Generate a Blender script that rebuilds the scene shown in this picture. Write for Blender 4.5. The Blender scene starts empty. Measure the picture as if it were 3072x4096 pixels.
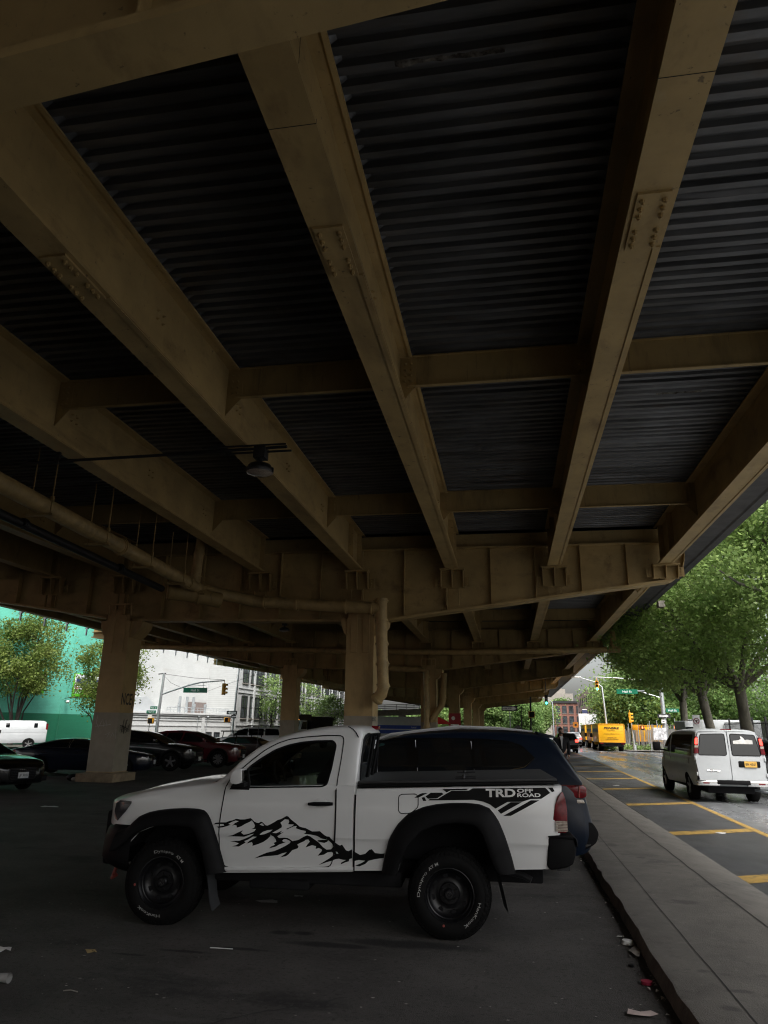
import bpy, bmesh, math, random
import numpy as np
from mathutils import Vector, Matrix
R = math.radians
random.seed(11)
RNG = np.random.default_rng(11)
S = bpy.context.scene
COL = S.collection
EXPO = 1.05

# ------------------------------------------------------------------ helpers
class MB:
    """collects shapes and links them as ONE mesh object"""
    def __init__(s):
        s.v = []; s.f = []; s.m = []
    def add(s, vs, fs, m=0):
        o = len(s.v)
        s.v += [tuple(float(c) for c in v) for v in vs]
        for f in fs:
            s.f.append(tuple(i + o for i in f)); s.m.append(m)
    def bx(s, x0, x1, y0, y1, z0, z1, m=0):
        s.add([(x0,y0,z0),(x1,y0,z0),(x1,y1,z0),(x0,y1,z0),(x0,y0,z1),(x1,y0,z1),(x1,y1,z1),(x0,y1,z1)],
              [(0,3,2,1),(4,5,6,7),(0,1,5,4),(1,2,6,5),(2,3,7,6),(3,0,4,7)], m)
    def cyl(s, p0, p1, r0, r1=None, n=12, m=0, cap=True):
        r1 = r0 if r1 is None else r1
        s.tube([p0, p1], [r0, r1], n, m, cap)
    def tube(s, pts, r, n=8, m=0, cap=True):
        pts = [Vector(p) for p in pts]
        rs = r if isinstance(r, (list, tuple)) else [r]*len(pts)
        rings = []; prev = None
        for i, p in enumerate(pts):
            a = pts[max(i-1,0)]; b = pts[min(i+1,len(pts)-1)]
            t = (b-a).normalized()
            if prev is None:
                up = Vector((0,0,1)) if abs(t.z) < .9 else Vector((1,0,0))
                u = t.cross(up).normalized()
            else:
                u = (prev - t*prev.dot(t)).normalized()
            prev = u; w = t.cross(u)
            rings.append([p + (u*math.cos(2*math.pi*k/n) + w*math.sin(2*math.pi*k/n))*rs[i] for k in range(n)])
        s.loft(rings, m=m, caps=cap)
    def loft(s, rings, closed=True, caps=True, m=0):
        n = len(rings[0]); vs = [p for r in rings for p in r]; fs = []
        for i in range(len(rings)-1):
            for k in range(n if closed else n-1):
                a = i*n+k; b = i*n+(k+1) % n
                fs.append((a, b, b+n, a+n))
        if caps and closed:
            fs.append(tuple(range(n))[::-1]); fs.append(tuple((len(rings)-1)*n+k for k in range(n)))
        s.add(vs, fs, m)
    def grid(s, rows, m=0):
        s.loft(rows, closed=False, caps=False, m=m)
    def prism(s, poly, a0, a1, f, m=0):
        """poly of 2D points pushed from a0 to a1; f(u,v,a) -> 3D"""
        n = len(poly)
        vs = [f(u,v,a0) for u,v in poly]+[f(u,v,a1) for u,v in poly]
        fs = [tuple(range(n))[::-1], tuple(range(n,2*n))]
        for k in range(n):
            fs.append((k,(k+1)%n,(k+1)%n+n,k+n))
        s.add(vs, fs, m)
    def lathe(s, prof, c, axis='y', n=32, m=0, sgn=1):
        """prof: (offset along axis, radius)"""
        rings = []
        for a, r in prof:
            ring = []
            for k in range(n):
                t = 2*math.pi*k/n; x = r*math.cos(t); z = r*math.sin(t)
                if axis == 'y': ring.append((c[0]+x, c[1]+a*sgn, c[2]+z))
                elif axis == 'z': ring.append((c[0]+x, c[1]+z, c[2]+a))
                else: ring.append((c[0]+a*sgn, c[1]+x, c[2]+z))
            rings.append(ring)
        s.loft(rings, caps=False, m=m)
    def sphere(s, c, r, n=10, m=0):
        rx, ry, rz = r if isinstance(r, (tuple, list)) else (r, r, r)
        rings = []
        for i in range(n+1):
            a = math.pi*(i/n-.5); q = max(math.cos(a), .002)
            rings.append([(c[0]+rx*q*math.cos(2*math.pi*k/(2*n)), c[1]+ry*q*math.sin(2*math.pi*k/(2*n)), c[2]+rz*math.sin(a)) for k in range(2*n)])
        s.loft(rings, m=m)
    def mesh(s, name, mats, smooth=True, ang=35, bevel=0, seg=2, fix=True):
        me = bpy.data.meshes.new(name)
        me.from_pydata(s.v, [], s.f)
        for m in (mats if isinstance(mats, (list, tuple)) else [mats]): me.materials.append(m)
        me.polygons.foreach_set('material_index', s.m)
        bm = bmesh.new(); bm.from_mesh(me)
        if fix: bmesh.ops.recalc_face_normals(bm, faces=bm.faces)
        if bevel:
            ed = [e for e in bm.edges if len(e.link_faces) == 2 and e.calc_face_angle(0) > .5]
            bmesh.ops.bevel(bm, geom=ed, offset=bevel, segments=seg, affect='EDGES', profile=.5, clamp_overlap=True)
        bm.to_mesh(me); bm.free()
        if smooth:
            me.polygons.foreach_set('use_smooth', [True]*len(me.polygons))
            me.set_sharp_from_angle(angle=R(ang))
        me.update()
        return me
    def build(s, name, mats, parent=None, **k):
        return link(name, s.mesh(name, mats, **k), parent)

def link(name, me, parent=None):
    o = bpy.data.objects.new(name, me); COL.objects.link(o)
    if parent is not None: o.parent = parent
    return o
def tag(o, label=None, cat=None, group=None, kind=None):
    if label: o['label'] = label
    if cat: o['category'] = cat
    if group: o['group'] = group
    if kind: o['kind'] = kind
    return o
def thing(name, label, cat, loc=(0,0,0), rz=0, group=None):
    o = bpy.data.objects.new(name, None); COL.objects.link(o)
    o.location = loc; o.rotation_euler = (0,0,rz); o.empty_display_size = .2
    return tag(o, label, cat, group)
def copy_tree(o, parent=None):
    c = o.copy(); COL.objects.link(c)
    if parent is not None: c.parent = parent
    for ch in list(o.children): copy_tree(ch, c)
    return c
def sinterp(xs, ys, q, s=.06, step=.02):
    """piecewise linear, softened"""
    xs = np.array(xs, float); ys = np.array(ys, float); o = np.argsort(xs); xs = xs[o]; ys = ys[o]
    k = np.linspace(-2*s, 2*s, 9); w = np.exp(-(k/s)**2)
    q = np.atleast_1d(np.array(q, float))
    return np.array([np.sum(np.interp(x+k, xs, ys)*w)/w.sum() for x in q])
def diff(o, cutter):
    """boolean difference, applied; the cut faces take the cutter's material"""
    md = o.modifiers.new('cut', 'BOOLEAN'); md.operation = 'DIFFERENCE'; md.solver = 'EXACT'; md.object = cutter
    try: md.material_mode = 'TRANSFER'
    except Exception: pass
    dg = bpy.context.evaluated_depsgraph_get(); dg.update()
    me = bpy.data.meshes.new_from_object(o.evaluated_get(dg), depsgraph=dg)
    o.modifiers.clear(); o.data = me
    bpy.data.objects.remove(cutter)
    me.set_sharp_from_angle(angle=R(35))
    return o
_tc = {}
def text_geo(txt, size=1.0, outline=0, ext=0, bold=0.0, xs=1.0):
    key = (txt, bold, outline)
    if key not in _tc:
        cu = bpy.data.curves.new('t', 'FONT'); cu.body = txt; cu.size = 1; cu.offset = bold; cu.resolution_u = 3
        if outline: cu.fill_mode = 'NONE'; cu.bevel_depth = outline; cu.bevel_resolution = 0
        ob = bpy.data.objects.new('t', cu); COL.objects.link(ob)
        dg = bpy.context.evaluated_depsgraph_get(); dg.update()
        me = bpy.data.meshes.new_from_object(ob.evaluated_get(dg))
        v = [tuple(x.co) for x in me.vertices]; f = [tuple(p.vertices) for p in me.polygons]
        bpy.data.objects.remove(ob); bpy.data.meshes.remove(me)
        _tc[key] = (v, f)
    v, f = _tc[key]
    return [(x*size*xs, y*size) for x, y, z in v], f
def add_text(mb, txt, fn, size, m=0, center=True, bold=0.0, xs=1.0, fit=None):
    """fn(u,v)->3D"""
    v, f = text_geo(txt, size, bold=bold, xs=xs)
    if not v: return
    x0 = min(p[0] for p in v); x1 = max(p[0] for p in v)
    k = 1 if fit is None else fit/(x1-x0)
    c = (x0+x1)/2 if center else x0
    mb.add([fn((p[0]-c)*k, p[1]) for p in v], f, m)
def fill2d(polys, maxlen=.06):
    """fill polygons (first outer, rest holes) -> verts2d, faces, finely cut"""
    cu = bpy.data.curves.new('f', 'CURVE'); cu.dimensions = '2D'; cu.fill_mode = 'BOTH'
    for p in polys:
        sp = cu.splines.new('POLY'); sp.points.add(len(p)-1); sp.use_cyclic_u = True
        for i, q in enumerate(p): sp.points[i].co = (q[0], q[1], 0, 1)
    ob = bpy.data.objects.new('f', cu); COL.objects.link(ob)
    dg = bpy.context.evaluated_depsgraph_get(); dg.update()
    me = bpy.data.meshes.new_from_object(ob.evaluated_get(dg)); bpy.data.objects.remove(ob)
    bm = bmesh.new(); bm.from_mesh(me)
    bmesh.ops.remove_doubles(bm, verts=bm.verts, dist=1e-4)
    bmesh.ops.triangulate(bm, faces=bm.faces)
    for _ in range(7):
        ed = [e for e in bm.edges if e.calc_length() > maxlen]
        if not ed: break
        bmesh.ops.subdivide_edges(bm, edges=ed, cuts=1)
        bmesh.ops.triangulate(bm, faces=bm.faces)
    bm.verts.index_update()
    v = [(x.co.x, x.co.y) for x in bm.verts]; f = [tuple(q.index for q in p.verts) for p in bm.faces]
    bm.free(); bpy.data.meshes.remove(me)
    return v, f
def resample(pts, n):
    p = np.array(pts, float); d = np.r_[0, np.cumsum(np.linalg.norm(np.diff(p, axis=0), axis=1))]
    q = np.linspace(0, d[-1], n)
    return np.stack([np.interp(q, d, p[:,i]) for i in range(p.shape[1])], 1)
def roundpoly(pts, r=.03, n=3):
    """round the corners of a closed polygon"""
    out = []; N = len(pts)
    for i in range(N):
        a = Vector(pts[i-1]); b = Vector(pts[i]); c = Vector(pts[(i+1) % N])
        u = (a-b); w = (c-b); rr = min(r, u.length*.45, w.length*.45)
        p = b+u.normalized()*rr; q = b+w.normalized()*rr
        for k in range(n+1):
            t = k/n
            out.append(tuple(p*(1-t)**2 + b*2*t*(1-t) + q*t*t))
    return out

# ---------------------------------------------------------------- materials
def mat(name, base, rough=.6, metal=0, var=.15, scale=6, bump=0, bscale=40, coat=0, spec=.5, base2=None, emit=None, es=1, detail=4, thr=(.35,.65), stretch=None):
    m = bpy.data.materials.new(name); m.use_nodes = True
    nt = m.node_tree; b = nt.nodes['Principled BSDF']
    b.inputs['Roughness'].default_value = rough; b.inputs['Metallic'].default_value = metal
    b.inputs['Specular IOR Level'].default_value = spec
    b.inputs['Coat Weight'].default_value = coat; b.inputs['Coat Roughness'].default_value = .06
    if emit: b.inputs['Emission Color'].default_value = (*emit, 1); b.inputs['Emission Strength'].default_value = es
    tc = nt.nodes.new('ShaderNodeTexCoord'); mp = nt.nodes.new('ShaderNodeMapping')
    nt.links.new(tc.outputs['Object'], mp.inputs['Vector'])
    if stretch: mp.inputs['Scale'].default_value = stretch
    nz = nt.nodes.new('ShaderNodeTexNoise'); nz.inputs['Scale'].default_value = scale; nz.inputs['Detail'].default_value = detail; nz.inputs['Roughness'].default_value = .62
    nt.links.new(mp.outputs['Vector'], nz.inputs['Vector'])
    rp = nt.nodes.new('ShaderNodeValToRGB')
    c2 = base2 if base2 else tuple(c*(1-var) for c in base); c1 = base if base2 else tuple(min(1, c*(1+var)) for c in base)
    rp.color_ramp.elements[0].position = thr[0]; rp.color_ramp.elements[1].position = thr[1]
    rp.color_ramp.elements[0].color = (*c2, 1); rp.color_ramp.elements[1].color = (*c1, 1)
    nt.links.new(nz.outputs['Fac'], rp.inputs['Fac']); nt.links.new(rp.outputs['Color'], b.inputs['Base Color'])
    if bump:
        n2 = nt.nodes.new('ShaderNodeTexNoise'); n2.inputs['Scale'].default_value = bscale; n2.inputs['Detail'].default_value = 3
        nt.links.new(mp.outputs['Vector'], n2.inputs['Vector'])
        bp = nt.nodes.new('ShaderNodeBump'); bp.inputs['Strength'].default_value = bump; bp.inputs['Distance'].default_value = .02
        nt.links.new(n2.outputs['Fac'], bp.inputs['Height']); nt.links.new(bp.outputs['Normal'], b.inputs['Normal'])
    m['b'] = 1
    return m
def nodes(m): return m.node_tree.nodes, m.node_tree.links, m.node_tree.nodes['Principled BSDF']

def add_layer(m, col, scale, lo, hi, fac=1.0, stretch=(1,1,1), detail=5, off=(0,0,0)):
    """a second colour in blotches of its own (stains, rust, dirt)"""
    N, L, b = nodes(m)
    src = b.inputs['Base Color'].links[0].from_socket
    tc = N.new('ShaderNodeTexCoord'); mp = N.new('ShaderNodeMapping'); mp.inputs['Scale'].default_value = stretch; mp.inputs['Location'].default_value = off
    L.new(tc.outputs['Object'], mp.inputs['Vector'])
    nz = N.new('ShaderNodeTexNoise'); nz.inputs['Scale'].default_value = scale; nz.inputs['Detail'].default_value = detail; nz.inputs['Roughness'].default_value = .65
    L.new(mp.outputs['Vector'], nz.inputs['Vector'])
    mr = N.new('ShaderNodeMapRange'); mr.inputs['From Min'].default_value = lo; mr.inputs['From Max'].default_value = hi; mr.inputs['To Max'].default_value = fac
    L.new(nz.outputs['Fac'], mr.inputs['Value'])
    mx = N.new('ShaderNodeMix'); mx.data_type = 'RGBA'; mx.inputs[7].default_value = (*col, 1)
    L.new(mr.outputs['Result'], mx.inputs[0]); L.new(src, mx.inputs[6]); L.new(mx.outputs[2], b.inputs['Base Color'])
    return mr
def wetness(m, lo=.12, hi=.5, scale=.5, a=.42, b_=.6, stretch=(1,1,1)):
    N, L, b = nodes(m)
    tc = N.new('ShaderNodeTexCoord'); mp = N.new('ShaderNodeMapping'); mp.inputs['Scale'].default_value = stretch
    L.new(tc.outputs['Object'], mp.inputs['Vector'])
    nz = N.new('ShaderNodeTexNoise'); nz.inputs['Scale'].default_value = scale; nz.inputs['Detail'].default_value = 5
    L.new(mp.outputs['Vector'], nz.inputs['Vector'])
    mr = N.new('ShaderNodeMapRange'); mr.inputs['From Min'].default_value = a; mr.inputs['From Max'].default_value = b_; mr.inputs['To Min'].default_value = lo; mr.inputs['To Max'].default_value = hi
    L.new(nz.outputs['Fac'], mr.inputs['Value']); L.new(mr.outputs['Result'], b.inputs['Roughness'])
def spots(m, col, lst, fac=1.0, wob=.35, nscale=7):
    """soft edged stains at given places: (x, y, rx, ry)"""
    N, L, b = nodes(m); src = b.inputs['Base Color'].links[0].from_socket
    tc = N.new('ShaderNodeTexCoord'); nz = N.new('ShaderNodeTexNoise'); nz.inputs['Scale'].default_value = nscale; nz.inputs['Detail'].default_value = 5
    L.new(tc.outputs['Object'], nz.inputs['Vector']); acc = None
    for x, y, rx, ry in lst:
        s1 = N.new('ShaderNodeVectorMath'); s1.operation = 'SUBTRACT'; s1.inputs[1].default_value = (x, y, 0); L.new(tc.outputs['Object'], s1.inputs[0])
        s2 = N.new('ShaderNodeVectorMath'); s2.operation = 'MULTIPLY'; s2.inputs[1].default_value = (1/rx, 1/ry, 0); L.new(s1.outputs[0], s2.inputs[0])
        ln = N.new('ShaderNodeVectorMath'); ln.operation = 'LENGTH'; L.new(s2.outputs[0], ln.inputs[0])
        if acc is None: acc = ln.outputs['Value']
        else:
            mn = N.new('ShaderNodeMath'); mn.operation = 'MINIMUM'; L.new(acc, mn.inputs[0]); L.new(ln.outputs['Value'], mn.inputs[1]); acc = mn.outputs[0]
    ad = N.new('ShaderNodeMath'); ad.operation = 'MULTIPLY_ADD'; ad.inputs[1].default_value = wob*2.4; L.new(nz.outputs['Fac'], ad.inputs[0]); L.new(acc, ad.inputs[2])
    mr = N.new('ShaderNodeMapRange'); mr.interpolation_type = 'SMOOTHSTEP'; mr.inputs['From Min'].default_value = 1.3; mr.inputs['From Max'].default_value = .75; mr.inputs['To Max'].default_value = fac; L.new(ad.outputs[0], mr.inputs['Value'])
    mx = N.new('ShaderNodeMix'); mx.data_type = 'RGBA'; mx.inputs[7].default_value = (*col, 1)
    L.new(mr.outputs['Result'], mx.inputs[0]); L.new(src, mx.inputs[6]); L.new(mx.outputs[2], b.inputs['Base Color'])
def brick(m, c1, c2, mortar, scale, axis='yz', bump=.3, bw=.5, rh=.25, ms=.02):
    """brick courses as colour and bump"""
    N, L, b = nodes(m)
    tc = N.new('ShaderNodeTexCoord'); sp = N.new('ShaderNodeSeparateXYZ'); cb = N.new('ShaderNodeCombineXYZ')
    L.new(tc.outputs['Object'], sp.inputs[0]); L.new(sp.outputs['XYZ'.index(axis[0].upper())], cb.inputs[0]); L.new(sp.outputs['XYZ'.index(axis[1].upper())], cb.inputs[1])
    bt = N.new('ShaderNodeTexBrick'); bt.inputs['Scale'].default_value = scale; bt.inputs['Color1'].default_value = (*c1, 1); bt.inputs['Color2'].default_value = (*c2, 1); bt.inputs['Mortar'].default_value = (*mortar, 1)
    bt.inputs['Brick Width'].default_value = bw; bt.inputs['Row Height'].default_value = rh; bt.inputs['Mortar Size'].default_value = ms
    L.new(cb.outputs[0], bt.inputs['Vector'])
    mx = N.new('ShaderNodeMix'); mx.data_type = 'RGBA'; mx.blend_type = 'MULTIPLY'; mx.inputs[0].default_value = 1
    src = b.inputs['Base Color'].links[0].from_socket
    L.new(src, mx.inputs[6]); L.new(bt.outputs['Color'], mx.inputs[7]); L.new(mx.outputs[2], b.inputs['Base Color'])
    bp = N.new('ShaderNodeBump'); bp.inputs['Strength'].default_value = bump; bp.inputs['Distance'].default_value = .02; bp.invert = True
    L.new(bt.outputs['Fac'], bp.inputs['Height']); L.new(bp.outputs['Normal'], b.inputs['Normal'])
def glassmat(name, tint=(.3,.33,.33), rough=.02):
    m = bpy.data.materials.new(name); m.use_nodes = True; N = m.node_tree.nodes; L = m.node_tree.links
    N.remove(N['Principled BSDF']); out = N['Material Output']
    t = N.new('ShaderNodeBsdfTransparent'); t.inputs[0].default_value = (*tint, 1)
    g = N.new('ShaderNodeBsdfGlossy'); g.inputs['Roughness'].default_value = rough; g.inputs[0].default_value = (.9,.95,.95,1)
    fr = N.new('ShaderNodeFresnel'); fr.inputs[0].default_value = 1.5
    mx = N.new('ShaderNodeMixShader'); L.new(fr.outputs[0], mx.inputs[0]); L.new(t.outputs[0], mx.inputs[1]); L.new(g.outputs[0], mx.inputs[2]); L.new(mx.outputs[0], out.inputs[0])
    return m
def leafmat(name, c, hv=.03, vv=.35):
    m = bpy.data.materials.new(name); m.use_nodes = True; N = m.node_tree.nodes; L = m.node_tree.links
    b = N['Principled BSDF']; out = N['Material Output']
    b.inputs['Roughness'].default_value = .5; b.inputs['Specular IOR Level'].default_value = .3
    ge = N.new('ShaderNodeNewGeometry'); tc = N.new('ShaderNodeTexCoord')
    nz = N.new('ShaderNodeTexNoise'); nz.inputs['Scale'].default_value = .9; nz.inputs['Detail'].default_value = 2
    L.new(tc.outputs['Object'], nz.inputs['Vector'])
    hs = N.new('ShaderNodeHueSaturation'); hs.inputs['Color'].default_value = (*c, 1)
    m1 = N.new('ShaderNodeMapRange'); m1.inputs['To Min'].default_value = .5-hv; m1.inputs['To Max'].default_value = .5+hv
    L.new(nz.outputs['Fac'], m1.inputs['Value']); L.new(m1.outputs[0], hs.inputs['Hue'])
    m2 = N.new('ShaderNodeMapRange'); m2.inputs['To Min'].default_value = 1-vv; m2.inputs['To Max'].default_value = 1+vv
    L.new(ge.outputs['Random Per Island'], m2.inputs['Value']); L.new(m2.outputs[0], hs.inputs['Value'])
    L.new(hs.outputs[0], b.inputs['Base Color'])
    tr = N.new('ShaderNodeBsdfTranslucent'); L.new(hs.outputs[0], tr.inputs[0])
    mx = N.new('ShaderNodeMixShader'); mx.inputs[0].default_value = .5
    L.new(b.outputs[0], mx.inputs[1]); L.new(tr.outputs[0], mx.inputs[2]); L.new(mx.outputs[0], out.inputs[0])
    return m

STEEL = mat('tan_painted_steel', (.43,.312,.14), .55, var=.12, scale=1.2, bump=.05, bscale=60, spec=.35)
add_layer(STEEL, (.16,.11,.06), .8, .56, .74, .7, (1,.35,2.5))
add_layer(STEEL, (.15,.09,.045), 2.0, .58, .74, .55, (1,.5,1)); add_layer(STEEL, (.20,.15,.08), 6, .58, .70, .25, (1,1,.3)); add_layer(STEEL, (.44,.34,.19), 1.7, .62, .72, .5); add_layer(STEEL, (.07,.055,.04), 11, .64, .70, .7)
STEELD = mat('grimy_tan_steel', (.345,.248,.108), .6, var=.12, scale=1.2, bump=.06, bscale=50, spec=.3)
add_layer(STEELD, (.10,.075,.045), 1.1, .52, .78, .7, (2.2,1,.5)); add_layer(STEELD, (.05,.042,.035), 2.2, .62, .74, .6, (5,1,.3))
COLP = mat('tan_painted_column', (.44,.31,.145), .6, var=.08, scale=2, bump=.08, bscale=25, spec=.3)
add_layer(COLP, (.17,.13,.08), 1.2, .55, .75, .6, (1.5,1.5,.4))
GREYP = mat('grey_cover_paint', (.31,.275,.215), .65, var=.08, scale=3, spec=.3)
CONC = mat('stained_concrete', (.27,.25,.22), .85, var=.18, scale=3, bump=.2, bscale=30)
PLINTH = mat('rusty_concrete_plinth', (.26,.2,.13), .85, var=.25, scale=3, bump=.25, bscale=25)
DECK = mat('galvanised_decking', (.098,.101,.106), .42, .3, var=.45, scale=1.1, bump=.06, bscale=30, stretch=(.4,2,1))
add_layer(DECK, (.16,.15,.13), 3.2, .67, .73, .8, (.6,3,1))
add_layer(DECK, (.09,.06,.03), .7, .6, .75, .6)
RUSTY = mat('rusty_torn_metal', (.20,.19,.17), .9, base2=(.02,.015,.012), scale=9)
SLAB = mat('dark_concrete_slab', (.085,.085,.088), .8, var=.2, scale=2, bump=.1, bscale=20)
PIPE = mat('tan_drain_pipe', (.42,.305,.14), .5, var=.12, scale=4, spec=.4, bump=.08, bscale=20)
add_layer(PIPE, (.14,.11,.06), 2.5, .5, .75, .7, (1,1,1))
DARKM = mat('dark_metal', (.03,.03,.032), .5, .4)
GALV = mat('galvanised_pole', (.42,.45,.47), .45, .55, var=.1)
LOT = mat('worn_parking_asphalt', (.066,.061,.056), .85, var=.25, scale=1.1, bump=.7, bscale=170, spec=.3)
add_layer(LOT, (.10,.095,.09), 1.1, .6, .78, .5, (.5,1.6,1))
add_layer(LOT, (.018,.017,.017), .55, .56, .66, .8, (.7,1.5,1), off=(3,2,0))
add_layer(LOT, (.085,.08,.074), 16, .52, .66, .5); add_layer(LOT, (.024,.022,.021), 27, .54, .64, .6); add_layer(LOT, (.17,.16,.15), 42, .69, .74, .8)
ROADM = mat('wet_road_asphalt', (.15,.158,.165), .4, var=.2, scale=2, bump=.15, bscale=150, spec=1.0)
add_layer(ROADM, (.06,.063,.066), .5, .5, .66, .6, (1.5,.25,1))
wetness(ROADM, .14, .42, .45, .4, .62, (1.5,.2,1))
SHOUL = mat('damp_shoulder_asphalt', (.062,.063,.065), .6, var=.2, scale=2, bump=.5, bscale=150)
wetness(SHOUL, .38, .72, .6, .4, .62, (1,.4,1))
WALK = mat('grimy_sidewalk_concrete', (.125,.115,.10), .85, var=.14, scale=2.2, bump=.35, bscale=90)
add_layer(WALK, (.075,.07,.064), 1.3, .58, .68, .8, (1,1,1))
add_layer(WALK, (.05,.047,.043), 26, .66, .72, .7); add_layer(WALK, (.17,.16,.14), 12, .55, .68, .5); add_layer(WALK, (.06,.055,.048), 5, .58, .7, .5)
KERB = mat('dirty_kerb', (.10,.085,.068), .9, var=.3, scale=5, bump=.4, bscale=40)
YEL = mat('worn_yellow_road_paint', (.42,.265,.065), .6, var=.12, scale=4, bump=.2, bscale=120)
add_layer(YEL, (.10,.085,.05), 7, .53, .64, .9)
CRACK2 = mat('asphalt_seam', (.022,.021,.02), .85)
WHT = mat('worn_white_road_paint', (.5,.5,.5), .5, var=.1)
add_layer(WHT, (.07,.07,.075), 4, .48, .58, .9)
CRACK = mat('dark_joint_filler', (.03,.027,.024), .9)
OIL = mat('oil_stain', (.020,.019,.018), .6, var=.35, scale=9)
WPAINT = mat('white_car_paint', (.62,.625,.62), .32, var=.015, coat=.6, scale=2)
BPAINT = mat('black_car_paint', (.003,.003,.0035), .25, spec=.4, coat=.7, var=.02)
NAVY = mat('navy_car_paint', (.002,.006,.015), .35, spec=.25, coat=.25, var=.02)
NAVY2 = mat('dark_blue_car_paint', (.003,.006,.016), .25, spec=.4, coat=.8, var=.02)
MAROON = mat('maroon_car_paint', (.07,.004,.008), .3, coat=1, var=.02)
BROWN = mat('dark_brown_car_paint', (.018,.008,.007), .35, coat=.8, var=.02)
SILVER = mat('silver_car_paint', (.56,.57,.58), .35, .1, coat=.8, var=.03)
VWHITE = mat('dusty_white_van_paint', (.43,.455,.47), .4, var=.05, coat=.3, scale=2)
SLATE = mat('slate_car_paint', (.03,.035,.045), .35, coat=.8, var=.03)
BPLAST = mat('black_textured_plastic', (.005,.005,.0055), .6, var=.1, bump=.06, bscale=300, spec=.12)
RUB = mat('tyre_rubber', (.006,.006,.006), .8, spec=.1, var=.15, bump=.1, bscale=90)
RIMB = mat('black_steel_rim', (.006,.006,.007), .35, .1, spec=.35)
RIMS = mat('alloy_rim', (.35,.35,.36), .35, .8)
CHROME = mat('chrome', (.6,.6,.6), .12, 1, var=.03)
BGLASS = mat('dark_car_glass', (.006,.007,.008), .04, spec=.7, var=.05)
TGLASS = mat('teal_tinted_glass', (.02,.045,.042), .05, spec=.7, var=.05)
GLASS = glassmat('tinted_cab_glass', (.45,.48,.48))
INTR = mat('dark_cab_interior', (.012,.012,.013), .8, spec=.1)
SEAT = mat('grey_seat_cloth', (.07,.068,.065), .9, bump=.2, bscale=200)
REDL = mat('red_lamp_lens', (.13,.006,.010), .15, spec=.3, coat=.25, var=.3, scale=14)
REDLON = mat('lit_brake_lamp', (.5,.02,.02), .2, emit=(1,.06,.04), es=2.2)
CLEARL = mat('clear_lamp_lens', (.42,.36,.30), .12, coat=.8, var=.3, scale=30)
DLENS = mat('dark_headlamp', (.03,.028,.03), .08, coat=1, var=.5, scale=14)
AMBR = mat('amber_lens', (.55,.2,.03), .2, coat=.6)
DECAL = mat('matt_black_decal', (.005,.005,.005), .55, spec=.1)
DWHITE = mat('white_lettering', (.62,.62,.6), .45)
LETG = mat('tyre_lettering', (.30,.30,.29), .6)
REDDOT = mat('faded_red_dot', (.25,.05,.04), .6)
TONN = mat('black_tonneau_vinyl', (.024,.024,.025), .75, var=.1, bump=.1, bscale=60)
PLATE = mat('white_number_plate', (.55,.56,.58), .4)
PLATEY = mat('yellow_number_plate', (.62,.36,.07), .4)
BLACKT = mat('black_lettering', (.01,.01,.01), .5)
PYEL = mat('yellow_truck_paint', (.80,.42,.01), .4, coat=.3, var=.04)
SGREEN = mat('street_sign_green', (.0,.13,.07), .4)
SWHITE = mat('sign_white', (.72,.73,.73), .45)
SBLACK = mat('sign_black', (.015,.015,.016), .5)
SYEL = mat('signal_yellow', (.70,.33,.02), .45, var=.08)
GON = mat('green_signal_lit', (.02,.5,.3), .3, emit=(.05,1,.55), es=5)
RON = mat('red_signal_lit', (.6,.1,.03), .3, emit=(1,.18,.05), es=3)
LAMPON = mat('lit_lamp', (1,.9,.7), .3, emit=(1,.87,.62), es=14)
BARK = mat('plane_tree_bark', (.125,.115,.09), .9, var=.35, scale=4, bump=.5, bscale=15, stretch=(1,1,.4))
BARKD = mat('dark_bark', (.026,.021,.017), .9, var=.3, scale=6, bump=.4, bscale=20)
LEAF1 = leafmat('plane_leaf', (.26,.37,.11))
LEAF2 = leafmat('deep_green_leaf', (.18,.29,.09), .02, .4)
LEAF3 = leafmat('yellow_green_leaf', (.165,.22,.052), .03, .35)
LEAF4 = leafmat('pale_green_leaf', (.24,.35,.12), .03, .35)
SKIN = mat('brown_skin', (.16,.085,.055), .5)
JACK = mat('black_jacket', (.006,.006,.007), .7, spec=.12, bump=.3, bscale=20)
TEE = mat('grey_tee', (.30,.31,.31), .8)
HAIR = mat('black_hair', (.01,.009,.008), .7)
spots(WALK,(.068,.063,.056),[(1.72,8.6,.22,.16),(1.63,4.9,.15,.10),(1.45,4.3,.17,.2),(1.33,5.55,.10,.08),(1.5,5.9,.14,.06),(1.35,6.3,.08,.07),(1.9,3.6,.2,.12),(1.5,12.4,.14,.3),(1.75,11.3,.1,.12),(1.6,15.5,.2,.3)],.8)
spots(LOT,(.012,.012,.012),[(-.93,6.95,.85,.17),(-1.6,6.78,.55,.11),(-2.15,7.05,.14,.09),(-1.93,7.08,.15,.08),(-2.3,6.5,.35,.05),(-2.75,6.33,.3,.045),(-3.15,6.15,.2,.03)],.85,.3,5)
spots(LOT,(.10,.095,.088),[(-3.4,6.28,.22,.05),(.35,10.3,.5,.16),(-.1,9.6,.6,.1),(.6,8.5,.3,.12),(-7.2,12.9,1.2,.12),(-2.2,5.0,.5,.08)],.5,.45,9)
PAPER = mat('white_litter', (.62,.62,.6), .6)

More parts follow.
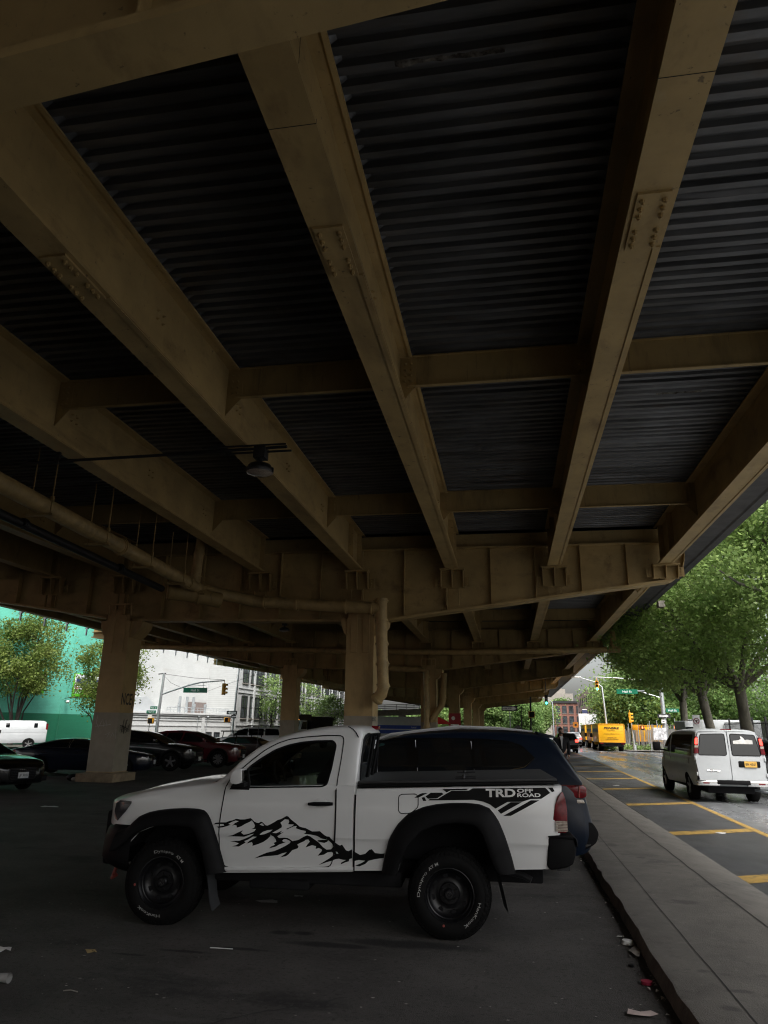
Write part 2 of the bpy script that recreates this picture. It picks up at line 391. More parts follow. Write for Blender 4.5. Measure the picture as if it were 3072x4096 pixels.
# ------------------------------------------------------------------- camera
CAMH = 1.82
vx = Vector((504,870,2800)).normalized()                 # street direction as the lens sees it
vu = Vector((150,-9098,2800)); vu = (vu - vx*vu.dot(vx)).normalized()
vr = vu.cross(vx)
if vr.x < 0: vr = -vr
cam = bpy.data.cameras.new('camera'); co = bpy.data.objects.new('camera', cam); COL.objects.link(co)
co.matrix_world = Matrix(((vr.x, -vr.y, -vr.z, 0), (vx.x, -vx.y, -vx.z, 0), (vu.x, -vu.y, -vu.z, CAMH), (0,0,0,1)))
cam.sensor_fit = 'VERTICAL'; cam.sensor_height = 36; cam.sensor_width = 27; cam.lens = 36*2800/4096
cam.clip_start = .1; cam.clip_end = 3000
S.camera = co

# ------------------------------------------------------- sky, sun, exposure
SUN_EL, SUN_AZ = R(54), R(146)      # soft light from the open street side
w = bpy.data.worlds.new('World'); S.world = w; w.use_nodes = True
N = w.node_tree.nodes; L = w.node_tree.links
sky = N.new('ShaderNodeTexSky'); sky.sky_type = 'NISHITA'; sky.sun_disc = False
sky.sun_elevation = SUN_EL; sky.sun_rotation = SUN_AZ; sky.dust_density = 6; sky.air_density = 1.2; sky.ozone_density = 1.5
hs = N.new('ShaderNodeHueSaturation'); hs.inputs['Saturation'].default_value = .38
L.new(sky.outputs[0], hs.inputs['Color']); L.new(hs.outputs[0], N['Background'].inputs[0])
N['Background'].inputs[1].default_value = .15
sd = bpy.data.lights.new('overcast_sun', 'SUN'); sd.energy = 1.5; sd.angle = R(25); sd.color = (1,.96,.9)
so = bpy.data.objects.new('overcast_sun', sd); COL.objects.link(so)
d = Vector((math.sin(SUN_AZ)*math.cos(SUN_EL), math.cos(SUN_AZ)*math.cos(SUN_EL), math.sin(SUN_EL)))
so.rotation_euler = (-d).to_track_quat('-Z', 'Y').to_euler()
S.view_settings.view_transform = 'Standard'; S.view_settings.look = 'None'; S.view_settings.gamma = 1
S.view_settings.exposure = EXPO
S.cycles.max_bounces = 8; S.cycles.diffuse_bounces = 5; S.cycles.glossy_bounces = 4; S.cycles.transparent_max_bounces = 12
S.cycles.use_denoising = True; S.cycles.caustics_reflective = False; S.cycles.caustics_refractive = False
S.cycles.sample_clamp_indirect = 6; S.cycles.filter_width = 1.15

# ------------------------------------------------------------------- ground
def sheet(name, poly, z, m, z2=None):
    mb = MB(); mb.add([(x, y, z if len(p3) < 1 else p3[0]) for x, y, *p3 in poly], [tuple(range(len(poly)))])
    o = mb.build(name, m, smooth=False); return tag(o, kind='structure')
sheet('ground', [(-600,-600),(700,-600),(700,1500),(-600,1500)], -.004, LOT)
# kerb and sidewalk, one step up from the lot
mb = MB(); prof = [(1.045,0),(1.06,.07),(1.075,.118),(1.10,.125),(1.42,.126),(2.24,.128),(2.30,.126),(2.86,.035),(2.90,.0)]
ys = [-14 + 2.1*i for i in range(100)]
ys = [-14+.16*i for i in range(500)]+[66+4*i for i in range(34)]
rows = []
for y in ys:
    j = random.gauss(0,.005); k = abs(random.gauss(0,.010)); rows.append([(x+(j+.008*math.sin(y*1.7))*(x < 1.2), y, z-(k if .1 < z and x < 1.105 else 0)) for x, z in prof])
mb.grid(rows[:1]+rows[1:], 0)
for i in range(len(mb.f)): mb.m[i] = 1 if (i % (len(prof)-1)) < 2 else 0
o = mb.build('sidewalk', [WALK, KERB], ang=40); tag(o, kind='structure')
mb = MB()
def strip(mb, pts, wd, z, m=0):
    """flat ribbon of varying width along pts"""
    pts = [Vector((p[0], p[1], 0)) for p in pts]; rows = []
    for i, p in enumerate(pts):
        t = (pts[min(i+1,len(pts)-1)]-pts[max(i-1,0)]).normalized(); n = Vector((-t.y, t.x, 0))
        ww = wd*(.75+.5*random.random())/2
        rows.append([(p.x-n.x*ww, p.y-n.y*ww, z), (p.x+n.x*ww, p.y+n.y*ww, z)])
    mb.grid(rows, m)
def wob(x0,y0,x1,y1,n,a): return [(x0+(x1-x0)*t+random.uniform(-a,a), y0+(y1-y0)*t+random.uniform(-a,a)) for t in [k/n for k in range(n+1)]]
strip(mb, wob(2.25,3,2.25,80,160,.012), .020, .1305)
strip(mb, wob(1.42,3,1.42,60,120,.006), .009, .1285)
for y in (3.4, 10.9, 18.6, 26.2, 33.8): strip(mb, wob(1.08,y,2.25,y-.15,14,.01), .010, .130)
strip(mb, wob(2.92,4.2,2.92,8.9,30,.01), .03, .026); strip(mb, wob(2.84,17,2.84,60,60,.008), .03, .043)
o = mb.build('sidewalk_joint', CRACK, smooth=False); tag(o, kind='structure')
# carriageway beside the viaduct (level with the toe of the apron)
sheet('road', [(2.88,-40),(13.2,-40),(13.2,70),(13.2,260),(2.88,260)], .012, ROADM)
yl = [(4.62,2),(4.62,15),(4.72,20),(4.98,33),(5.22,46),(5.3,63),(5.35,120)]
def ylx(y): return float(np.interp(y, [p[1] for p in yl], [p[0] for p in yl]))
mb = MB(); rows = [[(2.885,y,.016),(ylx(y),y,.016)] for y in np.linspace(-40,120,60)]; mb.grid(rows)
tag(mb.build('road_shoulder', SHOUL, smooth=False), kind='structure')
mb = MB(); rows = [[(ylx(y)-.07,y,.020),(ylx(y)+.07,y,.020)] for y in np.linspace(2,120,200)]; mb.grid(rows)
for y in (2.0, 6.4, 10.65, 14.9, 20.2, 25.2, 30.2, 35.2, 40.2, 45.2, 50.2, 55.2, 60.2):
    x1 = ylx(y)-.07; k = (x1-2.78)/1.7; wd = .42
    mb.add([(2.70,y+.12,.0205),(2.86,y-.26,.0205),(x1,y+.72*k,.0205),(x1,y+(.72+wd)*k,.0205)], [(0,1,2,3)])
tag(mb.build('road_marking', YEL, smooth=False), kind='structure')
mb = MB()
for y in (34,40,46,68): strip(mb, [(8.2,y),(8.2,y+3)], .13, .017)
mb.bx(5.6,12.8,62.5,62.9,.0125,.017); mb.bx(5.6,12.8,66.2,66.6,.0125,.017)
tag(mb.build('road_marking', WHT, smooth=False), kind='structure')
sheet('pavement', [(13.2,-20),(40,-20),(40,66),(13.2,66)], .1, WALK)
sheet('pavement', [(10.9,72),(40,72),(40,200),(10.9,200)], .1, WALK)
sheet('pavement', [(-80,30),(-33.5,30),(-33.5,60),(-80,60)], .1, WALK)
# wet stain and cracks on the lot
mb = MB(); strip(mb, wob(-14.5,11.6,-9.0,12.4,60,.03), .035, .0); strip(mb, wob(-9.0,12.4,-5.2,14.1,40,.03), .03, .0)
strip(mb, wob(-2.9,4.2,-1.2,5.6,30,.02), .012, .0)
tag(mb.build('asphalt_crack', CRACK2, smooth=False), kind='structure')

# ------------------------------------------------------------------ viaduct
PIER = [2.68+20.07*k for k in range(-1,7)]
GX = [-22.4,-20.6,-18.4,-16.0,-13.2,-8.2,-4.83,-1.68,1.56,4.92]
ZG, ZD = 6.79, 8.05
via = thing('viaduct', 'tan steel highway viaduct with dark ribbed decking over the parking lot', 'viaduct', (0,12,0))
VO = Vector((0,12,0))
class VB(MB):
    def mesh(s, *a, **k):
        s.v = [(x, y-12, z) for x, y, z in s.v]; return super().mesh(*a, **k)
def bolt(mb, p, d, r=.028, h=.035, m=0):
    p = Vector(p); d = Vector(d); mb.cyl(p, p+d*h, r, r*.9, 6, m); mb.cyl(p+d*h, p+d*(h+.02), r*.5, r*.5, 6, m)
def girder(x, y0, y1, detail):
    mb = VB(); wd = .215
    mb.bx(x-wd,x+wd,y0,y1,ZG,ZG+.045); mb.bx(x-.013,x+.013,y0,y1,ZG+.045,ZD-.03); mb.bx(x-.2,x+.2,y0,y1,ZD-.045,ZD-.012)
    if x > -6:                                             # angle that carries the decking
        for sx in (-1,1): mb.bx(x+sx*.20-.03,x+sx*.20+.03,y0,y1,ZD-.075,ZD-.047)
    if detail:
        yy = [y0+.25,y1-.3,y1-1.6] if x > -6 else [y0+.25,y1-.3]
        for y in yy:
            for sx in (-1,1): mb.bx(*sorted((x+sx*.013,x+sx*.17)),y-.01,y+.01,ZG+.045,ZD-.06)
        for k in range(4):                                 # small bolt groups on the web
            y = y0+5.2+k*3.1
            for a in (0,.16):
                for b in (0,.13): bolt(mb,(x+.013,y+a,ZG+.62+b),(1,0,0),.02,.025)
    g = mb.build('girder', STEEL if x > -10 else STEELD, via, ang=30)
    if detail:
        ps = VB(); ym = y0+3.35; zc = ZG
        ps.bx(x-wd+.05,x+wd-.06,ym-.42,ym+.42,zc-.028,zc-.001)
        for sx in (-1,1):
            for k in range(7):
                if k == 3: continue
                bolt(ps,(x-.005+sx*.105,ym-.33+k*.11,zc-.028),(0,0,-1))
        ps.bx(x+.13,x+wd-.01,ym+.42,y1-.4,zc-.018,zc-.001)
        c = ps.build('splice_plate', STEEL, g, ang=30)
    if detail and y0 < 5:
        q = VB(); q.bx(x-wd-.002,x+wd+.002,4.6,4.606,ZG-.003,ZG+.048); q.bx(x-.016,x+.016,4.62,4.626,ZG+.05,ZD-.05); q.build('paint_seam', CRACK, g, smooth=False)
    return g
def deckpanel(x0, x1, y0, y1):
    """trapezoid ribs running across between two girders"""
    mb = VB(); p = .22; n = int((y1-y0)/p); rows = []
    for i in range(n):
        y = y0+i*p; zo = ZD + random.choice((0,0,0,.004))
        dd = random.gauss(0,.004); lap = -.012 if i % 13 == 5 else 0
        for dy, z in ((0,0),(.092,0),(.115,.07),(.197,.07)): rows.append([(x0,y+dy,zo+z),(x0+(x1-x0)*.35,y+dy+dd,zo+z-.004+lap),((x0+x1)/2,y+dy+dd,zo+z-.006+lap),(x1,y+dy,zo+z+lap)])
    mb.grid(rows)
    # the closed rib ends
    for i in range(n):
        y = y0+i*p
        for xx, q in ((x0,.10),(x1,-.10)):
            mb.add([(xx+q*1.2,y+.115,ZD+.07),(xx+q*1.2,y+.197,ZD+.07),(xx,y+.10,ZD-.004),(xx,y+.215,ZD-.004)],[(0,1,3,2)])
    o = mb.build('deck_panel', DECK, via, smooth=False)
    if y0 > 0 and y0 < 30 and x0 > -10:                     # torn, rusted ribs
        for _ in range(3):
            i = random.randrange(6,n-6); yy = y0+i*p+.05; xa = random.uniform(x0+.4,x1-1.2); q = VB(); m = 14; ln = random.uniform(.5,1.1)
            rows = [[(xa+ln*k/m, yy-random.uniform(.005,.05), ZD-.003-random.uniform(0,.012)), (xa+ln*k/m, yy+random.uniform(.0,.03), ZD-.006-random.uniform(0,.02))] for k in range(m+1)]; q.grid(rows); q.build('rust_tear', RUSTY, o, smooth=False, fix=False)
    return o
def crossbeam(x0, x1, y):
    mb = VB(); zb, zt = 7.44, 7.99
    mb.bx(x0+.16,x1-.16,y-.012,y+.012,zb,zt); mb.bx(x0+.16,x1-.16,y-.075,y+.012,zb-.02,zb); mb.bx(x0+.16,x1-.16,y-.06,y+.012,zt,zt+.02)
    for xa, sx in ((x0,1),(x1,-1)):                        # bolted gusset at each end
        mb.prism([(xa+sx*.014,ZG+.3),(xa+sx*.014,zt),(xa+sx*.3,zt),(xa+sx*.3,zb-.02),(xa+sx*.17,zb-.16)], y-.03, y-.013, lambda u,v,a: (u,a,v))
        for k in range(4):
            for j in (0,.1): bolt(mb,(xa+sx*(.11+j),y-.03,zb+.08+k*.115),(0,-1,0),.022,.028)
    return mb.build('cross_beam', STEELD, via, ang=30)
def capz(x): return float(np.interp(x, [-27,-18,-13.7,-12.7,-5.2,-3.8,5.0,5.3,5.5], [7.25,6.0,5.37,5.3,5.2,5.22,6.35,6.5,6.8]))
def piercap(y, detail):
    mb = VB(); fw = .15 if y < 5 else .24; zt = 7.52
    xs = [-27,-22,-18,-15.5,-13.7,-12.7,-9,-5.2,-3.8,-1,2,5.0,5.2,5.35,5.45,5.52,5.56]
    zs = [capz(x) for x in xs[:11]]+[6.35,6.42,6.54,6.72,6.95,7.25]
    bot = list(zip(xs, zs))
    mb.prism(bot+[(5.56,zt),(-27,zt)], y-.015, y+.015, lambda u,v,a: (u,a,v))
    rows = [[(x,y-fw,z-.075),(x,y-fw,z),(x,y+fw,z),(x,y+fw,z-.075)] for x, z in bot]; mb.loft(rows)
    mb.bx(-27,5.56,y-fw,y+fw,zt,zt+.04)
    for i in range(24):
        x = -26+1.42*i
        if abs(x-5.3) < .3 or x > 5.2: continue
        for sy in (-1,1): mb.bx(x-.008,x+.008,*sorted((y+sy*.015,y+sy*(fw-.03))),capz(x),zt)
    mb.bx(-27,5.5,y-.03,y+.03,zt+.04,ZD-.02)
    c = mb.build('pier_cap', STEEL if y < 25 else STEELD, via, ang=30)  # near caps take the lighter steel, painting in the light on their flanges
    if detail:
        for x in GX[3:]:                                   # bearing box that carries each girder end
            b = VB(); z0 = max(capz(x)+.02, ZG-.62); y1 = y-fw+.02
            b.bx(x-.4,x+.4,y1-.34,y1,ZG-.05,ZG-.003)
            for dx in (-.36,0,.36): b.prism([(y1-.30,ZG-.05),(y1,ZG-.05),(y1,z0+.02),(y1-.16,z0+.02)], x+dx-.014, x+dx+.014, lambda u,v,a: (a,u,v))
            b.bx(x-.4,x+.4,y1-.03,y1-.012,z0,ZG-.05)
            for sx in (-1,1):
                b.bx(*sorted((x+sx*.40,x+sx*.56)),y1-.05,y1-.02,z0+.06,z0+.36)
                for k in range(3): bolt(b,(x+sx*.47,y1-.05,z0+.12+.09*k),(0,-1,0),.022,.028)
                b.bx(x+sx*.2-.014,x+sx*.2+.014,y1-.13,y1-.035,max(capz(x)+.02,z0-.55),z0)
            b.build('bearing', STEELD, c, ang=30)
    return c
def column(x, y, detail, graf=None):
    h = .455; mb = VB(); z0 = .27 if detail else 0; zt = 5.2
    mb.bx(x-h,x+h,y-h,y+h,z0,zt)
    mb.bx(x-h,x-h+.05,y-h-.0,y-h+.05,zt,5.78); mb.bx(x+h-.05,x+h,y-h,y-h+.05,zt,5.78)
    mb.bx(x-h,x+h,y-h-.0,y-h+.03,5.2,5.4); mb.bx(x-h,x+h,y-h,y-h+.04,5.74,5.8)
    for dx in (-.17,.17): mb.bx(x+dx-.02,x+dx+.02,y-h-.002,y-h+.04,5.4,5.74)
    for dx in (-.2,.2): mb.bx(x+dx-.11,x+dx+.11,y-h-.028,y-h+.001,4.1,5.32)
    for sx in (-1,1):                                      # corbels under the cap
        ww = .40 if sx > 0 else .22
        mb.prism([(x+sx*h,4.62),(x+sx*h,zt),(x+sx*(h+ww),zt),(x+sx*(h+ww-.03),5.0),(x+sx*(h+ww*.45),4.74)], y-h+.06, y+h-.06, lambda u,v,a: (u,a,v))
    c = mb.build('column', COLP, via, ang=30, bevel=.006, seg=1)
    if detail:
        p = VB(); p.bx(x-.66,x+.66,y-.72,y+.72,-.02,.25); p.bx(x-.5,x+.5,y-.5,y+.5,.25,.285)
        p.build('plinth', PLINTH, c, bevel=.02)
        g = VB(); g.bx(x-h-.003,x+h+.003,y-h-.003,y+h+.003,.30,2.15)
        g.build('painted_patch', GREYP, c)
    return c
for x in GX[4:]: girder(x, -77, -17.6, False)
XB = list(zip(GX[:-1], GX[1:]))
for k, y in enumerate(PIER):
    near = k in (1,2)
    piercap(y, k in (1,2,3,4))
    if k+1 < len(PIER):
        y0, y1 = y+.26, PIER[k+1]-.27
        for i, x in enumerate(GX):
            if k < 1 and i < 4: continue
            girder(x, y0, y1, k in (1,2))
        for i, (xa, xb) in enumerate(XB):
            if k < 1 and i < 3: continue
            deckpanel(xa+.16, xb-.16, y0-.2, y1+.2)
            if k in (1,2): ysb = (y+8.12, y+15.5, y+.9)
            elif k in (3,): ysb = (y+8, y+15)
            else: ysb = ()
            if k == 1: ysb = ysb[:2]
            for yb in ysb: crossbeam(xa, xb, yb)
    if k >= 2:
        for x in (-4.66,-13.2):
            if k >= 5 and x < -10: continue
            cc = column(x, y, k < 4)
# slab edges left and right
mb = VB()
def edge(mb, xin, xo, sgn, zb):
    prof = [(xin,ZD+.0),(xo-sgn*.35,zb+.02),(xo-sgn*.30,zb-.03),(xo-sgn*.06,zb-.03),(xo,zb+.03),(xo,zb+1.25),(xo-sgn*.3,zb+1.3),(xo-sgn*.3,ZD+.3),(xin,ZD+.3)]
    ys = np.linspace(-77,143,56)
    mb.loft([[(x+ (max(0,y-20)*.0075 if abs(x) > 5.2 else 0)*sgn, y, z) for x, z in prof] for y in ys])
edge(mb, 5.05, 7.15, 1, 7.9); mb.build('deck_edge', SLAB, via, ang=25)
mb = VB(); edge(mb, -22.3, -26.2, -1, 7.62); mb.build('deck_edge', SLAB, via, ang=25)
mb = VB(); mb.bx(-26,7,-77,143,ZD+.3,ZD+.5); mb.build('deck_slab', SLAB, via)
for i in range(46):                                        # stubs hanging below the left slab edge
    y = 26+2.15*i; x = -26.25-max(0,y-20)*.0075
    b = VB(); b.bx(x-.03,x+.03,y-.05,y+.05,7.12,7.62); b.bx(x-.1,x+.1,y-.06,y+.06,7.54,7.60); b.build('edge_stub', GALV, via)
b = VB(); b.bx(7.42,7.72,36.0,36.5,7.7,8.0); b.build('edge_box', CONC, via)
GRAF = mat('faded_spray', (.045,.04,.034), .8)
# graffiti on the near left column
cl = [c for c in via.children if c.name.startswith('column')]
cl1 = min(cl, key=lambda c: (Vector(c.data.vertices[0].co)-Vector((-13.2,10.75,0))).length)
mb = VB(); X0 = -13.2+.458
def scr(mb, fn, pts, r=.012):
    mb.tube([fn(u,v) for u, v in pts], r, 5)
add_text(mb, 'NCE)', lambda u,v: (X0, 22.72-u*-1, 2.42+v), .52, bold=.02, fit=.78)
add_text(mb, 'XBAZ', lambda u,v: (X0, 22.75+u, 1.55+v), .28, bold=.01, fit=.66)
fn = lambda u,v: (X0, 22.75+u, 1.6+v)
for q in ([(-.2,-.1),(-.1,.35),(-.05,-.12),(.05,.3),(.12,.34),(.02,.05)],[(-.3,.15),(.3,.02)],[(.1,-.1),(.3,.2)]): scr(mb, fn, q, .010)
mb.build('graffiti', GRAF, cl1)
mb = VB(); fn = lambda u,v: (-13.2+u, 22.75-.459, 1.72+v)
for q in ([(-.30,.35),(-.32,.1),(-.22,-.05)],[(-.2,.0),(-.1,.22),(-.04,-.02),(.02,.2),(.08,.0)],[(-.35,-.02),(.2,.05)],[(.05,-.28),(.2,-.2),(.12,-.36)],[(.25,-.36),(.32,-.2),(.38,-.32)],[(.42,-.1),(.44,-.4)]): scr(mb, fn, q, .008)
mb.build('graffiti', mat('pale_spray',(.42,.40,.36),.8), cl1)
cl2 = min(cl, key=lambda c: (Vector(c.data.vertices[0].co)-Vector((-4.66,10.75,0))).length)
mb = VB(); add_text(mb, 'Jeeks', lambda u,v: (-4.66+.459, 22.5+u, 2.0+v), .3, bold=.008, fit=.7)
mb.build('graffiti', BLACKT, cl2)

# -------------------------------------------------- pipes hung from the steel
def pipe(name, label, pts, r, hangers, m=PIPE, collars=()):
    o = Vector(pts[0]); t = thing(name, label, 'drain pipe', tuple(o))
    mb = MB(); P = [Vector(p)-o for p in pts]; mb.tube(P, r, 14); mb.build('pipe_run', m, t, ang=50)
    for c, dv in collars:
        c = Vector(c)-o; dv = Vector(dv).normalized(); q = MB(); q.cyl(c-dv*.07, c+dv*.07, r*1.08, n=14); q.cyl(c-dv*.022, c+dv*.022, r*1.22, n=14); q.build('collar', m, t)
    for h, top in hangers:
        h = Vector(h)-o; q = MB()
        for sx in (-1,1):
            q.cyl(h+Vector((sx*(r+.05),0,-r-.05)), h+Vector((sx*(r+.05),0,top)), .014, n=6)
            q.bx(h.x+sx*(r+.05)-.03,h.x+sx*(r+.05)+.03,h.y-.03,h.y+.03,h.z+r*.4,h.z+r*.9)
        q.bx(h.x-r-.12,h.x+r+.12,h.y-.035,h.y+.035,h.z-r-.06,h.z-r-.01)
        q.build('hanger', STEELD, t)
    return t
def lerp3(a, b, t): return tuple(a[i]+(b[i]-a[i])*t for i in range(3))
A0, A1 = (-9.25,-6,6.62), (-9.48,20.6,5.9)
run = [A0, lerp3(A0,A1,.5), A1, (-9.0,21.2,5.84), (-8.0,21.62,5.68), (-6,21.62,5.53), (-3.92,21.62,5.4)]
hg = [(lerp3(A0,A1,(y+6)/26.6), 1.3+.05*(y>15)) for y in (8,10.2,12.4,14.6,16.8,18.8,20.2)]
cols = [(lerp3(A0,A1,(y+6)/26.6),(0,1,0)) for y in (9.0,15.6,19.5,20.5)]+[((-7.7,21.62,5.66),(1,0,-.07)),((-6.6,21.62,5.57),(1,0,-.07)),((-5.0,21.62,5.47),(1,0,-.07)),((-4.15,21.62,5.41),(1,0,-.07))]
pipe('drain_pipe', 'long tan drain pipe on hanger rods, turning along the pier to the middle column', run, .19, hg, collars=cols)
pipe('downpipe', 'tan downpipe strapped beside the middle column behind the pickup', [(-3.86,21.62,5.66),(-3.84,21.65,4.5),(-3.80,21.75,3.3),(-3.79,21.8,3.0),(-3.85,21.85,2.8),(-4.05,21.95,2.62)], .18, [], collars=[((-3.86,21.62,5.64),(0,0,1)),((-3.85,21.63,5.0),(0,0,1)),((-3.83,21.68,4.3),(0,0,1)),((-3.81,21.72,3.7),(0,0,1)),((-3.79,21.8,3.05),(.1,0,1)),((-4.0,21.93,2.66),(1,0,1))])
pipe('drain_stub', 'short tan pipe dropping from the deck into the long drain pipe', [(-9.35,20.0,7.6),(-9.42,20.0,6.0)], .15, [], collars=[((-9.38,20,6.9),(0,0,1)),((-9.42,20,6.2),(0,0,1))])
q0, q1 = (-24,42.1,6.55), (6.3,42.1,6.27)
pipe('cross_pipe', 'tan pipe along the second pier, its elbow beyond the right deck edge', [q0,(-9,42.1,6.2),(-3,42.1,6.13),q1], .17, [((x,42.1,float(np.interp(x,[-24,-9,-3,6.3],[6.55,6.2,6.13,6.27]))),.75) for x in (-16,-12,-8.5,-1.2,1.9,4.9)], collars=[((5.75,42.1,6.26),(1,0,0)),((6.28,42.1,6.27),(1,0,0)),((3.2,42.1,6.2),(1,0,0))])
pipe('pipe_riser', 'short tan riser at the right end of the second pier pipe', [(6.0,42.1,6.3),(6.0,42.1,7.0),(5.9,42.1,7.6)], .16, [], collars=[((6.0,42.1,6.6),(0,0,1)),((6.0,42.1,6.85),(0,0,1))])
pipe('downpipe', 'forked tan downpipe on the second middle column', [(-7.5,42.0,5.2),(-5.0,41.9,5.1),(-4.75,41.9,5.0),(-4.7,41.9,3.4),(-4.7,41.9,.0)], .17, [], collars=[((-5.3,41.9,5.12),(1,0,0)),((-4.7,41.9,4.7),(0,0,1)),((-4.7,41.9,3.0),(0,0,1)),((-4.7,41.9,1.9),(0,0,1))])
pipe('downpipe', 'dark bent downpipe beside the second middle column', [(-3.7,41.9,4.9),(-3.75,41.9,3.4),(-3.8,41.9,3.15),(-4.5,41.9,2.2)], .17, [], m=STEELD, collars=[((-3.75,41.9,3.5),(0,0,1)),((-4.1,41.9,2.8),(1,0,1.2))])

pipe('drain_pipe', 'thinner dark pipe running behind and below the long tan drain pipe', [(-10.1,-6,6.35),(-10.3,19.6,5.75)], .10, [], m=DARKM, collars=[((-10.2,y,6.35-.0234*(y+6)),(0,1,0)) for y in (9,13,17)])
pipe('pipe_branch', 'short flanged pipe end beside the hung drain pipe near the pier', [(-10.25,19.9,5.72),(-9.6,20.3,5.68),(-9.0,21.0,5.62)], .24, [], m=STEELD, collars=[((-10.2,19.93,5.72),(1,.6,0)),((-9.5,20.4,5.67),(1,.8,0))])
# lamp under the deck with its conduit
t = thing('conduit', 'thin dark conduit carrying the round lamp between girders', 'conduit', (-9,11.3,6.6))
mb = MB(); mb.tube([(0,0,.0),(2.6,.03,.03),(4.6,.0,.05),(5.2,-.02,.05)], .03, 8); mb.tube([(4.0,.1,.02),(5.25,.1,.02)], .022, 8); mb.tube([(3.6,-.08,.08),(5.2,-.08,.08)], .018, 6); mb.build('tube', DARKM, t)
mb = MB(); mb.bx(.6,.66,-.03,.03,-.05,.25); mb.bx(.58,.74,-.04,.04,.2,.25); mb.build('beam_clamp', DARKM, t)
def decklamp(name, label, loc, lit=False):
    t = thing(name, label, 'lamp', loc)
    mb = MB(); mb.bx(-.11,.11,-.11,.11,.14,.36); mb.cyl((0,0,.0),(0,0,.16),.04,n=8); mb.build('junction_box', DARKM, t, bevel=.01)
    mb = MB(); mb.lathe([(.06,.0),(.06,.10),(.02,.2),(-.06,.245),(-.10,.25),(-.13,.235)], (0,0,0), 'z', 24)
    for a in range(3): mb.bx(.24*math.cos(a*2.1)-.02,.24*math.cos(a*2.1)+.02,.24*math.sin(a*2.1)-.02,.24*math.sin(a*2.1)+.02,-.12,-.04)
    mb.build('housing', DARKM, t, ang=50)
    mb = MB(); mb.lathe([(-.13,.235),(-.165,.15),(-.175,.0)], (0,0,0), 'z', 24); mb.build('lens', LAMPON if lit else CLEARL, t, ang=60)
    return t
decklamp('deck_lamp', 'round dark lamp hanging from the conduit under the nearest girders', (-4.31,11.35,6.32))
decklamp('deck_lamp', 'unlit pale lamp far under the deck left of the middle column', (-11.0,34,6.5))
decklamp('deck_lamp', 'small glowing lamp far under the deck right of the middle column', (-6.8,50,5.75), True)

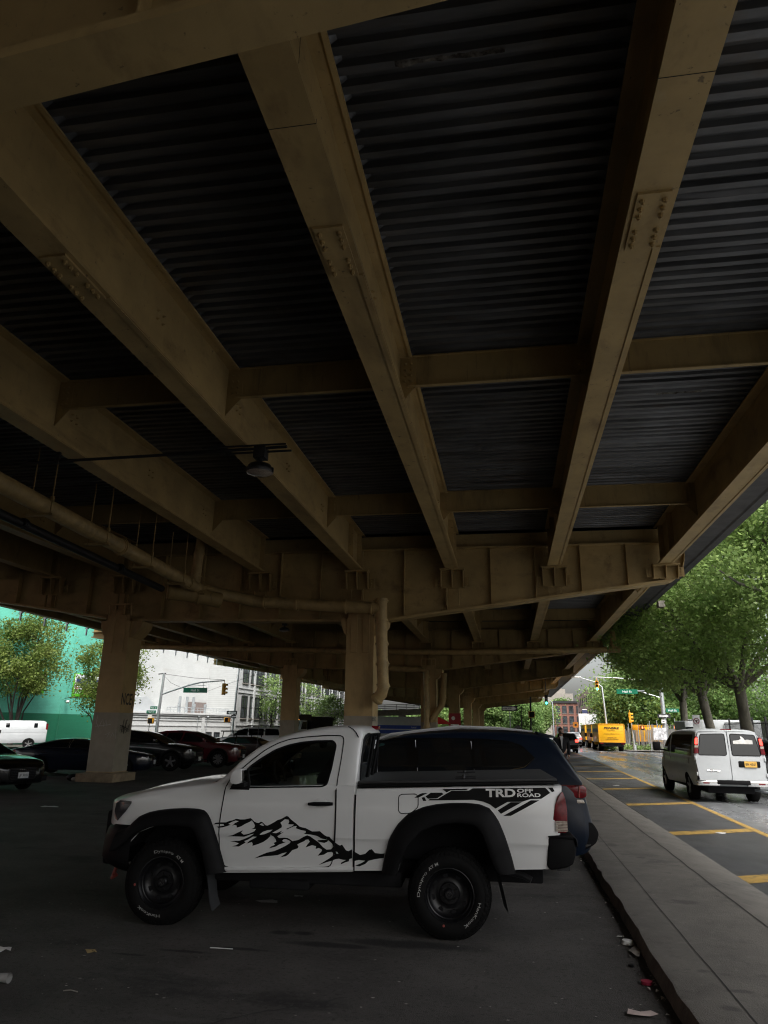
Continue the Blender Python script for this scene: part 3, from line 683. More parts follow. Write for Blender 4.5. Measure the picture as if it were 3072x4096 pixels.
# ------------------------------------------------------- the white pickup
MOUNT=[(0.933,0.889),(0.909,0.905),(0.855,0.910),(0.805,0.912),(0.774,0.925),(0.738,0.933),(0.712,0.945),(0.694,0.947),(0.666,0.942),(0.621,0.944),(0.585,0.952),(0.563,0.957),(0.548,0.949),(0.524,0.928),(0.496,0.917),(0.478,0.916),(0.461,0.926),(0.445,0.927),(0.428,0.913),(0.407,0.897),(0.389,0.896),(0.365,0.906),(0.321,0.930),(0.295,0.947),(0.260,0.958),(0.230,0.973),(0.208,0.986),(0.190,0.983),(0.161,0.958),(0.129,0.936),(0.106,0.922),(0.073,0.897),(0.046,0.890),(0.011,0.885),(-0.021,0.870),(-0.053,0.857),(-0.092,0.859),(-0.128,0.862),(-0.146,0.848),(-0.173,0.829),(-0.196,0.818),(-0.222,0.817),(-0.240,0.796),(-0.272,0.769),(-0.308,0.747),(-0.325,0.741),(-0.344,0.750),(-0.361,0.729),(-0.383,0.702),(-0.405,0.695),(-0.427,0.704),(-0.441,0.712),(-0.443,0.634),(-0.416,0.626),(-0.412,0.606),(-0.378,0.596),(-0.335,0.577),(-0.339,0.592),(-0.386,0.617),(-0.356,0.618),(-0.316,0.626),(-0.286,0.621),(-0.252,0.607),(-0.200,0.591),(-0.123,0.564),(-0.166,0.590),(-0.234,0.631),(-0.272,0.660),(-0.265,0.671),(-0.245,0.682),(-0.206,0.677),(-0.172,0.656),(-0.111,0.644),(-0.132,0.667),(-0.153,0.691),(-0.148,0.702),(-0.121,0.713),(-0.089,0.702),(-0.094,0.727),(-0.054,0.735),(-0.028,0.726),(0.008,0.713),(-0.010,0.741),(-0.031,0.765),(-0.016,0.785),(0.010,0.780),(0.022,0.768),(0.061,0.751),(0.092,0.736),(0.077,0.718),(0.085,0.702),(0.137,0.685),(0.171,0.648),(0.196,0.630),(0.253,0.618),(0.215,0.643),(0.189,0.665),(0.233,0.654),(0.276,0.637),(0.329,0.629),(0.408,0.621),(0.505,0.600),(0.453,0.627),(0.384,0.655),(0.314,0.671),(0.253,0.697),(0.210,0.718),(0.167,0.743),(0.155,0.758),(0.173,0.771),(0.196,0.778),(0.223,0.779),(0.240,0.765),(0.230,0.755),(0.203,0.754),(0.229,0.743),(0.264,0.732),(0.299,0.711),(0.364,0.693),(0.347,0.710),(0.308,0.727),(0.323,0.742),(0.297,0.755),(0.303,0.775),(0.322,0.798),(0.357,0.817),(0.354,0.805),(0.383,0.776),(0.426,0.747),(0.469,0.729),(0.531,0.709),(0.528,0.727),(0.538,0.743),(0.590,0.728),(0.561,0.754),(0.518,0.776),(0.490,0.792),(0.528,0.793),(0.580,0.762),(0.615,0.749),(0.600,0.737),(0.622,0.724),(0.665,0.699),(0.732,0.699),(0.693,0.710),(0.667,0.727),(0.713,0.740),(0.756,0.738),(0.714,0.748),(0.664,0.751),(0.616,0.768),(0.564,0.790),(0.516,0.820),(0.556,0.810),(0.618,0.788),(0.672,0.789),(0.787,0.787),(0.727,0.801),(0.675,0.827),(0.631,0.847),(0.648,0.824),(0.619,0.807),(0.575,0.816),(0.518,0.840),(0.501,0.862),(0.549,0.859),(0.520,0.872),(0.513,0.892),(0.528,0.916),(0.548,0.938),(0.565,0.925),(0.617,0.901),(0.652,0.880),(0.694,0.867),(0.698,0.887),(0.721,0.892),(0.743,0.881),(0.718,0.906),(0.678,0.926),(0.711,0.931),(0.746,0.918),(0.781,0.899),(0.757,0.891),(0.788,0.880),(0.833,0.866),(0.878,0.861),(0.899,0.870),(0.821,0.883),(0.831,0.895),(0.867,0.896)]
MH1=[(0.263,0.924),(0.220,0.957),(0.184,0.954),(0.176,0.935),(0.186,0.914),(0.128,0.912),(0.149,0.895),(0.201,0.874),(0.196,0.866),(0.131,0.896),(0.100,0.901),(0.108,0.880),(0.058,0.866),(0.009,0.859),(0.009,0.845),(0.030,0.833),(-0.041,0.829),(-0.103,0.819),(-0.148,0.797),(-0.206,0.787),(-0.246,0.757),(-0.263,0.730),(-0.239,0.705),(-0.196,0.700),(-0.160,0.722),(-0.114,0.764),(-0.065,0.794),(-0.037,0.813),(-0.006,0.822),(0.029,0.807),(0.080,0.778),(0.137,0.764),(0.183,0.790),(0.215,0.793),(0.272,0.789),(0.288,0.803),(0.256,0.824),(0.222,0.846),(0.261,0.832),(0.241,0.856),(0.297,0.831),(0.338,0.833),(0.290,0.859),(0.247,0.884),(0.248,0.904)]
MH2=[(0.462,0.815),(0.432,0.838),(0.388,0.854),(0.335,0.861),(0.360,0.841),(0.413,0.819),(0.453,0.811)]
MH3=[(0.468,0.902),(0.445,0.917),(0.422,0.895),(0.436,0.891)]
MH4=[(-0.284,0.687),(-0.301,0.684),(-0.311,0.669),(-0.293,0.668)]
MISL=[(-0.105,0.780),(-0.157,0.785),(-0.210,0.787),(-0.202,0.771),(-0.172,0.758),(-0.114,0.768)]
MBED=[(-0.450,0.698),(-0.488,0.681),(-0.520,0.665),(-0.568,0.678),(-0.606,0.713),(-0.630,0.719),(-0.662,0.687),(-0.717,0.683),(-0.753,0.687),(-0.745,0.647),(-0.663,0.634),(-0.601,0.618),(-0.570,0.589),(-0.515,0.566),(-0.472,0.571),(-0.530,0.594),(-0.569,0.617),(-0.506,0.622),(-0.462,0.610),(-0.452,0.620)]
S1=[(-1.299,1.264),(-1.554,1.275),(-1.524,1.261),(-1.379,1.255),(-1.338,1.236)]
S2=[(-1.031,1.181),(-1.076,1.212),(-1.107,1.224),(-1.162,1.227),(-1.132,1.213),(-1.071,1.183)]
S3=[(-1.099,1.184),(-1.127,1.190),(-1.147,1.157),(-1.117,1.155)]
S4=[(-1.137,1.196),(-1.188,1.229),(-1.293,1.233),(-1.310,1.220),(-1.248,1.182),(-1.162,1.176)]
S5=[(-1.165,1.161),(-1.177,1.174),(-1.258,1.178),(-1.328,1.220),(-1.386,1.251),(-1.549,1.257),(-1.589,1.278),(-2.269,1.300),(-2.314,1.254),(-2.226,1.202),(-2.128,1.198),(-2.044,1.172),(-1.941,1.169),(-1.912,1.168),(-1.797,1.107),(-1.744,1.143),(-1.686,1.164),(-1.597,1.177)]
S6=[(-1.816,1.092),(-1.941,1.166),(-2.044,1.169),(-1.845,1.063)]
S7=[(-1.867,1.047),(-2.128,1.187),(-2.208,1.189),(-1.937,1.049)]
S8=[(-2.297,1.300),(-2.338,1.301),(-2.357,1.269),(-2.330,1.260)]
MUDF = mat('dusty_rubber_flap', (.035,.037,.04), .7)
TK = thing('pickup_truck', 'white lifted pickup with black flares, mountain decal and black bed cover', 'pickup truck', (-2.0,7.96,0), R(-176.99))
def smooth01(t): t = max(0, min(1, t)); return t*t*(3-2*t)
def tplan(x):                                    # fender and tailgate taper seen from above
    d = 0
    if x > 1.25: d += .075*((x-1.25)/.7)**2
    if x < -2.0: d += .035*((-2.0-x)/.36)**2
    return d
def ty(x, z):
    y = .872
    if z > .95: y -= .028*((z-.95)/.3)**2
    if z < .8: y -= .014*smooth01((.835-z)/.085) + .028*((.8-z)/.35)**2
    return y - tplan(x)
ZT = [(2.20,1.04),(2.05,1.075),(1.95,1.09),(1.81,1.13),(1.68,1.165),(1.38,1.212),(.99,1.262),(.90,1.27),(.75,1.235),(-.45,1.285)]
def tzt(x): return float(np.interp(x, [p[0] for p in ZT][::-1], [p[1] for p in ZT][::-1]))
def tring(x, zb, zt, w=None, r=.05, cr=.0, n=10, bw=.1):
    """full section ring of the lower body at x"""
    zs = [zb+(zt-r-zb)*k/n for k in range(n+1)]
    zs = sorted(zs[:1]+zs[-1:]+[min(max(q, zb+.002+.0004*i), zt-r-.002) for i, q in enumerate([.745,.762,.779,.796,.812,.826,.838])]+zs[1:-1])
    half = []
    f = (lambda z: ty(x,z)) if w is None else (lambda z: w-(.872-ty(1.2,z)))
    yt = f(zt-r)
    half += [(0,zt+cr),(yt*.4,zt+cr*.9),(yt*.7,zt+cr*.62),(yt*.86,zt+cr*.28)]
    for k in range(5):
        a = math.pi/2*(1-k/4); half.append((yt-r+r*math.cos(a), zt-r+r*math.sin(a)))
    for z in zs[-2::-1]: half.append((f(z), z))
    half += [(f(zb)-bw, zb-.01), (0, zb-.01)]
    return [(x, y, z) for y, z in half] + [(x, -y, z) for y, z in half[-2:0:-1]]
# --- cab and nose
rings = []
for x, w_, zb, zt, r in [(2.195,.28,.86,1.03,.03),(2.18,.42,.85,1.05,.035),(2.13,.58,.845,1.06,.035),(2.06,.70,.84,1.073,.04),(1.99,.772,.835,1.083,.04)]:
    rings.append(tring(x, zb, zt, w_, r, .035))
for x in np.r_[1.92,1.86,1.80,np.arange(1.72,-.40,-.06),-.40,-.43,-.445]:
    zb = float(np.interp(x, [-.45,.8,1.7,1.95], [.515,.46,.5,.83])); cr = float(np.interp(x, [.6,.95,1.3,2.0], [0,.03,.055,.04]))
    rings.append(tring(float(x), zb, tzt(x), None, .055 if x > .9 else .03, cr))
mb = MB(); mb.loft(rings)
body = mb.build('cab_body', [WPAINT, INTR], TK, ang=40)
FIN = [(1.98,.2),(1.90,.5),(1.80,.68),(1.70,.79),(1.60,.83),(1.51,.86),(1.40,.87),(1.28,.873),(1.14,.866),(1.09,.835),(1.04,.74),(1.0,.65),(.965,.52),(.92,.2)]
RIN = [(-.85,.2),(-.875,.52),(-.905,.63),(-.98,.77),(-1.10,.895),(-1.26,.96),(-1.44,.98),(-1.59,.965),(-1.655,.91),(-1.71,.77),(-1.755,.63),(-1.81,.55),(-1.86,.2)]
def archcut(poly):
    c = MB()
    for s_ in (-1,1): c.prism(poly, s_*.42, s_*1.3, lambda u,v,a: (u,a,v), 0)
    return c.build('cutter', [INTR], TK, smooth=False)
diff(body, archcut(FIN))
# --- bed
rings = []
for x in np.r_[-.468,-.472,-.49,np.arange(-.55,-2.2,-.07),-2.2,-2.26,-2.30]:
    zb = float(np.interp(-x, [.46,2.2,2.3], [.525,.60,.605])); zt = float(np.interp(-x, [.46,2.4], [1.245,1.325]))
    rings.append(tring(float(x), zb, zt, None, .035, 0))
for x, dz in ((-2.33,.06),(-2.355,.3)): rings.append(tring(x, .61+dz, 1.32, None, .03, 0))
# the upper corner runs further back than the lower one
for r_ in rings[-3:]:
    for i, p in enumerate(r_):
        q = (p[2]-.61)/.7; r_[i] = (p[0]-.07*max(0,q), p[1]-.012*max(0,q), p[2])
mb = MB(); mb.loft(rings)
bed = mb.build('bed_body', [WPAINT, INTR], TK, ang=40); diff(bed, archcut(RIN))
mb = MB(); mb.bx(-.470,-.44,-.8,.8,.52,1.24); mb.build('cab_gap', INTR, TK)
# --- greenhouse: a shell with window openings
RZ = [(1.02,1.255),(.90,1.335),(.86,1.375),(.73,1.515),(.57,1.64),(.42,1.715),(.23,1.775),(.04,1.812),(-.14,1.835),(-.32,1.845),(-.45,1.835),(-.52,1.81),(-.565,1.765),(-.578,1.71)]
def tzr(x): return float(np.interp(-x, [-p[0] for p in RZ], [p[1] for p in RZ]))
def tcy(z): return .842-.205*max(0,(z-1.22)/.6)**1.18
def cring(x, off=0, xs=0):
    zr = float(sinterp([-p[0] for p in RZ], [p[1] for p in RZ], -x, .03)[0])-off; r = min(.085, max(.012,(zr-1.2)*.5)); zb = 1.19+off*.2
    yt = tcy(zr-r)-off; half = [(0,zr),(yt*.45,zr-.004),(yt*.8,zr-.014),(yt-r,zr-.022)]
    for k in range(1,5):
        a = math.pi/2*(1-k/4); half.append((yt-r+r*math.cos(a), zr-.022-r+r*math.sin(a)))
    z1 = half[-1][1]
    for k in range(1,8):
        z = z1+(zb-z1)*k/7; half.append((tcy(z)-off, z))
    half.append((0,zb))
    out = [(y,z) for y,z in half]+[(-y,z) for y,z in half[-2:0:-1]]
    # back of the cab leans and bows
    return [(x-xs*(1-(y/.7)**2)*.5, y, z) for y, z in out]
xs_ = np.r_[1.0,.95,.9,np.arange(.85,-.4,-.05),-.40]
rings = [cring(float(x)) for x in xs_]
for x, zr, bow in ((-.43,1.832,.10),(-.452,1.80,.17),(-.462,1.765,.20)):
    base = cring(-.42); zmax = max(p[2] for p in base)
    rr = []
    for p in base:
        z = 1.19+(p[2]-1.19)*(zr-1.19)/(zmax-1.19); q = (z-1.19)/.6
        rr.append((x-bow*(1-(p[1]/.72)**2)*max(0,q)**.8*.55, p[1]*(1-.01), z))
    rings.append(rr)
outer = MB(); outer.loft(rings)
inn = [[(p[0], p[1]*.93, 1.19+.01+(p[2]-1.19)*.93) for p in r_] for r_ in rings[2:-1]]
cab = outer.build('cab_roof', [WPAINT, BPLAST], TK, ang=45)
cut = MB(); cut.loft(inn); diff(cab, cut.build('cutter', [INTR], TK))
WIN = roundpoly([(.80,1.222),(.63,1.42),(.54,1.49),(.39,1.585),(.26,1.632),(.13,1.66),(0,1.675),(-.19,1.682),(-.225,1.645),(-.20,1.43),(-.17,1.285),(-.13,1.255)], .03)
cut = MB(); cut.prism(WIN, -1.2, 1.2, lambda u,v,a: (u,a,v)); diff(cab, cut.build('cutter', [BPLAST], TK))
BW = roundpoly([(-.66,1.295),(.66,1.295),(.60,1.70),(.50,1.75),(-.50,1.75),(-.60,1.70)], .07)
cut = MB(); cut.prism(BW, -.9, -.36, lambda u,v,a: (a,u,v)); diff(cab, cut.build('cutter', [BPLAST], TK))
WS = [(-.64,0),(.64,0),(.52,1),(-.52,1)]
cut = MB(); cut.prism([(.93,1.30),(1.2,1.30),(1.2,1.9),(.42,1.9),(.42,1.70),(.62,1.58),(.78,1.44)], -.58, .58, lambda u,v,a: (u,a,v)); diff(cab, cut.build('cutter', [BPLAST], TK))
# --- panes
def pane(name, poly, fn, m, par=TK):
    v, f = fill2d([poly], .12); mb = MB(); mb.add([fn(u,w_) for u,w_ in v], f); return mb.build(name, m, par, ang=60, fix=False)
for s_ in (1,-1): pane('side_window', WIN, lambda u,v: (u, s_*(tcy(v)-.012), v), GLASS)
def backx(y, z):
    q = max(0,(z-1.19)/.6); return -.455-.20*.55*(1-(y/.72)**2)*q**.8+.012
pane('back_window', BW, lambda u,v: (backx(u,v), u, v), GLASS)
rows = [[(x+.0, y*(1-.25*(1-t)), tzr(x)-.02) for y in np.linspace(-.62,.62,7)] for t, x in [(k/8, .44+.50*k/8) for k in range(9)]]
mb = MB(); mb.grid(rows); mb.build('windshield', GLASS, TK, ang=60)
def ringline(mb, poly, fn, r=.006, n=5, m=0):
    p = [fn(u,v) for u,v in poly]; p.append(p[0]); mb.tube(p, r, n, m, cap=False)
mb = MB(); ringline(mb, BW, lambda u,v: (backx(u,v)-.016,u,v), .016)
for u in (-.19,.19): mb.tube([(backx(u,1.30)-.01,u,1.30),(backx(u,1.5)-.01,u,1.5),(backx(u,1.735)-.01,u,1.735)], .014, 5)
mb.build('window_seal', BPLAST, TK)
mb = MB(); mb.add([(backx(-.05,z)-.016, y, z) for y, z in ((.06,1.60),(.15,1.60),(.15,1.69),(.06,1.69))], [(0,1,2,3)]); mb.add([(backx(-.05,z)-.018, y, z) for y, z in ((.065,1.632),(.145,1.632),(.145,1.645),(.065,1.645))], [(0,1,2,3)], 1); mb.build('window_sticker', [SWHITE, SBLACK], TK, fix=False)
mb = MB(); ringline(mb, WIN, lambda u,v: (u, tcy(v)+.0, v), .011); mb.build('window_seal', BPLAST, TK)
# --- things seen through the glass
mb = MB(); mb.bx(-.42,.9,-.74,.74,1.0,1.215); mb.build('cab_floor', INTR, TK)
mb = MB(); mb.prism([(.92,1.2),(.92,1.27),(.70,1.31),(.55,1.28),(.52,1.2)], -.70, .70, lambda u,v,a: (u,a,v)); mb.build('dashboard', INTR, TK, bevel=.02)
for y in (.36,-.36):
    mb = MB(); mb.prism([(-.05,1.2),(.0,1.3),(-.17,1.56),(-.27,1.56),(-.22,1.2)], y-.24, y+.24, lambda u,v,a: (u,a,v)); mb.bx(-.29,-.19,y-.13,y+.13,1.57,1.74); mb.build('seat', SEAT, TK, bevel=.035)
mb = MB(); c = Vector((.42,.36,1.29)); mb.tube([c+Vector((.06*math.sin(t),.18*math.cos(t),.17*math.sin(t))) for t in np.linspace(0,2*math.pi,25)], .016, 6); mb.tube([c,c+Vector((.2,0,-.08))], .03, 6); mb.build('steering_wheel', INTR, TK)
# --- black flares
def flare(name, out, inn, s_):
    n = 44; A = resample(out, n); B = resample(inn, n); rows = []
    for a, b in zip(A, B):
        row = []
        for t, dy in ((0,.0),(.03,.022),(.12,.05),(.35,.078),(.7,.094),(.93,.098),(1,.09)):
            x, z = a*(1-t)+b*t; yb = ty(float(np.interp(x,[-2.3,2],[-2.3,2])), max(.5,float(z)))
            row.append((x, s_*(max(yb,.86)*0+ (ty(min(float(a[0]),1.55),max(.55,float(a[1])))+.002) + dy), z))
        row.append((b[0], s_*.80, b[1])); rows.append(row)
    mb = MB(); mb.grid(rows); mb.build(name, BPLAST, TK, ang=60)
FO = [(1.90,.80),(1.80,.84),(1.755,.89),(1.70,.94),(1.61,.98),(1.50,1.004),(1.38,1.02),(1.23,1.03),(1.11,1.028),(1.04,1.018),(.995,.985),(.968,.945),(.92,.85),(.875,.735),(.835,.63),(.805,.545),(.77,.475)]
FI = [(1.93,.62),(1.87,.64),(1.80,.70),(1.70,.79),(1.60,.835),(1.51,.862),(1.40,.872),(1.28,.875),(1.14,.868),(1.09,.837),(1.04,.742),(1.0,.65),(.965,.52),(.945,.46)]
RO = [(-.725,.525),(-.75,.65),(-.79,.81),(-.87,.942),(-.975,1.043),(-1.12,1.105),(-1.25,1.133),(-1.39,1.146),(-1.54,1.15),(-1.66,1.14),(-1.738,1.11),(-1.785,1.06),(-1.83,.99),(-1.885,.855),(-1.93,.71),(-1.965,.565)]
RI = RIN[1:-1]; RI = [(-.87,.51)]+RI[1:-1]+[(-1.80,.555)]
for s_ in (1,-1): flare('front_flare', FO, FI, s_); flare('rear_flare', RO, RI, s_)
# --- underbody
mb = MB(); mb.bx(-2.25,1.75,-.42,.42,.40,.60); mb.bx(-.9,.95,-.66,.66,.36,.50); mb.bx(-1.45,-1.25,-.72,.72,.28,.42); mb.bx(1.3,1.5,-.72,.72,.28,.42)
mb.bx(.0,.6,.35,.66,.30,.42); mb.build('chassis', INTR, TK, bevel=.02)
mb = MB(); mb.tube([(-1.9,.55,.52),(-2.05,.6,.50),(-2.12,.62,.47)], .03); mb.build('exhaust', DARKM, TK)
# --- sill
mb = MB()
for s_ in (1,-1): mb.loft([[(x, s_*(.838+dy), z+(.8-x)*.035) for dy, z in ((0,.475),(.022,.478),(.03,.495),(.022,.512),(0,.515))] for x in np.linspace(.82,-.455,20)])
mb.build('sill', WPAINT, TK)
# --- bumpers
def sweep(prof, plan):
    rows = []
    for (x, y), (nx, ny) in plan: rows.append([(x+nx*dx, y+ny*dx, z) for dx, z in prof])
    return rows
pl = []
for s_, y in [(1,y) for y in (.885,.88,.86,.80,.68,.5,.25)]+[(1,0)]+[(-1,y) for y in (.25,.5,.68,.80,.86,.88,.885)]:
    x = float(np.interp(y,[0,.5,.68,.80,.86,.88,.885],[2.22,2.17,2.10,2.0,1.92,1.84,1.74])); an = float(np.interp(y,[0,.5,.68,.8,.88],[0,.25,.5,.9,1.5]))
    pl.append(((x, s_*y), (math.cos(an), s_*math.sin(an))))
mb = MB(); rows = sweep([(-.11,.855),(-.03,.852),(.0,.80),(.02,.73),(.03,.62),(.03,.54),(-.01,.49),(-.08,.45),(-.16,.42)], pl); mb.grid(rows)
mb.build('front_bumper', BPLAST, TK, ang=60)
mb = MB(); mb.bx(2.0,2.2,-.55,.55,.44,.95); mb.build('grille', INTR, TK, bevel=.03)
mb = MB(); mb.tube([(2.0,.5,.45),(2.06,.5,.40),(2.08,.5,.33)], .018); mb.tube([(2.05,.47,.34),(2.09,.5,.31),(2.05,.53,.34)], .018); mb.build('tow_hook', REDDOT, TK)
mb = MB(); mb.prism([(-2.27,.875),(-2.49,.89),(-2.515,.86),(-2.52,.78),(-2.51,.72),(-2.485,.65),(-2.42,.62),(-2.28,.595),(-2.25,.63),(-2.265,.78)], -.86, .86, lambda u,v,a: (u,a,v)); mb.build('rear_bumper', BPLAST, TK, bevel=.025, seg=3)
mb = MB(); mb.prism([(-2.27,.885),(-2.49,.90),(-2.53,.865),(-2.535,.80),(-2.52,.80),(-2.515,.86),(-2.27,.872)], -.87, .87, lambda u,v,a: (u,a,v)); mb.build('bumper_cap', BPLAST, TK, bevel=.006)
mb = MB(); mb.bx(-2.47,-2.35,.5,.72,.575,.62); mb.bx(-2.5,-2.44,-.06,.06,.55,.66); mb.build('tow_bracket', DARKM, TK)
mb = MB(); mb.prism([(-2.30,.63),(-2.36,.64),(-2.425,1.30),(-2.37,1.31)], -.74, .74, lambda u,v,a: (u,a,v)); mb.build('tailgate', WPAINT, TK, bevel=.012)
# --- bed cover
mb = MB()
mb.prism([(-.475,1.262),(-2.40,1.335),(-2.395,1.358),(-.475,1.285)], -.835, .835, lambda u,v,a: (u,a,v)); mb.build('bed_rail', BPLAST, TK, bevel=.008)
mb = MB(); mb.prism([(-.47,1.285),(-2.385,1.358),(-2.38,1.385),(-.47,1.312)], -.80, .80, lambda u,v,a: (u,a,v)); mb.build('bed_cover', TONN, TK, bevel=.01)
for y in (.72,.45,-.3): mb = MB(); mb.tube([(-1.42,y,1.352),(-1.5,y,1.356),(-1.62,y,1.36)], .008, 5); mb.sphere((-1.5,y,1.362), .018, 5); mb.build('cover_latch', DARKM, TK)
# --- lamps
HL = [(1.885,1.075),(1.81,1.07),(1.812,1.05),(1.865,.975),(1.95,.885),(1.99,.90),(2.02,.97),(2.0,1.045),(1.95,1.075)]
def noseY(x, z): return float(np.interp(x, [1.80,1.86,1.92,1.99,2.06,2.13], [ty(1.8,z),ty(1.86,z),ty(1.92,z),.772,.70,.58]))
for s_ in (1,-1): pane('headlight', HL, lambda u,v: (u+.004, s_*(noseY(u,v)+.008), v), DLENS)
TL = [(-2.42,1.272),(-2.445,1.20),(-2.455,1.09),(-2.445,.925),(-2.43,.912),(-2.29,.905),(-2.315,1.01),(-2.345,1.15),(-2.375,1.225)]
for s_ in (1,-1):
    mb = MB(); mb.prism(roundpoly(TL,.015), s_*.70, s_*.858, lambda u,v,a: (u-.006,a-s_*tplan(u)*.6,v)); tl = mb.build('tail_light', REDL, TK, bevel=.012)
    mb = MB()
    for k in range(7): mb.bx(-2.452,-2.345,*sorted((s_*.835,s_*.853)),.925+.013*k,.9345+.013*k)
    mb.build('reverse_lens', CLEARL, tl)
mb = MB(); mb.prism(roundpoly([(-.09,1.795),(.09,1.795),(.08,1.835),(-.08,1.835)],.012), -.575, -.50, lambda u,v,a: (a,u,v)); mb.build('third_brake_light', REDL, TK, bevel=.008)
# --- door lines, handle, fuel flap
def yb(x, z): return (ty(x,z) if z < 1.235 else tcy(z))
DL = [(.855,1.12),(.87,.95),(.872,.82),(.866,.74),(.85,.62),(.825,.545),(.79,.515),(.75,.51),(.3,.525),(-.18,.545),(-.235,.555),(-.26,.62),(-.268,.74),(-.275,.86),(-.268,1.14),(-.268,1.25),(-.275,1.35),(-.29,1.49),(-.302,1.69),(-.29,1.725),(-.26,1.735),(-.1,1.732),(.08,1.717),(.26,1.69),(.39,1.645),(.5,1.582),(.62,1.485),(.76,1.355),(.82,1.29),(.85,1.22)]
DL = roundpoly(DL, .03, 2)
for s_ in (1,-1):
    mb = MB(); P = []
    p = resample(DL+[DL[0]], 150)
    for u, v in p:
        b = 1 if v < 1.20 else (0 if v > 1.27 else (1.27-v)/.07)
        P.append((u, s_*(b*ty(u,v)+(1-b)*tcy(v)+.0005), v))
    mb.tube(P, .0055, 5, cap=False); d_ = mb.build('door_seam', INTR, TK)
    mb = MB(); mb.sphere((-.125,s_*(ty(0,1.1)-.004),1.10), (.075,.010,.052), 8); mb.build('handle_cup', WPAINT, TK)
    mb = MB(); mb.tube([(-.005,s_*(ty(0,1.1)+.02),1.10),(-.06,s_*(ty(0,1.1)+.038),1.104),(-.18,s_*(ty(0,1.1)+.038),1.107),(-.245,s_*(ty(0,1.1)+.02),1.108)], [.013,.018,.019,.015], 8); mb.build('door_handle', BPLAST, TK)
    mb = MB(); mb.tube([(-.272,s_*(ty(0,.9)+.004),.72),(-.276,s_*(ty(0,.9)+.006),.9),(-.270,s_*(ty(0,1.2)+.008),1.235)], .008, 5); mb.build('door_edge_guard', BPLAST, TK)
FU = roundpoly([(-.88,1.19),(-.905,1.208),(-1.045,1.215),(-1.068,1.19),(-1.068,1.10),(-1.0,1.045),(-.905,1.038),(-.88,1.06)], .02)
mb = MB(); ringline(mb, FU, lambda u,v: (u, ty(u,v)+.0005, v), .004); mb.build('fuel_flap', INTR, TK)
# seam at the rear corner of the cab, and the drip line above the door
mb = MB(); mb.tube([(-.33,tcy(1.79)*.0+.60,1.822),(-.38,.635,1.80),(-.42,.66,1.765),(-.447,.672,1.72)], .006, 5); mb.build('roof_seam', INTR, TK)
# --- mirrors
for s_ in (1,-1):
    mb = MB(); y0 = s_*.88
    mb.prism(roundpoly([(.745,1.285),(.735,1.36),(.70,1.405),(.635,1.415),(.625,1.29),(.68,1.272)],.02), y0, y0+s_*.17, lambda u,v,a: (u,a,v)); mr = mb.build('side_mirror', WPAINT, TK, bevel=.018, seg=3)
    mb = MB(); mb.bx(.612,.628,*sorted((y0+s_*.015,y0+s_*.155)),1.295,1.40); mb.build('mirror_glass', CHROME, mr)
    mb = MB(); mb.prism([(.815,1.205),(.60,1.205),(.60,1.28),(.625,1.42)], y0-s_*.055, y0-s_*.028, lambda u,v,a: (u,a,v)); mb.bx(.62,.73,*sorted((y0-s_*.03,y0+s_*.1)),1.245,1.285); mb.bx(.70,.752,*sorted((y0+s_*.02,y0+s_*.12)),1.315,1.345); mb.build('mirror_arm', BPLAST, mr, bevel=.006)
mb = MB(); mb.prism([(.86,1.255),(.98,1.278),(.85,1.27),(.80,1.235)], .70, .80, lambda u,v,a: (u,a,v)); mb.build('cowl_vent', BPLAST, TK)
mb = MB(); mb.tube([(.98,-.55,1.29),(.96,-.56,1.9),(.95,-.565,2.25)], [.005,.003,.002], 5); mb.build('aerial', DARKM, TK)
# --- mud flaps
for xs2, pts in ((0,[(1.03,.64),(.965,.40),(.935,.22),(.90,.14),(.85,.15)]),(1,[(-1.745,.72),(-1.81,.44),(-1.855,.24)])):
    for s_ in (1,-1):
        mb = MB(); rows = [[(x-k*.006, s_*(.60+.29*k/4), z) for k in range(5)] for x, z in resample(pts[:4] if xs2 == 0 else pts, 8)]
        mb.grid(rows); mb.grid([[(p[0]-.008,p[1],p[2]) for p in r_] for r_ in rows]); mb.build('mud_flap', MUDF, TK, ang=60)
# --- decals follow the door skin
def decal(name, polys, m=DECAL, off=.0036):
    v, f = fill2d(polys, .022); mb = MB(); mb.add([(u, ty(u,w_)+off, w_) for u, w_ in v], f); return mb.build(name, m, TK, fix=False, ang=60)
decal('mountain_decal', [MOUNT, MH1, MH2, MH3, MH4]); decal('mountain_decal', [MISL]); decal('mountain_decal', [MBED])
for q in (S1,S2,S3,S4,S5,S6,S7,S8): decal('bed_stripe', [q])
def side(x0, z0, sl=.025): return lambda u,v: (x0-u, ty(x0-u, z0+v)+.0052, z0+v+u*sl)
mb = MB(); add_text(mb, 'TRD', side(-1.71,1.208), .096, center=False, bold=.035, fit=.278); add_text(mb, 'OFF', side(-2.003,1.252), .044, center=False, bold=.03, fit=.150); add_text(mb, 'ROAD', side(-2.003,1.213), .044, center=False, bold=.03, fit=.218)
mb.build('bed_lettering', DWHITE, TK, fix=False)
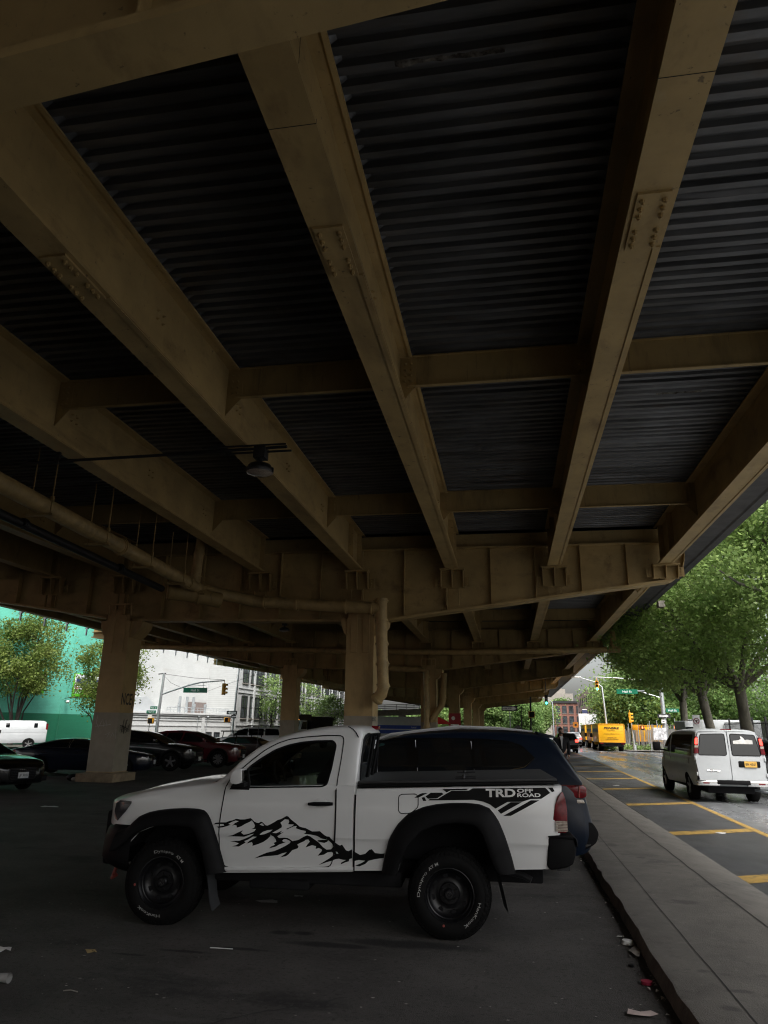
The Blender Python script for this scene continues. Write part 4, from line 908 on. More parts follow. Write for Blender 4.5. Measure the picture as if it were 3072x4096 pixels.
# --- wheels
def arcx(mb, txt, a0, a1, r, size, cx, cz, y, s_, bold=0):
    """letters along the sidewall, clockwise from a0 to a1 (degrees, from the rear going down), tops outward"""
    v, f = text_geo(txt, size, bold=bold); x0 = min(p[0] for p in v); x1 = max(p[0] for p in v)
    out = []
    for u, w_ in v:
        t = R(a0+(a1-a0)*(u-x0)/(x1-x0)); q = r+w_
        out.append((cx-s_*0-math.cos(t)*q, y, cz-math.sin(t)*q))
    mb.add(out, f)
RT = .382; CZ = .362
def truckwheel(cx, s_, ang, front):
    yo = .905
    mb = MB(); prof = [(.60,.215),(.605,.25),(.62,.31),(.645,.352),(.68,.374),(.76,.378),(.84,.374),(.875,.352),(.898,.31),(.903,.28),(.898,.25),(.888,.232),(.875,.222)]
    mb.lathe([(a, r) for a, r in prof], (cx,0,CZ), 'y', 60, 0, s_)
    for k in range(52):                                    # shoulder and crown lugs
        t = 2*math.pi*(k+.5*0)/52
        for (ya, yb_, r0, r1, dt, sh) in ((.655,.70,.352,.386,.040,0),(.70,.755,.37,.387,.044,.03),(.765,.82,.37,.387,.044,-.03),(.825,.872,.352,.386,.040,0)):
            p = []
            for yy, rr in ((ya,r1 if ya > .66 else r0+.012),(yb_,r1 if yb_ < .87 else r0+.012)):
                for q in (-1,1):
                    for r_ in (r0-.004, rr): a = t+sh+q*dt; p.append((cx+r_*math.cos(a), s_*yy, CZ+r_*math.sin(a)))
            mb.add(p, [(1,3,7,5),(0,1,5,4),(2,6,7,3),(0,2,3,1),(4,5,7,6)])
        a = t+.06                                          # side biters
        p = [(cx+r_*math.cos(a+q), s_*yy, CZ+r_*math.sin(a+q)) for r_, yy in ((.335,.889),(.36,.876)) for q in (-.035,.035)]
        mb.add(p+[(x, y+s_*.006, z) for x, y, z in p], [(4,5,7,6),(0,1,5,4),(2,6,7,3),(0,4,6,2),(1,3,7,5)])
    t_ = mb.build('wheel', RUB, TK, ang=50)
    mb = MB(); mb.lathe([(.60,.20),(.60,.222),(.872,.226),(.884,.232),(.886,.222),(.874,.215),(.862,.205),(.850,.203),(.846,.195),(.832,.193),(.815,.18),(.795,.155),(.79,.12),(.80,.095),(.815,.088),(.815,.0)], (cx,0,CZ), 'y', 48, 0, s_)
    rim = mb.build('rim', RIMB, t_, ang=40)
    mb = MB()
    for k in range(8):
        t = 2*math.pi*k/8+ang; x = cx+.158*math.cos(t); z = CZ+.158*math.sin(t); mb.cyl((x,s_*.79,z),(x,s_*.804,z),.024,n=14)
    mb.build('vent_hole', INTR, rim)
    mb = MB()
    for k in range(6): t = 2*math.pi*k/6+ang; mb.cyl((cx+.07*math.cos(t),s_*.80,CZ+.07*math.sin(t)),(cx+.07*math.cos(t),s_*.835,CZ+.07*math.sin(t)),.011,.009,6)
    mb.lathe([(.80,.05),(.855,.047),(.866,.038),(.867,.0)], (cx,0,CZ), 'y', 24, 0, s_); mb.build('hub_cap', RIMB, rim)
    mb = MB(); mb.lathe([(.865,.026),(.8695,.026),(.8695,.023),(.865,.023)], (cx,0,CZ), 'y', 24, 0, s_)
    c_, n_ = math.cos(ang), math.sin(ang)
    for q in (-.006,.006): mb.tube([(cx+q*c_-.018*n_*k, s_*.869, CZ+q*n_+.018*c_*k) for k in (-1,1)], .0025, 4)
    mb.build('hub_emblem', CHROME, rim)
    if s_ > 0:
        mb = MB(); y = s_*.9055
        if front: arcx(mb,'HanKooK',84,134,.268,.036,cx,CZ,y,s_); arcx(mb,'Dynapro',252,293,.268,.036,cx,CZ,y,s_); arcx(mb,'AT M',300,318,.268,.036,cx,CZ,y,s_,.015)
        else: arcx(mb,'HanKooK',10,62,.268,.036,cx,CZ,y,s_); arcx(mb,'Dynapro',176,222,.268,.036,cx,CZ,y,s_); arcx(mb,'AT M',228,249,.268,.036,cx,CZ,y,s_,.015)
        mb.build('tyre_lettering', LETG, t_, fix=False)
        a = R(175 if front else 102); mb = MB(); mb.cyl((cx-.25*math.cos(a),.902,CZ-.25*math.sin(a)),(cx-.25*math.cos(a),.9075,CZ-.25*math.sin(a)),.011,n=10); mb.build('tyre_dot', REDDOT, t_)
for s_ in (1,-1): truckwheel(1.405, s_, .3, True); truckwheel(-1.355, s_, .55, False)

# ------------------------------------------------------------ other vehicles
def wheel_set(root, xf, xr, w, Rw, tw=.2, spokes=5, rimm=None, double=False):
    for x in (xf, xr):
        for s_ in (1,-1):
            mb = MB(); y1 = w; y0 = w-tw; rr = Rw*.66
            mb.lathe([(y0,rr*.9),(y0,Rw*.92),(y0+.03,Rw*.99),(y0+tw*.5,Rw),(y1-.03,Rw*.99),(y1-.005,Rw*.93),(y1,Rw*.82),(y1-.01,rr)], (x,0,Rw), 'y', 28, 0, s_)
            t = mb.build('wheel', RUB, root, ang=45)
            mb = MB(); mb.lathe([(y1-.012,rr),(y1-.004,rr*.97),(y1-.02,rr*.92),(y1-.09,rr*.86),(y1-.10,.0)], (x,0,Rw), 'y', 28, 1, s_)
            for k in range(spokes):
                for q in ((-.13,.13) if double else (0,)):
                    a = 2*math.pi*k/spokes+.3+q*.9; b = a+q*.6
                    c0 = (x+.04*math.cos(a), Rw+.04*math.sin(a)); c1 = (x+rr*.93*math.cos(b), Rw+rr*.93*math.sin(b)); wd = .028 if not double else .02
                    n = (-math.sin(b)*wd, math.cos(b)*wd)
                    p = [(c0[0]-n[0]*1.3,s_*(y1-.03),c0[1]-n[1]*1.3),(c0[0]+n[0]*1.3,s_*(y1-.03),c0[1]+n[1]*1.3),(c1[0]+n[0],s_*(y1-.014),c1[1]+n[1]),(c1[0]-n[0],s_*(y1-.014),c1[1]-n[1])]
                    mb.add(p+[(u,v-s_*.03,z) for u,v,z in p], [(0,1,2,3),(0,4,5,1),(1,5,6,2),(2,6,7,3),(3,7,4,0)])
            mb.cyl((x,s_*(y1-.1),Rw),(x,s_*(y1-.02),Rw),.055,n=12)
            mb.build('rim', [rimm or RIMS, RIMB], t, ang=40)

class Car:
    """low body lofted along x (front = +x), a glasshouse on top, panes, lamps, wheels"""
    def __init__(c, name, label, cat, loc, rz, paint, low, roof, belt, wb, wr, arch, group=None, pw=1.3, trim=None, zs=.05):
        c.zsm = zs
        c.root = thing(name, label, cat, loc, rz, group); c.paint = paint
        c.low = sorted(low); c.X = [s[0] for s in c.low]; c.roof = sorted(roof); c.belt = sorted(belt); c.wb, c.wr, c.pw = wb, wr, pw
        c.zmax = max(z for x, z in roof); c.zb0 = min(z for x, z in belt)
        xs = sorted(set([round(float(x),3) for x in np.linspace(c.X[0], c.X[-1], 46)]+[c.X[0]+.02,c.X[0]+.05,c.X[0]+.1,c.X[-1]-.02,c.X[-1]-.05,c.X[-1]-.1]))
        c.tab = {k: sinterp(c.X, [s[k] for s in c.low], xs, .035) for k in range(1,6)}; c.xs = xs
        mb = MB(); rings = []
        for i, x in enumerate(xs):
            zb, zt, w, r, cr = [float(c.tab[k][i]) for k in range(1,6)]; rings.append(c.ring(x,zb,zt,w,r,cr))
        mb.loft(rings); c.body = mb.build('body', [paint, INTR], c.root, ang=40)
        for (x, rad) in arch:
            cu = MB(); cu.cyl((x,-2,rad*.86),(x,-wb*.55,rad*.86),rad,n=36); cu.cyl((x,wb*.55,rad*.86),(x,2,rad*.86),rad,n=36)
            diff(c.body, cu.build('cutter', [INTR], c.root, smooth=False))
        # glasshouse
        rx = [p[0] for p in c.roof]; mb = MB(); rings = []
        for x in np.linspace(rx[0], rx[-1], 40): rings.append(c.cring(float(x)))
        mb.loft(rings); c.cab = mb.build('roof', paint, c.root, ang=40)
        if trim:
            for (x, rad) in arch:
                for s_ in (1,-1):
                    rows = []
                    for k in range(25):
                        a = math.pi*(-.12+1.24*k/24); row = []
                        for q, dy in ((1.0,-.06),(1.0,.016),(1.05,.022),(trim,.012),(trim,-.02)):
                            px, pz = x+rad*q*math.cos(a), rad*.86+rad*q*math.sin(a); row.append((px, s_*(c.wy(x,.5)+dy), pz))
                        rows.append(row)
                    m2 = MB(); m2.grid(rows); m2.build('arch_trim', BPLAST, c.root, ang=60)
    def at(c, x):
        return [float(np.interp(x, c.xs, c.tab[k])) for k in range(1,6)]
    def sh(c, u): return 1-.035*max(0,(u-.6)/.4)**2-.07*max(0,(.35-u)/.35)**1.5
    def wy(c, x, z):
        zb, zt, w, r, cr = c.at(x); return w*c.sh((z-zb)/(zt-zb))
    def ring(c, x, zb, zt, w, r, cr):
        half = [(0,zt+cr),(w*.45,zt+cr*.85),(w*.75,zt+cr*.45)]; ys = w*c.sh(1-r/(zt-zb))
        for k in range(5):
            a = math.pi/2*(1-k/4); half.append((ys-r+r*math.cos(a), zt-r+r*math.sin(a)))
        for k in range(1,9):
            z = zt-r+(zb-zt+r)*k/8; half.append((w*c.sh((z-zb)/(zt-zb)), z))
        half += [(w*.86,zb-.01),(0,zb-.01)]
        return [(x,y,z) for y,z in half]+[(x,-y,z) for y,z in half[-2:0:-1]]
    def zr(c, x): return float(sinterp([p[0] for p in c.roof],[p[1] for p in c.roof], x, c.zsm)[0])
    def cy(c, z): return c.wb-(c.wb-c.wr)*max(0,min(1.2,(z-c.zb0)/(c.zmax-c.zb0)))**c.pw
    def cring(c, x):
        zr = c.zr(x); zb = float(np.interp(x,[p[0] for p in c.belt],[p[1] for p in c.belt]))-.05; zr = max(zr, zb+.03)
        r = min(.10, max(.01,(zr-zb)*.4)); yt = c.cy(zr-r); half = [(0,zr),(yt*.5,zr-.006),(yt*.8,zr-.02)]
        for k in range(5):
            a = math.pi/2*(1-k/4); half.append((yt-r+r*math.cos(a), zr-.03-r+r*math.sin(a)))
        z1 = half[-1][1]
        for k in range(1,6):
            z = z1+(zb-z1)*k/5; half.append((c.cy(z), z))
        half.append((0,zb))
        return [(x,y,z) for y,z in half]+[(x,-y,z) for y,z in half[-2:0:-1]]
    def win(c, polys, m=BGLASS, sides=(1,-1), chrome=False):
        for p in polys:
            pr = roundpoly(p, .035)
            for s_ in sides:
                pane('side_window', pr, lambda u,v: (u, s_*(c.cy(v)+.006), v), m, c.root)
                if chrome:
                    mb = MB(); ringline(mb, pr, lambda u,v: (u, s_*(c.cy(v)+.006), v), .009); mb.build('window_trim', CHROME, c.root)
    def screen(c, x0, x1, name, m=BGLASS, margin=.07):
        rows = []
        for t in np.linspace(0,1,9):
            x = x0+(x1-x0)*t; z = c.zr(x); h = c.cy(z)-margin; dz = c.zr(x+.02)-c.zr(x-.02); n = Vector((-dz,0,.04)).normalized()*.012
            rows.append([(x+n.x, h*q, z+n.z-.006-.02*q*q) for q in (-1,-.8,-.4,0,.4,.8,1)])
        mb = MB(); mb.grid(rows); return mb.build(name, m, c.root, ang=60, fix=False)
    def patch(c, name, x0, x1, z0, z1, m, sides=(1,-1), off=.008, nx=12, taper=0, par=None):
        for s_ in sides:
            rows = []
            for x in np.linspace(x0,x1,nx):
                t = (x-x0)/(x1-x0) if x1 != x0 else 0
                rows.append([(x, s_*(c.wy(x,z)+off), z) for z in np.linspace(z0+taper*(1-t)*(z1-z0), z1, 6)])
            mb = MB(); mb.grid(rows); mb.build(name, m, par or c.root, ang=60, fix=False)
    def line(c, pts, s_, name='door_seam', r=.006, m=INTR):
        mb = MB(); mb.tube([(x, s_*((c.wy(x,z) if z < c.zb0+.0 else c.cy(z))+.001), z) for x, z in pts], r, 4); return mb.build(name, m, c.root)
    def box(c, name, x0, x1, y0, y1, z0, z1, m, bevel=.0, par=None):
        mb = MB(); mb.bx(x0,x1,y0,y1,z0,z1); return mb.build(name, m, par or c.root, bevel=bevel)
    def mirrors(c, x, z, m=None):
        for s_ in (1,-1):
            y = c.cy(z)
            mb = MB(); mb.prism(roundpoly([(x-.06,z+.0),(x-.05,z+.15),(x+.05,z+.14),(x+.09,z+.02)],.03), s_*(y+.06), s_*(y+.24), lambda u,v,a: (u,a,v)); mb.bx(x-.03,x+.03,*sorted((s_*(y-.03),s_*(y+.1))),z-.01,z+.03); mb.build('side_mirror', m or c.paint, c.root, bevel=.012)
def plate(c, x, z, nrm, m=PLATE, txt='', y=0):
    mb = MB(); mb.bx(x-.006,x+.006,y-.155,y+.155,z-.075,z+.075); p = mb.build('licence_plate', m, c.root)
    if txt:
        mb = MB(); s_ = nrm; add_text(mb, txt, lambda u,v: (x+s_*.009, y+s_*u, z-.03+v), .085, bold=.01, fit=.26); mb.build('plate_lettering', BLACKT, p, fix=False)

# dark blue SUV parked beyond the pickup, tail to the street
a = Car('suv', 'dark blue SUV with roof rails parked between the pickup and the far cars', 'SUV', (-1.55,10.88,0), R(180), NAVY,
  [(2.48,.45,.75,.45,.08,.02),(2.42,.35,.85,.72,.1,.03),(2.2,.28,.98,.9,.12,.03),(1.4,.25,1.12,.97,.1,.03),(1.0,.25,1.16,.98,.05,.0),(-1.5,.27,1.20,.98,.04,0),(-2.3,.30,1.22,.95,.06,0),(-2.46,.34,1.16,.90,.10,0),(-2.52,.40,.80,.84,.1,0),(-2.55,.45,.70,.78,.1,0)],
  [(1.25,1.14),(.95,1.28),(.55,1.52),(.2,1.67),(-.1,1.755),(-.8,1.815),(-1.58,1.815),(-1.86,1.79),(-2.06,1.745),(-2.12,1.71),(-2.26,1.50),(-2.38,1.33),(-2.44,1.20)],
  [(1.25,1.16),(-2.44,1.20)], .955, .74, [(1.42,.42),(-1.55,.42)], trim=1.14, zs=.022)
a.win([[(.80,1.21),(.30,1.60),(.03,1.66),(-.12,1.66),(-.19,1.23)],[(-.33,1.23),(-.29,1.665),(-.98,1.68),(-1.05,1.25)],[(-1.10,1.25),(-1.06,1.68),(-1.10,1.68),(-1.19,1.26)],[(-1.26,1.27),(-1.17,1.675),(-1.50,1.655),(-1.68,1.60),(-1.84,1.46),(-1.72,1.36)]])
a.win([[(.80,1.30),(.45,1.50),(.20,1.62),(.15,1.60),(.5,1.40),(.75,1.24)]], TGLASS)  # teal strip paints a reflection onto the front side window
pr = roundpoly([(.84,1.20),(.30,1.625),(.03,1.685),(-.5,1.695),(-1.17,1.695),(-1.52,1.675),(-1.70,1.62),(-1.87,1.46),(-1.73,1.34),(-1.1,1.23)],.04)
for s_ in (1,-1): pane('window_surround', pr, lambda u,v: (u, s_*(a.cy(v)+.003), v), BPAINT, a.root)
a.screen(-2.13,-2.40,'rear_window'); a.screen(1.1,.2,'windshield')
for s_ in (1,-1):
    mb = MB(); mb.tube([(.55,s_*.70,1.56),(.1,s_*.69,1.73),(-.8,s_*.685,1.845),(-1.4,s_*.685,1.835),(-1.85,s_*.68,1.80)], [.012,.02,.022,.022,.01], 6); mb.build('roof_rail', SILVER, a.root)  # silver colour paints in the highlight along a dark grey rail
    for x in (-.31,-1.07): a.line([(x,1.24),(x+.05,1.66)], s_, 'window_trim', .0075, SILVER)
    a.line([(-1.20,1.25),(-1.72,1.345),(-1.86,1.46)], s_, 'window_trim', .008, CHROME)
mb = MB(); mb.prism([(-1.55,1.80),(-1.65,1.88),(-1.69,1.88),(-1.73,1.79)], -.02, .02, lambda u,v,a_: (u,a_,v)); mb.build('fin_aerial', BPAINT, a.root)
mb = MB(); mb.prism([(-1.9,1.80),(-2.14,1.745),(-2.16,1.72),(-1.95,1.72)], -.62, .62, lambda u,v,a_: (u,a_,v)); mb.build('spoiler', NAVY, a.root, bevel=.01)
for s_ in (1,-1):
    mb = MB(); mb.prism([(-2.0,1.17),(-2.40,1.18),(-2.50,1.12),(-2.49,1.01),(-2.43,.985),(-2.15,.995)], s_*.62, s_*.93, lambda u,v,a_: (u,a_,v)); tl = mb.build('tail_light', REDL, a.root, bevel=.02)
    mb = MB(); mb.prism([(-2.12,.985),(-2.44,.975),(-2.47,.93),(-2.2,.925)], s_*.62, s_*.925, lambda u,v,a_: (u,a_,v)); mb.build('reverse_lens', CLEARL, tl, bevel=.01)
    mb = MB(); mb.tube([(-2.1,s_*.937,1.145),(-2.34,s_*.937,1.145)], .008, 5); mb.tube([(-2.39,s_*.93,1.0),(-2.40,s_*.93,1.13),(-2.46,s_*.90,1.14)], .010, 5); mb.build('lamp_strip', REDLON if 0 else REDDOT, tl)
mb = MB(); mb.prism(roundpoly([(-2.2,.72),(-2.55,.70),(-2.62,.58),(-2.58,.46),(-2.45,.38),(-2.2,.36)],.04), -.86, .86, lambda u,v,a_: (u,a_,v)); bp = mb.build('rear_bumper', BPLAST, a.root, bevel=.05, seg=3)
mb = MB(); mb.tube([(-2.60,s*.8,.5-abs(s)*.0) for s in np.linspace(-1,1,9)], .018, 6); mb.tube([(-2.3,.87,.40),(-2.5,.85,.44),(-2.60,.78,.52)], .014, 6); mb.build('bumper_trim', CHROME, bp)
wheel_set(a.root, 1.42, -1.55, .94, .37); a.mirrors(.75,1.2)
for s_ in (1,-1): a.line([(-.25,.45),(-.27,1.2)], s_); a.line([(-1.1,.7),(-1.05,1.22)], s_)

# black saloon at the left edge, nose to the right
a = Car('car', 'black saloon at the left edge with silver rings on its grille, nose to the right', 'car', (-15.15,18.7,0), R(-16), BPAINT,
  [(2.34,.32,.60,.50,.06,.02),(2.28,.24,.70,.74,.08,.03),(2.05,.2,.80,.86,.1,.04),(1.5,.19,.88,.90,.1,.05),(.8,.2,.94,.90,.05,.02),(-1.6,.22,.98,.90,.06,0),(-2.1,.26,.95,.85,.1,.02),(-2.3,.4,.8,.7,.1,0)],
  [(1.0,.92),(.45,1.18),(.0,1.33),(-.5,1.36),(-1.1,1.25),(-1.7,.99)], [(1.0,.94),(-1.7,.98)], .86, .60, [(1.42,.36),(-1.4,.36)])
a.win([[(.7,.97),(.2,1.24),(-.2,1.29),(-.25,.98)],[(-.33,.98),(-.3,1.29),(-.8,1.25),(-1.25,1.02)]], chrome=True); a.screen(.95,.1,'windshield'); wheel_set(a.root, 1.42,-1.4,.88,.33,spokes=8,rimm=RIMB)
a.patch('headlight', 1.86, 2.24, .60, .685, DLENS, taper=.5)
for s_ in (1,-1): mb = MB(); mb.sphere((2.19,s_*.74,.63),.022,5); mb.sphere((2.1,s_*.81,.655),.018,5); mb.build('running_light', AMBR, a.root)
g = a.box('grille', 2.2,2.36,-.42,.42,.34,.64,INTR,.05)
mb = MB()
for k in range(6): mb.bx(2.355,2.366,-.38,.38,.385+.042*k,.391+.042*k)
mb.tube([(2.362,-.40,.62),(2.365,-.43,.5),(2.362,-.36,.355),(2.362,.36,.355),(2.365,.43,.5),(2.362,.40,.62),(2.362,-.40,.62)], .008, 4); mb.build('grille_bar', DARKM, g)
mb = MB()
for k in range(4):
    y = -.09+.06*k; mb.tube([(2.372,y+.036*math.cos(t),.585+.036*math.sin(t)) for t in np.linspace(0,6.283,15)], .005, 4)
mb.build('ring_emblem', CHROME, g); plate(a, 2.375, .45, 1, txt='JF 5021')
for s_ in (1,-1):
    mb = MB(); mb.prism([(2.10,.42),(2.29,.40),(2.29,.27),(2.05,.28)], s_*.52, s_*.82, lambda u,v,a_: (u,a_,v)); mb.build('air_intake', INTR, a.root); mb = MB(); mb.tube([(2.10,s_*.86,.30),(2.2,s_*.83,.41),(2.32,s_*.56,.41)], .010, 4); mb.build('intake_trim', CHROME, a.root)

# dark navy saloon behind the concrete pier
a = Car('car', 'dark navy saloon with chrome window line parked behind the left column', 'car', (-15.45,25.1,0), R(17), NAVY2,
  [(2.46,.35,.60,.50,.06,.02),(2.40,.24,.68,.74,.08,.03),(2.1,.2,.76,.86,.1,.04),(1.5,.19,.84,.90,.1,.05),(.95,.19,.89,.91,.05,.02),(-1.5,.22,.94,.91,.06,0),(-2.2,.28,.92,.86,.1,.02),(-2.45,.4,.86,.74,.08,0)],
  [(1.2,.88),(.85,1.03),(.35,1.20),(.05,1.265),(-.4,1.285),(-.9,1.25),(-1.5,1.10),(-2.05,.94)], [(1.2,.90),(-2.05,.94)], .87, .60, [(1.5,.37),(-1.4,.37)])
a.win([[(.82,.93),(.45,1.10),(.12,1.205),(-.35,1.225),(-.42,.95)],[(-.47,.95),(-.41,1.225),(-.85,1.195),(-1.35,1.08),(-1.68,.985),(-1.66,.965)]], chrome=True)
a.screen(1.12,.1,'windshield'); a.screen(-1.98,-1.0,'rear_window'); wheel_set(a.root,1.5,-1.4,.89,.33); a.mirrors(.72,.93)
for x in (.35,-.75):
    for s_ in (1,-1): mb = MB(); mb.tube([(x+.1,s_*(a.wy(x,.83)+.012),.835),(x-.1,s_*(a.wy(x,.83)+.012),.84)],.014,5); mb.build('door_handle', CHROME, a.root)
for s_ in (1,-1): a.line([(.95,.88),(1.0,.5),(.95,.25)], s_); a.line([(-.42,.94),(-.45,.25)], s_); a.line([(-1.25,.93),(-1.05,.5),(-1.0,.3)], s_)
a.patch('headlight', 2.1,2.38,.60,.68, DLENS, taper=.4); a.patch('tail_light', -2.43,-2.2,.72,.86, REDL); plate(a, 2.47,.46,1,txt='')
mb = MB(); add_text(mb, 'MALIBU', lambda u,v: (.75+u, -(a.wy(.75,.62)+.01), .60+v), .05, bold=.01, fit=.3); mb.build('door_badge', CHROME, a.root, fix=False)

def suvcar(label, loc, rz, paint, spk, dbl, fr='suv', big=1):
    a = Car('suv', label, 'SUV', loc, rz, paint,
      [(2.30,.42,.72,.50,.06,.02),(2.25,.30,.84,.72,.08,.03),(2.05,.26,.92,.86,.1,.03),(1.5,.25,1.0,.90,.1,.05),(1.0,.25,1.04,.91,.05,.02),(-1.5,.27,1.07,.91,.05,0),(-2.1,.32,1.05,.86,.08,0),(-2.3,.42,.9,.76,.1,0)],
      [(1.25,1.02),(.8,1.20),(.3,1.43),(.0,1.52),(-.5,1.565),(-1.2,1.54),(-1.6,1.46),(-2.0,1.22),(-2.12,1.06)], [(1.25,1.04),(-2.12,1.06)], .875, .62, [(1.42,.42),(-1.4,.42)], trim=1.13)
    a.win([[(.88,1.075),(.45,1.29),(.15,1.42),(-.22,1.45),(-.30,1.085)],[(-.38,1.085),(-.31,1.45),(-.95,1.44),(-1.12,1.10)],[(-1.18,1.11),(-1.04,1.43),(-1.35,1.38),(-1.62,1.22)]], chrome=False)
    a.screen(1.18,.05,'windshield'); a.screen(-2.05,-1.65,'rear_window'); wheel_set(a.root,1.42,-1.4,.90,.365,spokes=spk,double=dbl); a.mirrors(.78,1.08)
    for s_ in (1,-1):
        a.line([(-.32,1.07),(-.34,.35)], s_); a.line([(-1.2,1.07),(-1.0,.6)], s_); a.line([(.95,1.02),(1.0,.35)], s_)
        a.line([(1.35,.35),(.9,.34),(-1.0,.35)], s_, 'sill_trim', .022, CHROME if paint is BPAINT else BPLAST)
        for x in (.1,-.85): mb = MB(); mb.tube([(x+.1,s_*(a.wy(x,.95)+.012),.955),(x-.1,s_*(a.wy(x,.95)+.012),.96)],.014,5); mb.build('door_handle', CHROME, a.root)
        a.line([(.80,1.085),(.1,1.075),(-1.5,1.10)], s_, 'window_trim', .008, CHROME)
    a.patch('headlight', 1.98,2.24,.76,.85, DLENS, taper=.4); a.patch('tail_light', -2.24,-2.0,.78,.98, REDL)
    g = a.box('grille', 2.2,2.325,-.42,.42,.48,.78, INTR, .04); mb = MB()
    for k in range(4): mb.bx(2.32,2.332,-.36,.36,.53+.06*k,.54+.06*k)
    mb.build('grille_bar', CHROME, g); a.box('lower_grille',2.2,2.33,-.6,.6,.33,.44,BPLAST,.03); plate(a, 2.34,.47,1,txt='')
    return a
a = suvcar('black SUV with five-spoke silver wheels parked right of the left column', (-15.0,28.7,0), R(5), BPAINT, 5, False)
a = suvcar('maroon SUV with dark multi-spoke wheels parked beyond the black SUV', (-14.3,31.9,0), R(5), MAROON, 7, True)

# old brown saloon with a ladder rack
a = Car('car', 'old dark brown saloon with a black roof rack beside the maroon SUV', 'car', (-13.9,36.3,0), R(178), BROWN,
  [(2.3,.3,.7,.75,.05,.02),(2.2,.25,.82,.84,.06,.02),(1.0,.25,.88,.85,.05,.02),(-1.0,.25,.90,.85,.05,.01),(-2.2,.28,.88,.84,.06,.01),(-2.32,.35,.84,.8,.05,0)],
  [(.95,.88),(.3,1.22),(.0,1.28),(-.8,1.27),(-1.3,1.1),(-1.7,.90)], [(.95,.9),(-1.7,.9)], .82, .60, [(1.35,.35),(-1.35,.35)])
a.win([[(.75,.93),(.28,1.18),(-.15,1.21),(-.18,.94)],[(-.25,.94),(-.22,1.21),(-.7,1.21),(-1.1,.95)]], TGLASS, chrome=True); a.screen(-1.6,-.95,'rear_window'); a.screen(.88,.15,'windshield'); wheel_set(a.root,1.35,-1.35,.84,.31)
a.patch('tail_light', -2.3,-2.15,.62,.78, REDL)
mb = MB()
for x in (.55,-.2,-1.0):
    mb.tube([(x,-.72,1.22),(x,-.62,1.50),(x,.62,1.50),(x,.72,1.22)], .025, 5)
for s_ in (1,-1): mb.tube([(.7,s_*.62,1.51),(-1.3,s_*.62,1.55)], .03, 5)
mb.build('roof_rack', BPLAST, a.root)

# big silver SUV
a = Car('suv', 'large silver SUV with roof rails behind the dark saloon with a rack', 'SUV', (-16.2,44.9,0), R(180), SILVER,
  [(2.5,.4,.9,.6,.1,.02),(2.4,.32,1.0,.85,.1,.03),(1.4,.3,1.1,.93,.1,.05),(1.0,.3,1.13,.94,.05,.02),(-2.2,.33,1.15,.93,.05,0),(-2.5,.42,1.1,.86,.1,0)],
  [(1.45,1.11),(.8,1.5),(.4,1.66),(-.2,1.74),(-2.0,1.72),(-2.3,1.60),(-2.48,1.14)], [(1.45,1.12),(-2.48,1.14)], .91, .70, [(1.5,.42),(-1.5,.42)])
a.win([[(1.1,1.18),(.6,1.5),(.35,1.6),(.1,1.62),(.05,1.2)],[(-.03,1.2),(.02,1.62),(-.95,1.63),(-1.0,1.22)],[(-1.1,1.22),(-1.05,1.63),(-1.9,1.6),(-2.05,1.25)]]); a.screen(1.35,.45,'windshield'); wheel_set(a.root,1.5,-1.5,.92,.38); a.mirrors(.95,1.18)
for s_ in (1,-1):
    mb = MB(); mb.tube([(.3,s_*.68,1.72),(.1,s_*.68,1.80),(-1.8,s_*.68,1.80),(-2.0,s_*.68,1.72)],.025,5); mb.build('roof_rail', BPLAST, a.root)
    a.line([(.02,1.15),(0,.5)], s_); a.line([(-1.03,1.17),(-1.0,.6)], s_)
    for x in (.2,-.85): mb = MB(); mb.tube([(x+.1,s_*(a.wy(x,1.02)+.014),1.03),(x-.1,s_*(a.wy(x,1.02)+.014),1.03)],.018,5); mb.build('door_handle', CHROME, a.root)

def van(name, label, loc, rz, paint, L=5.2, W=.92, Hh=1.94, zb=.5):
    a = Car(name, label, 'van', loc, rz, paint,
      [(2.60,.45,.85,.62,.1,.02),(2.5,.38,.95,.80,.1,.03),(2.0,.34,1.06,.90,.1,.05),(1.5,.36,1.18,W,.05,.02),(-2.4,zb-.06,1.20,W,.03,0),(-2.55,zb-.04,1.20,W-.012,.03,0),(-2.60,zb,1.19,W-.04,.04,0)],
      [(1.75,1.12),(1.3,1.45),(.85,1.76),(.6,1.86),(.2,Hh-.03),(-.6,Hh),(-2.2,Hh-.01),(-2.45,Hh-.04),(-2.535,Hh-.10),(-2.56,Hh-.2),(-2.605,1.15)], [(1.75,1.15),(-2.6,1.15)], W-.005, W-.17, [(1.75,.40),(-1.55,.40)], pw=1.7)
    return a
a = van('passenger_van', 'white passenger van with lit brake lamps driving away on the road', (5.87,24.1,0), R(90), VWHITE)
a.win([[(1.45,1.25),(1.0,1.58),(.72,1.74),(.55,1.76),(.5,1.22)],[(.32,1.20),(.36,1.76),(-2.25,1.77),(-2.32,1.20)]]); a.screen(1.65,.9,'windshield'); wheel_set(a.root,1.75,-1.55,.90,.365,.24)
def rearx(z): return -2.605+.045*max(0,(z-1.2)/.6)-.004
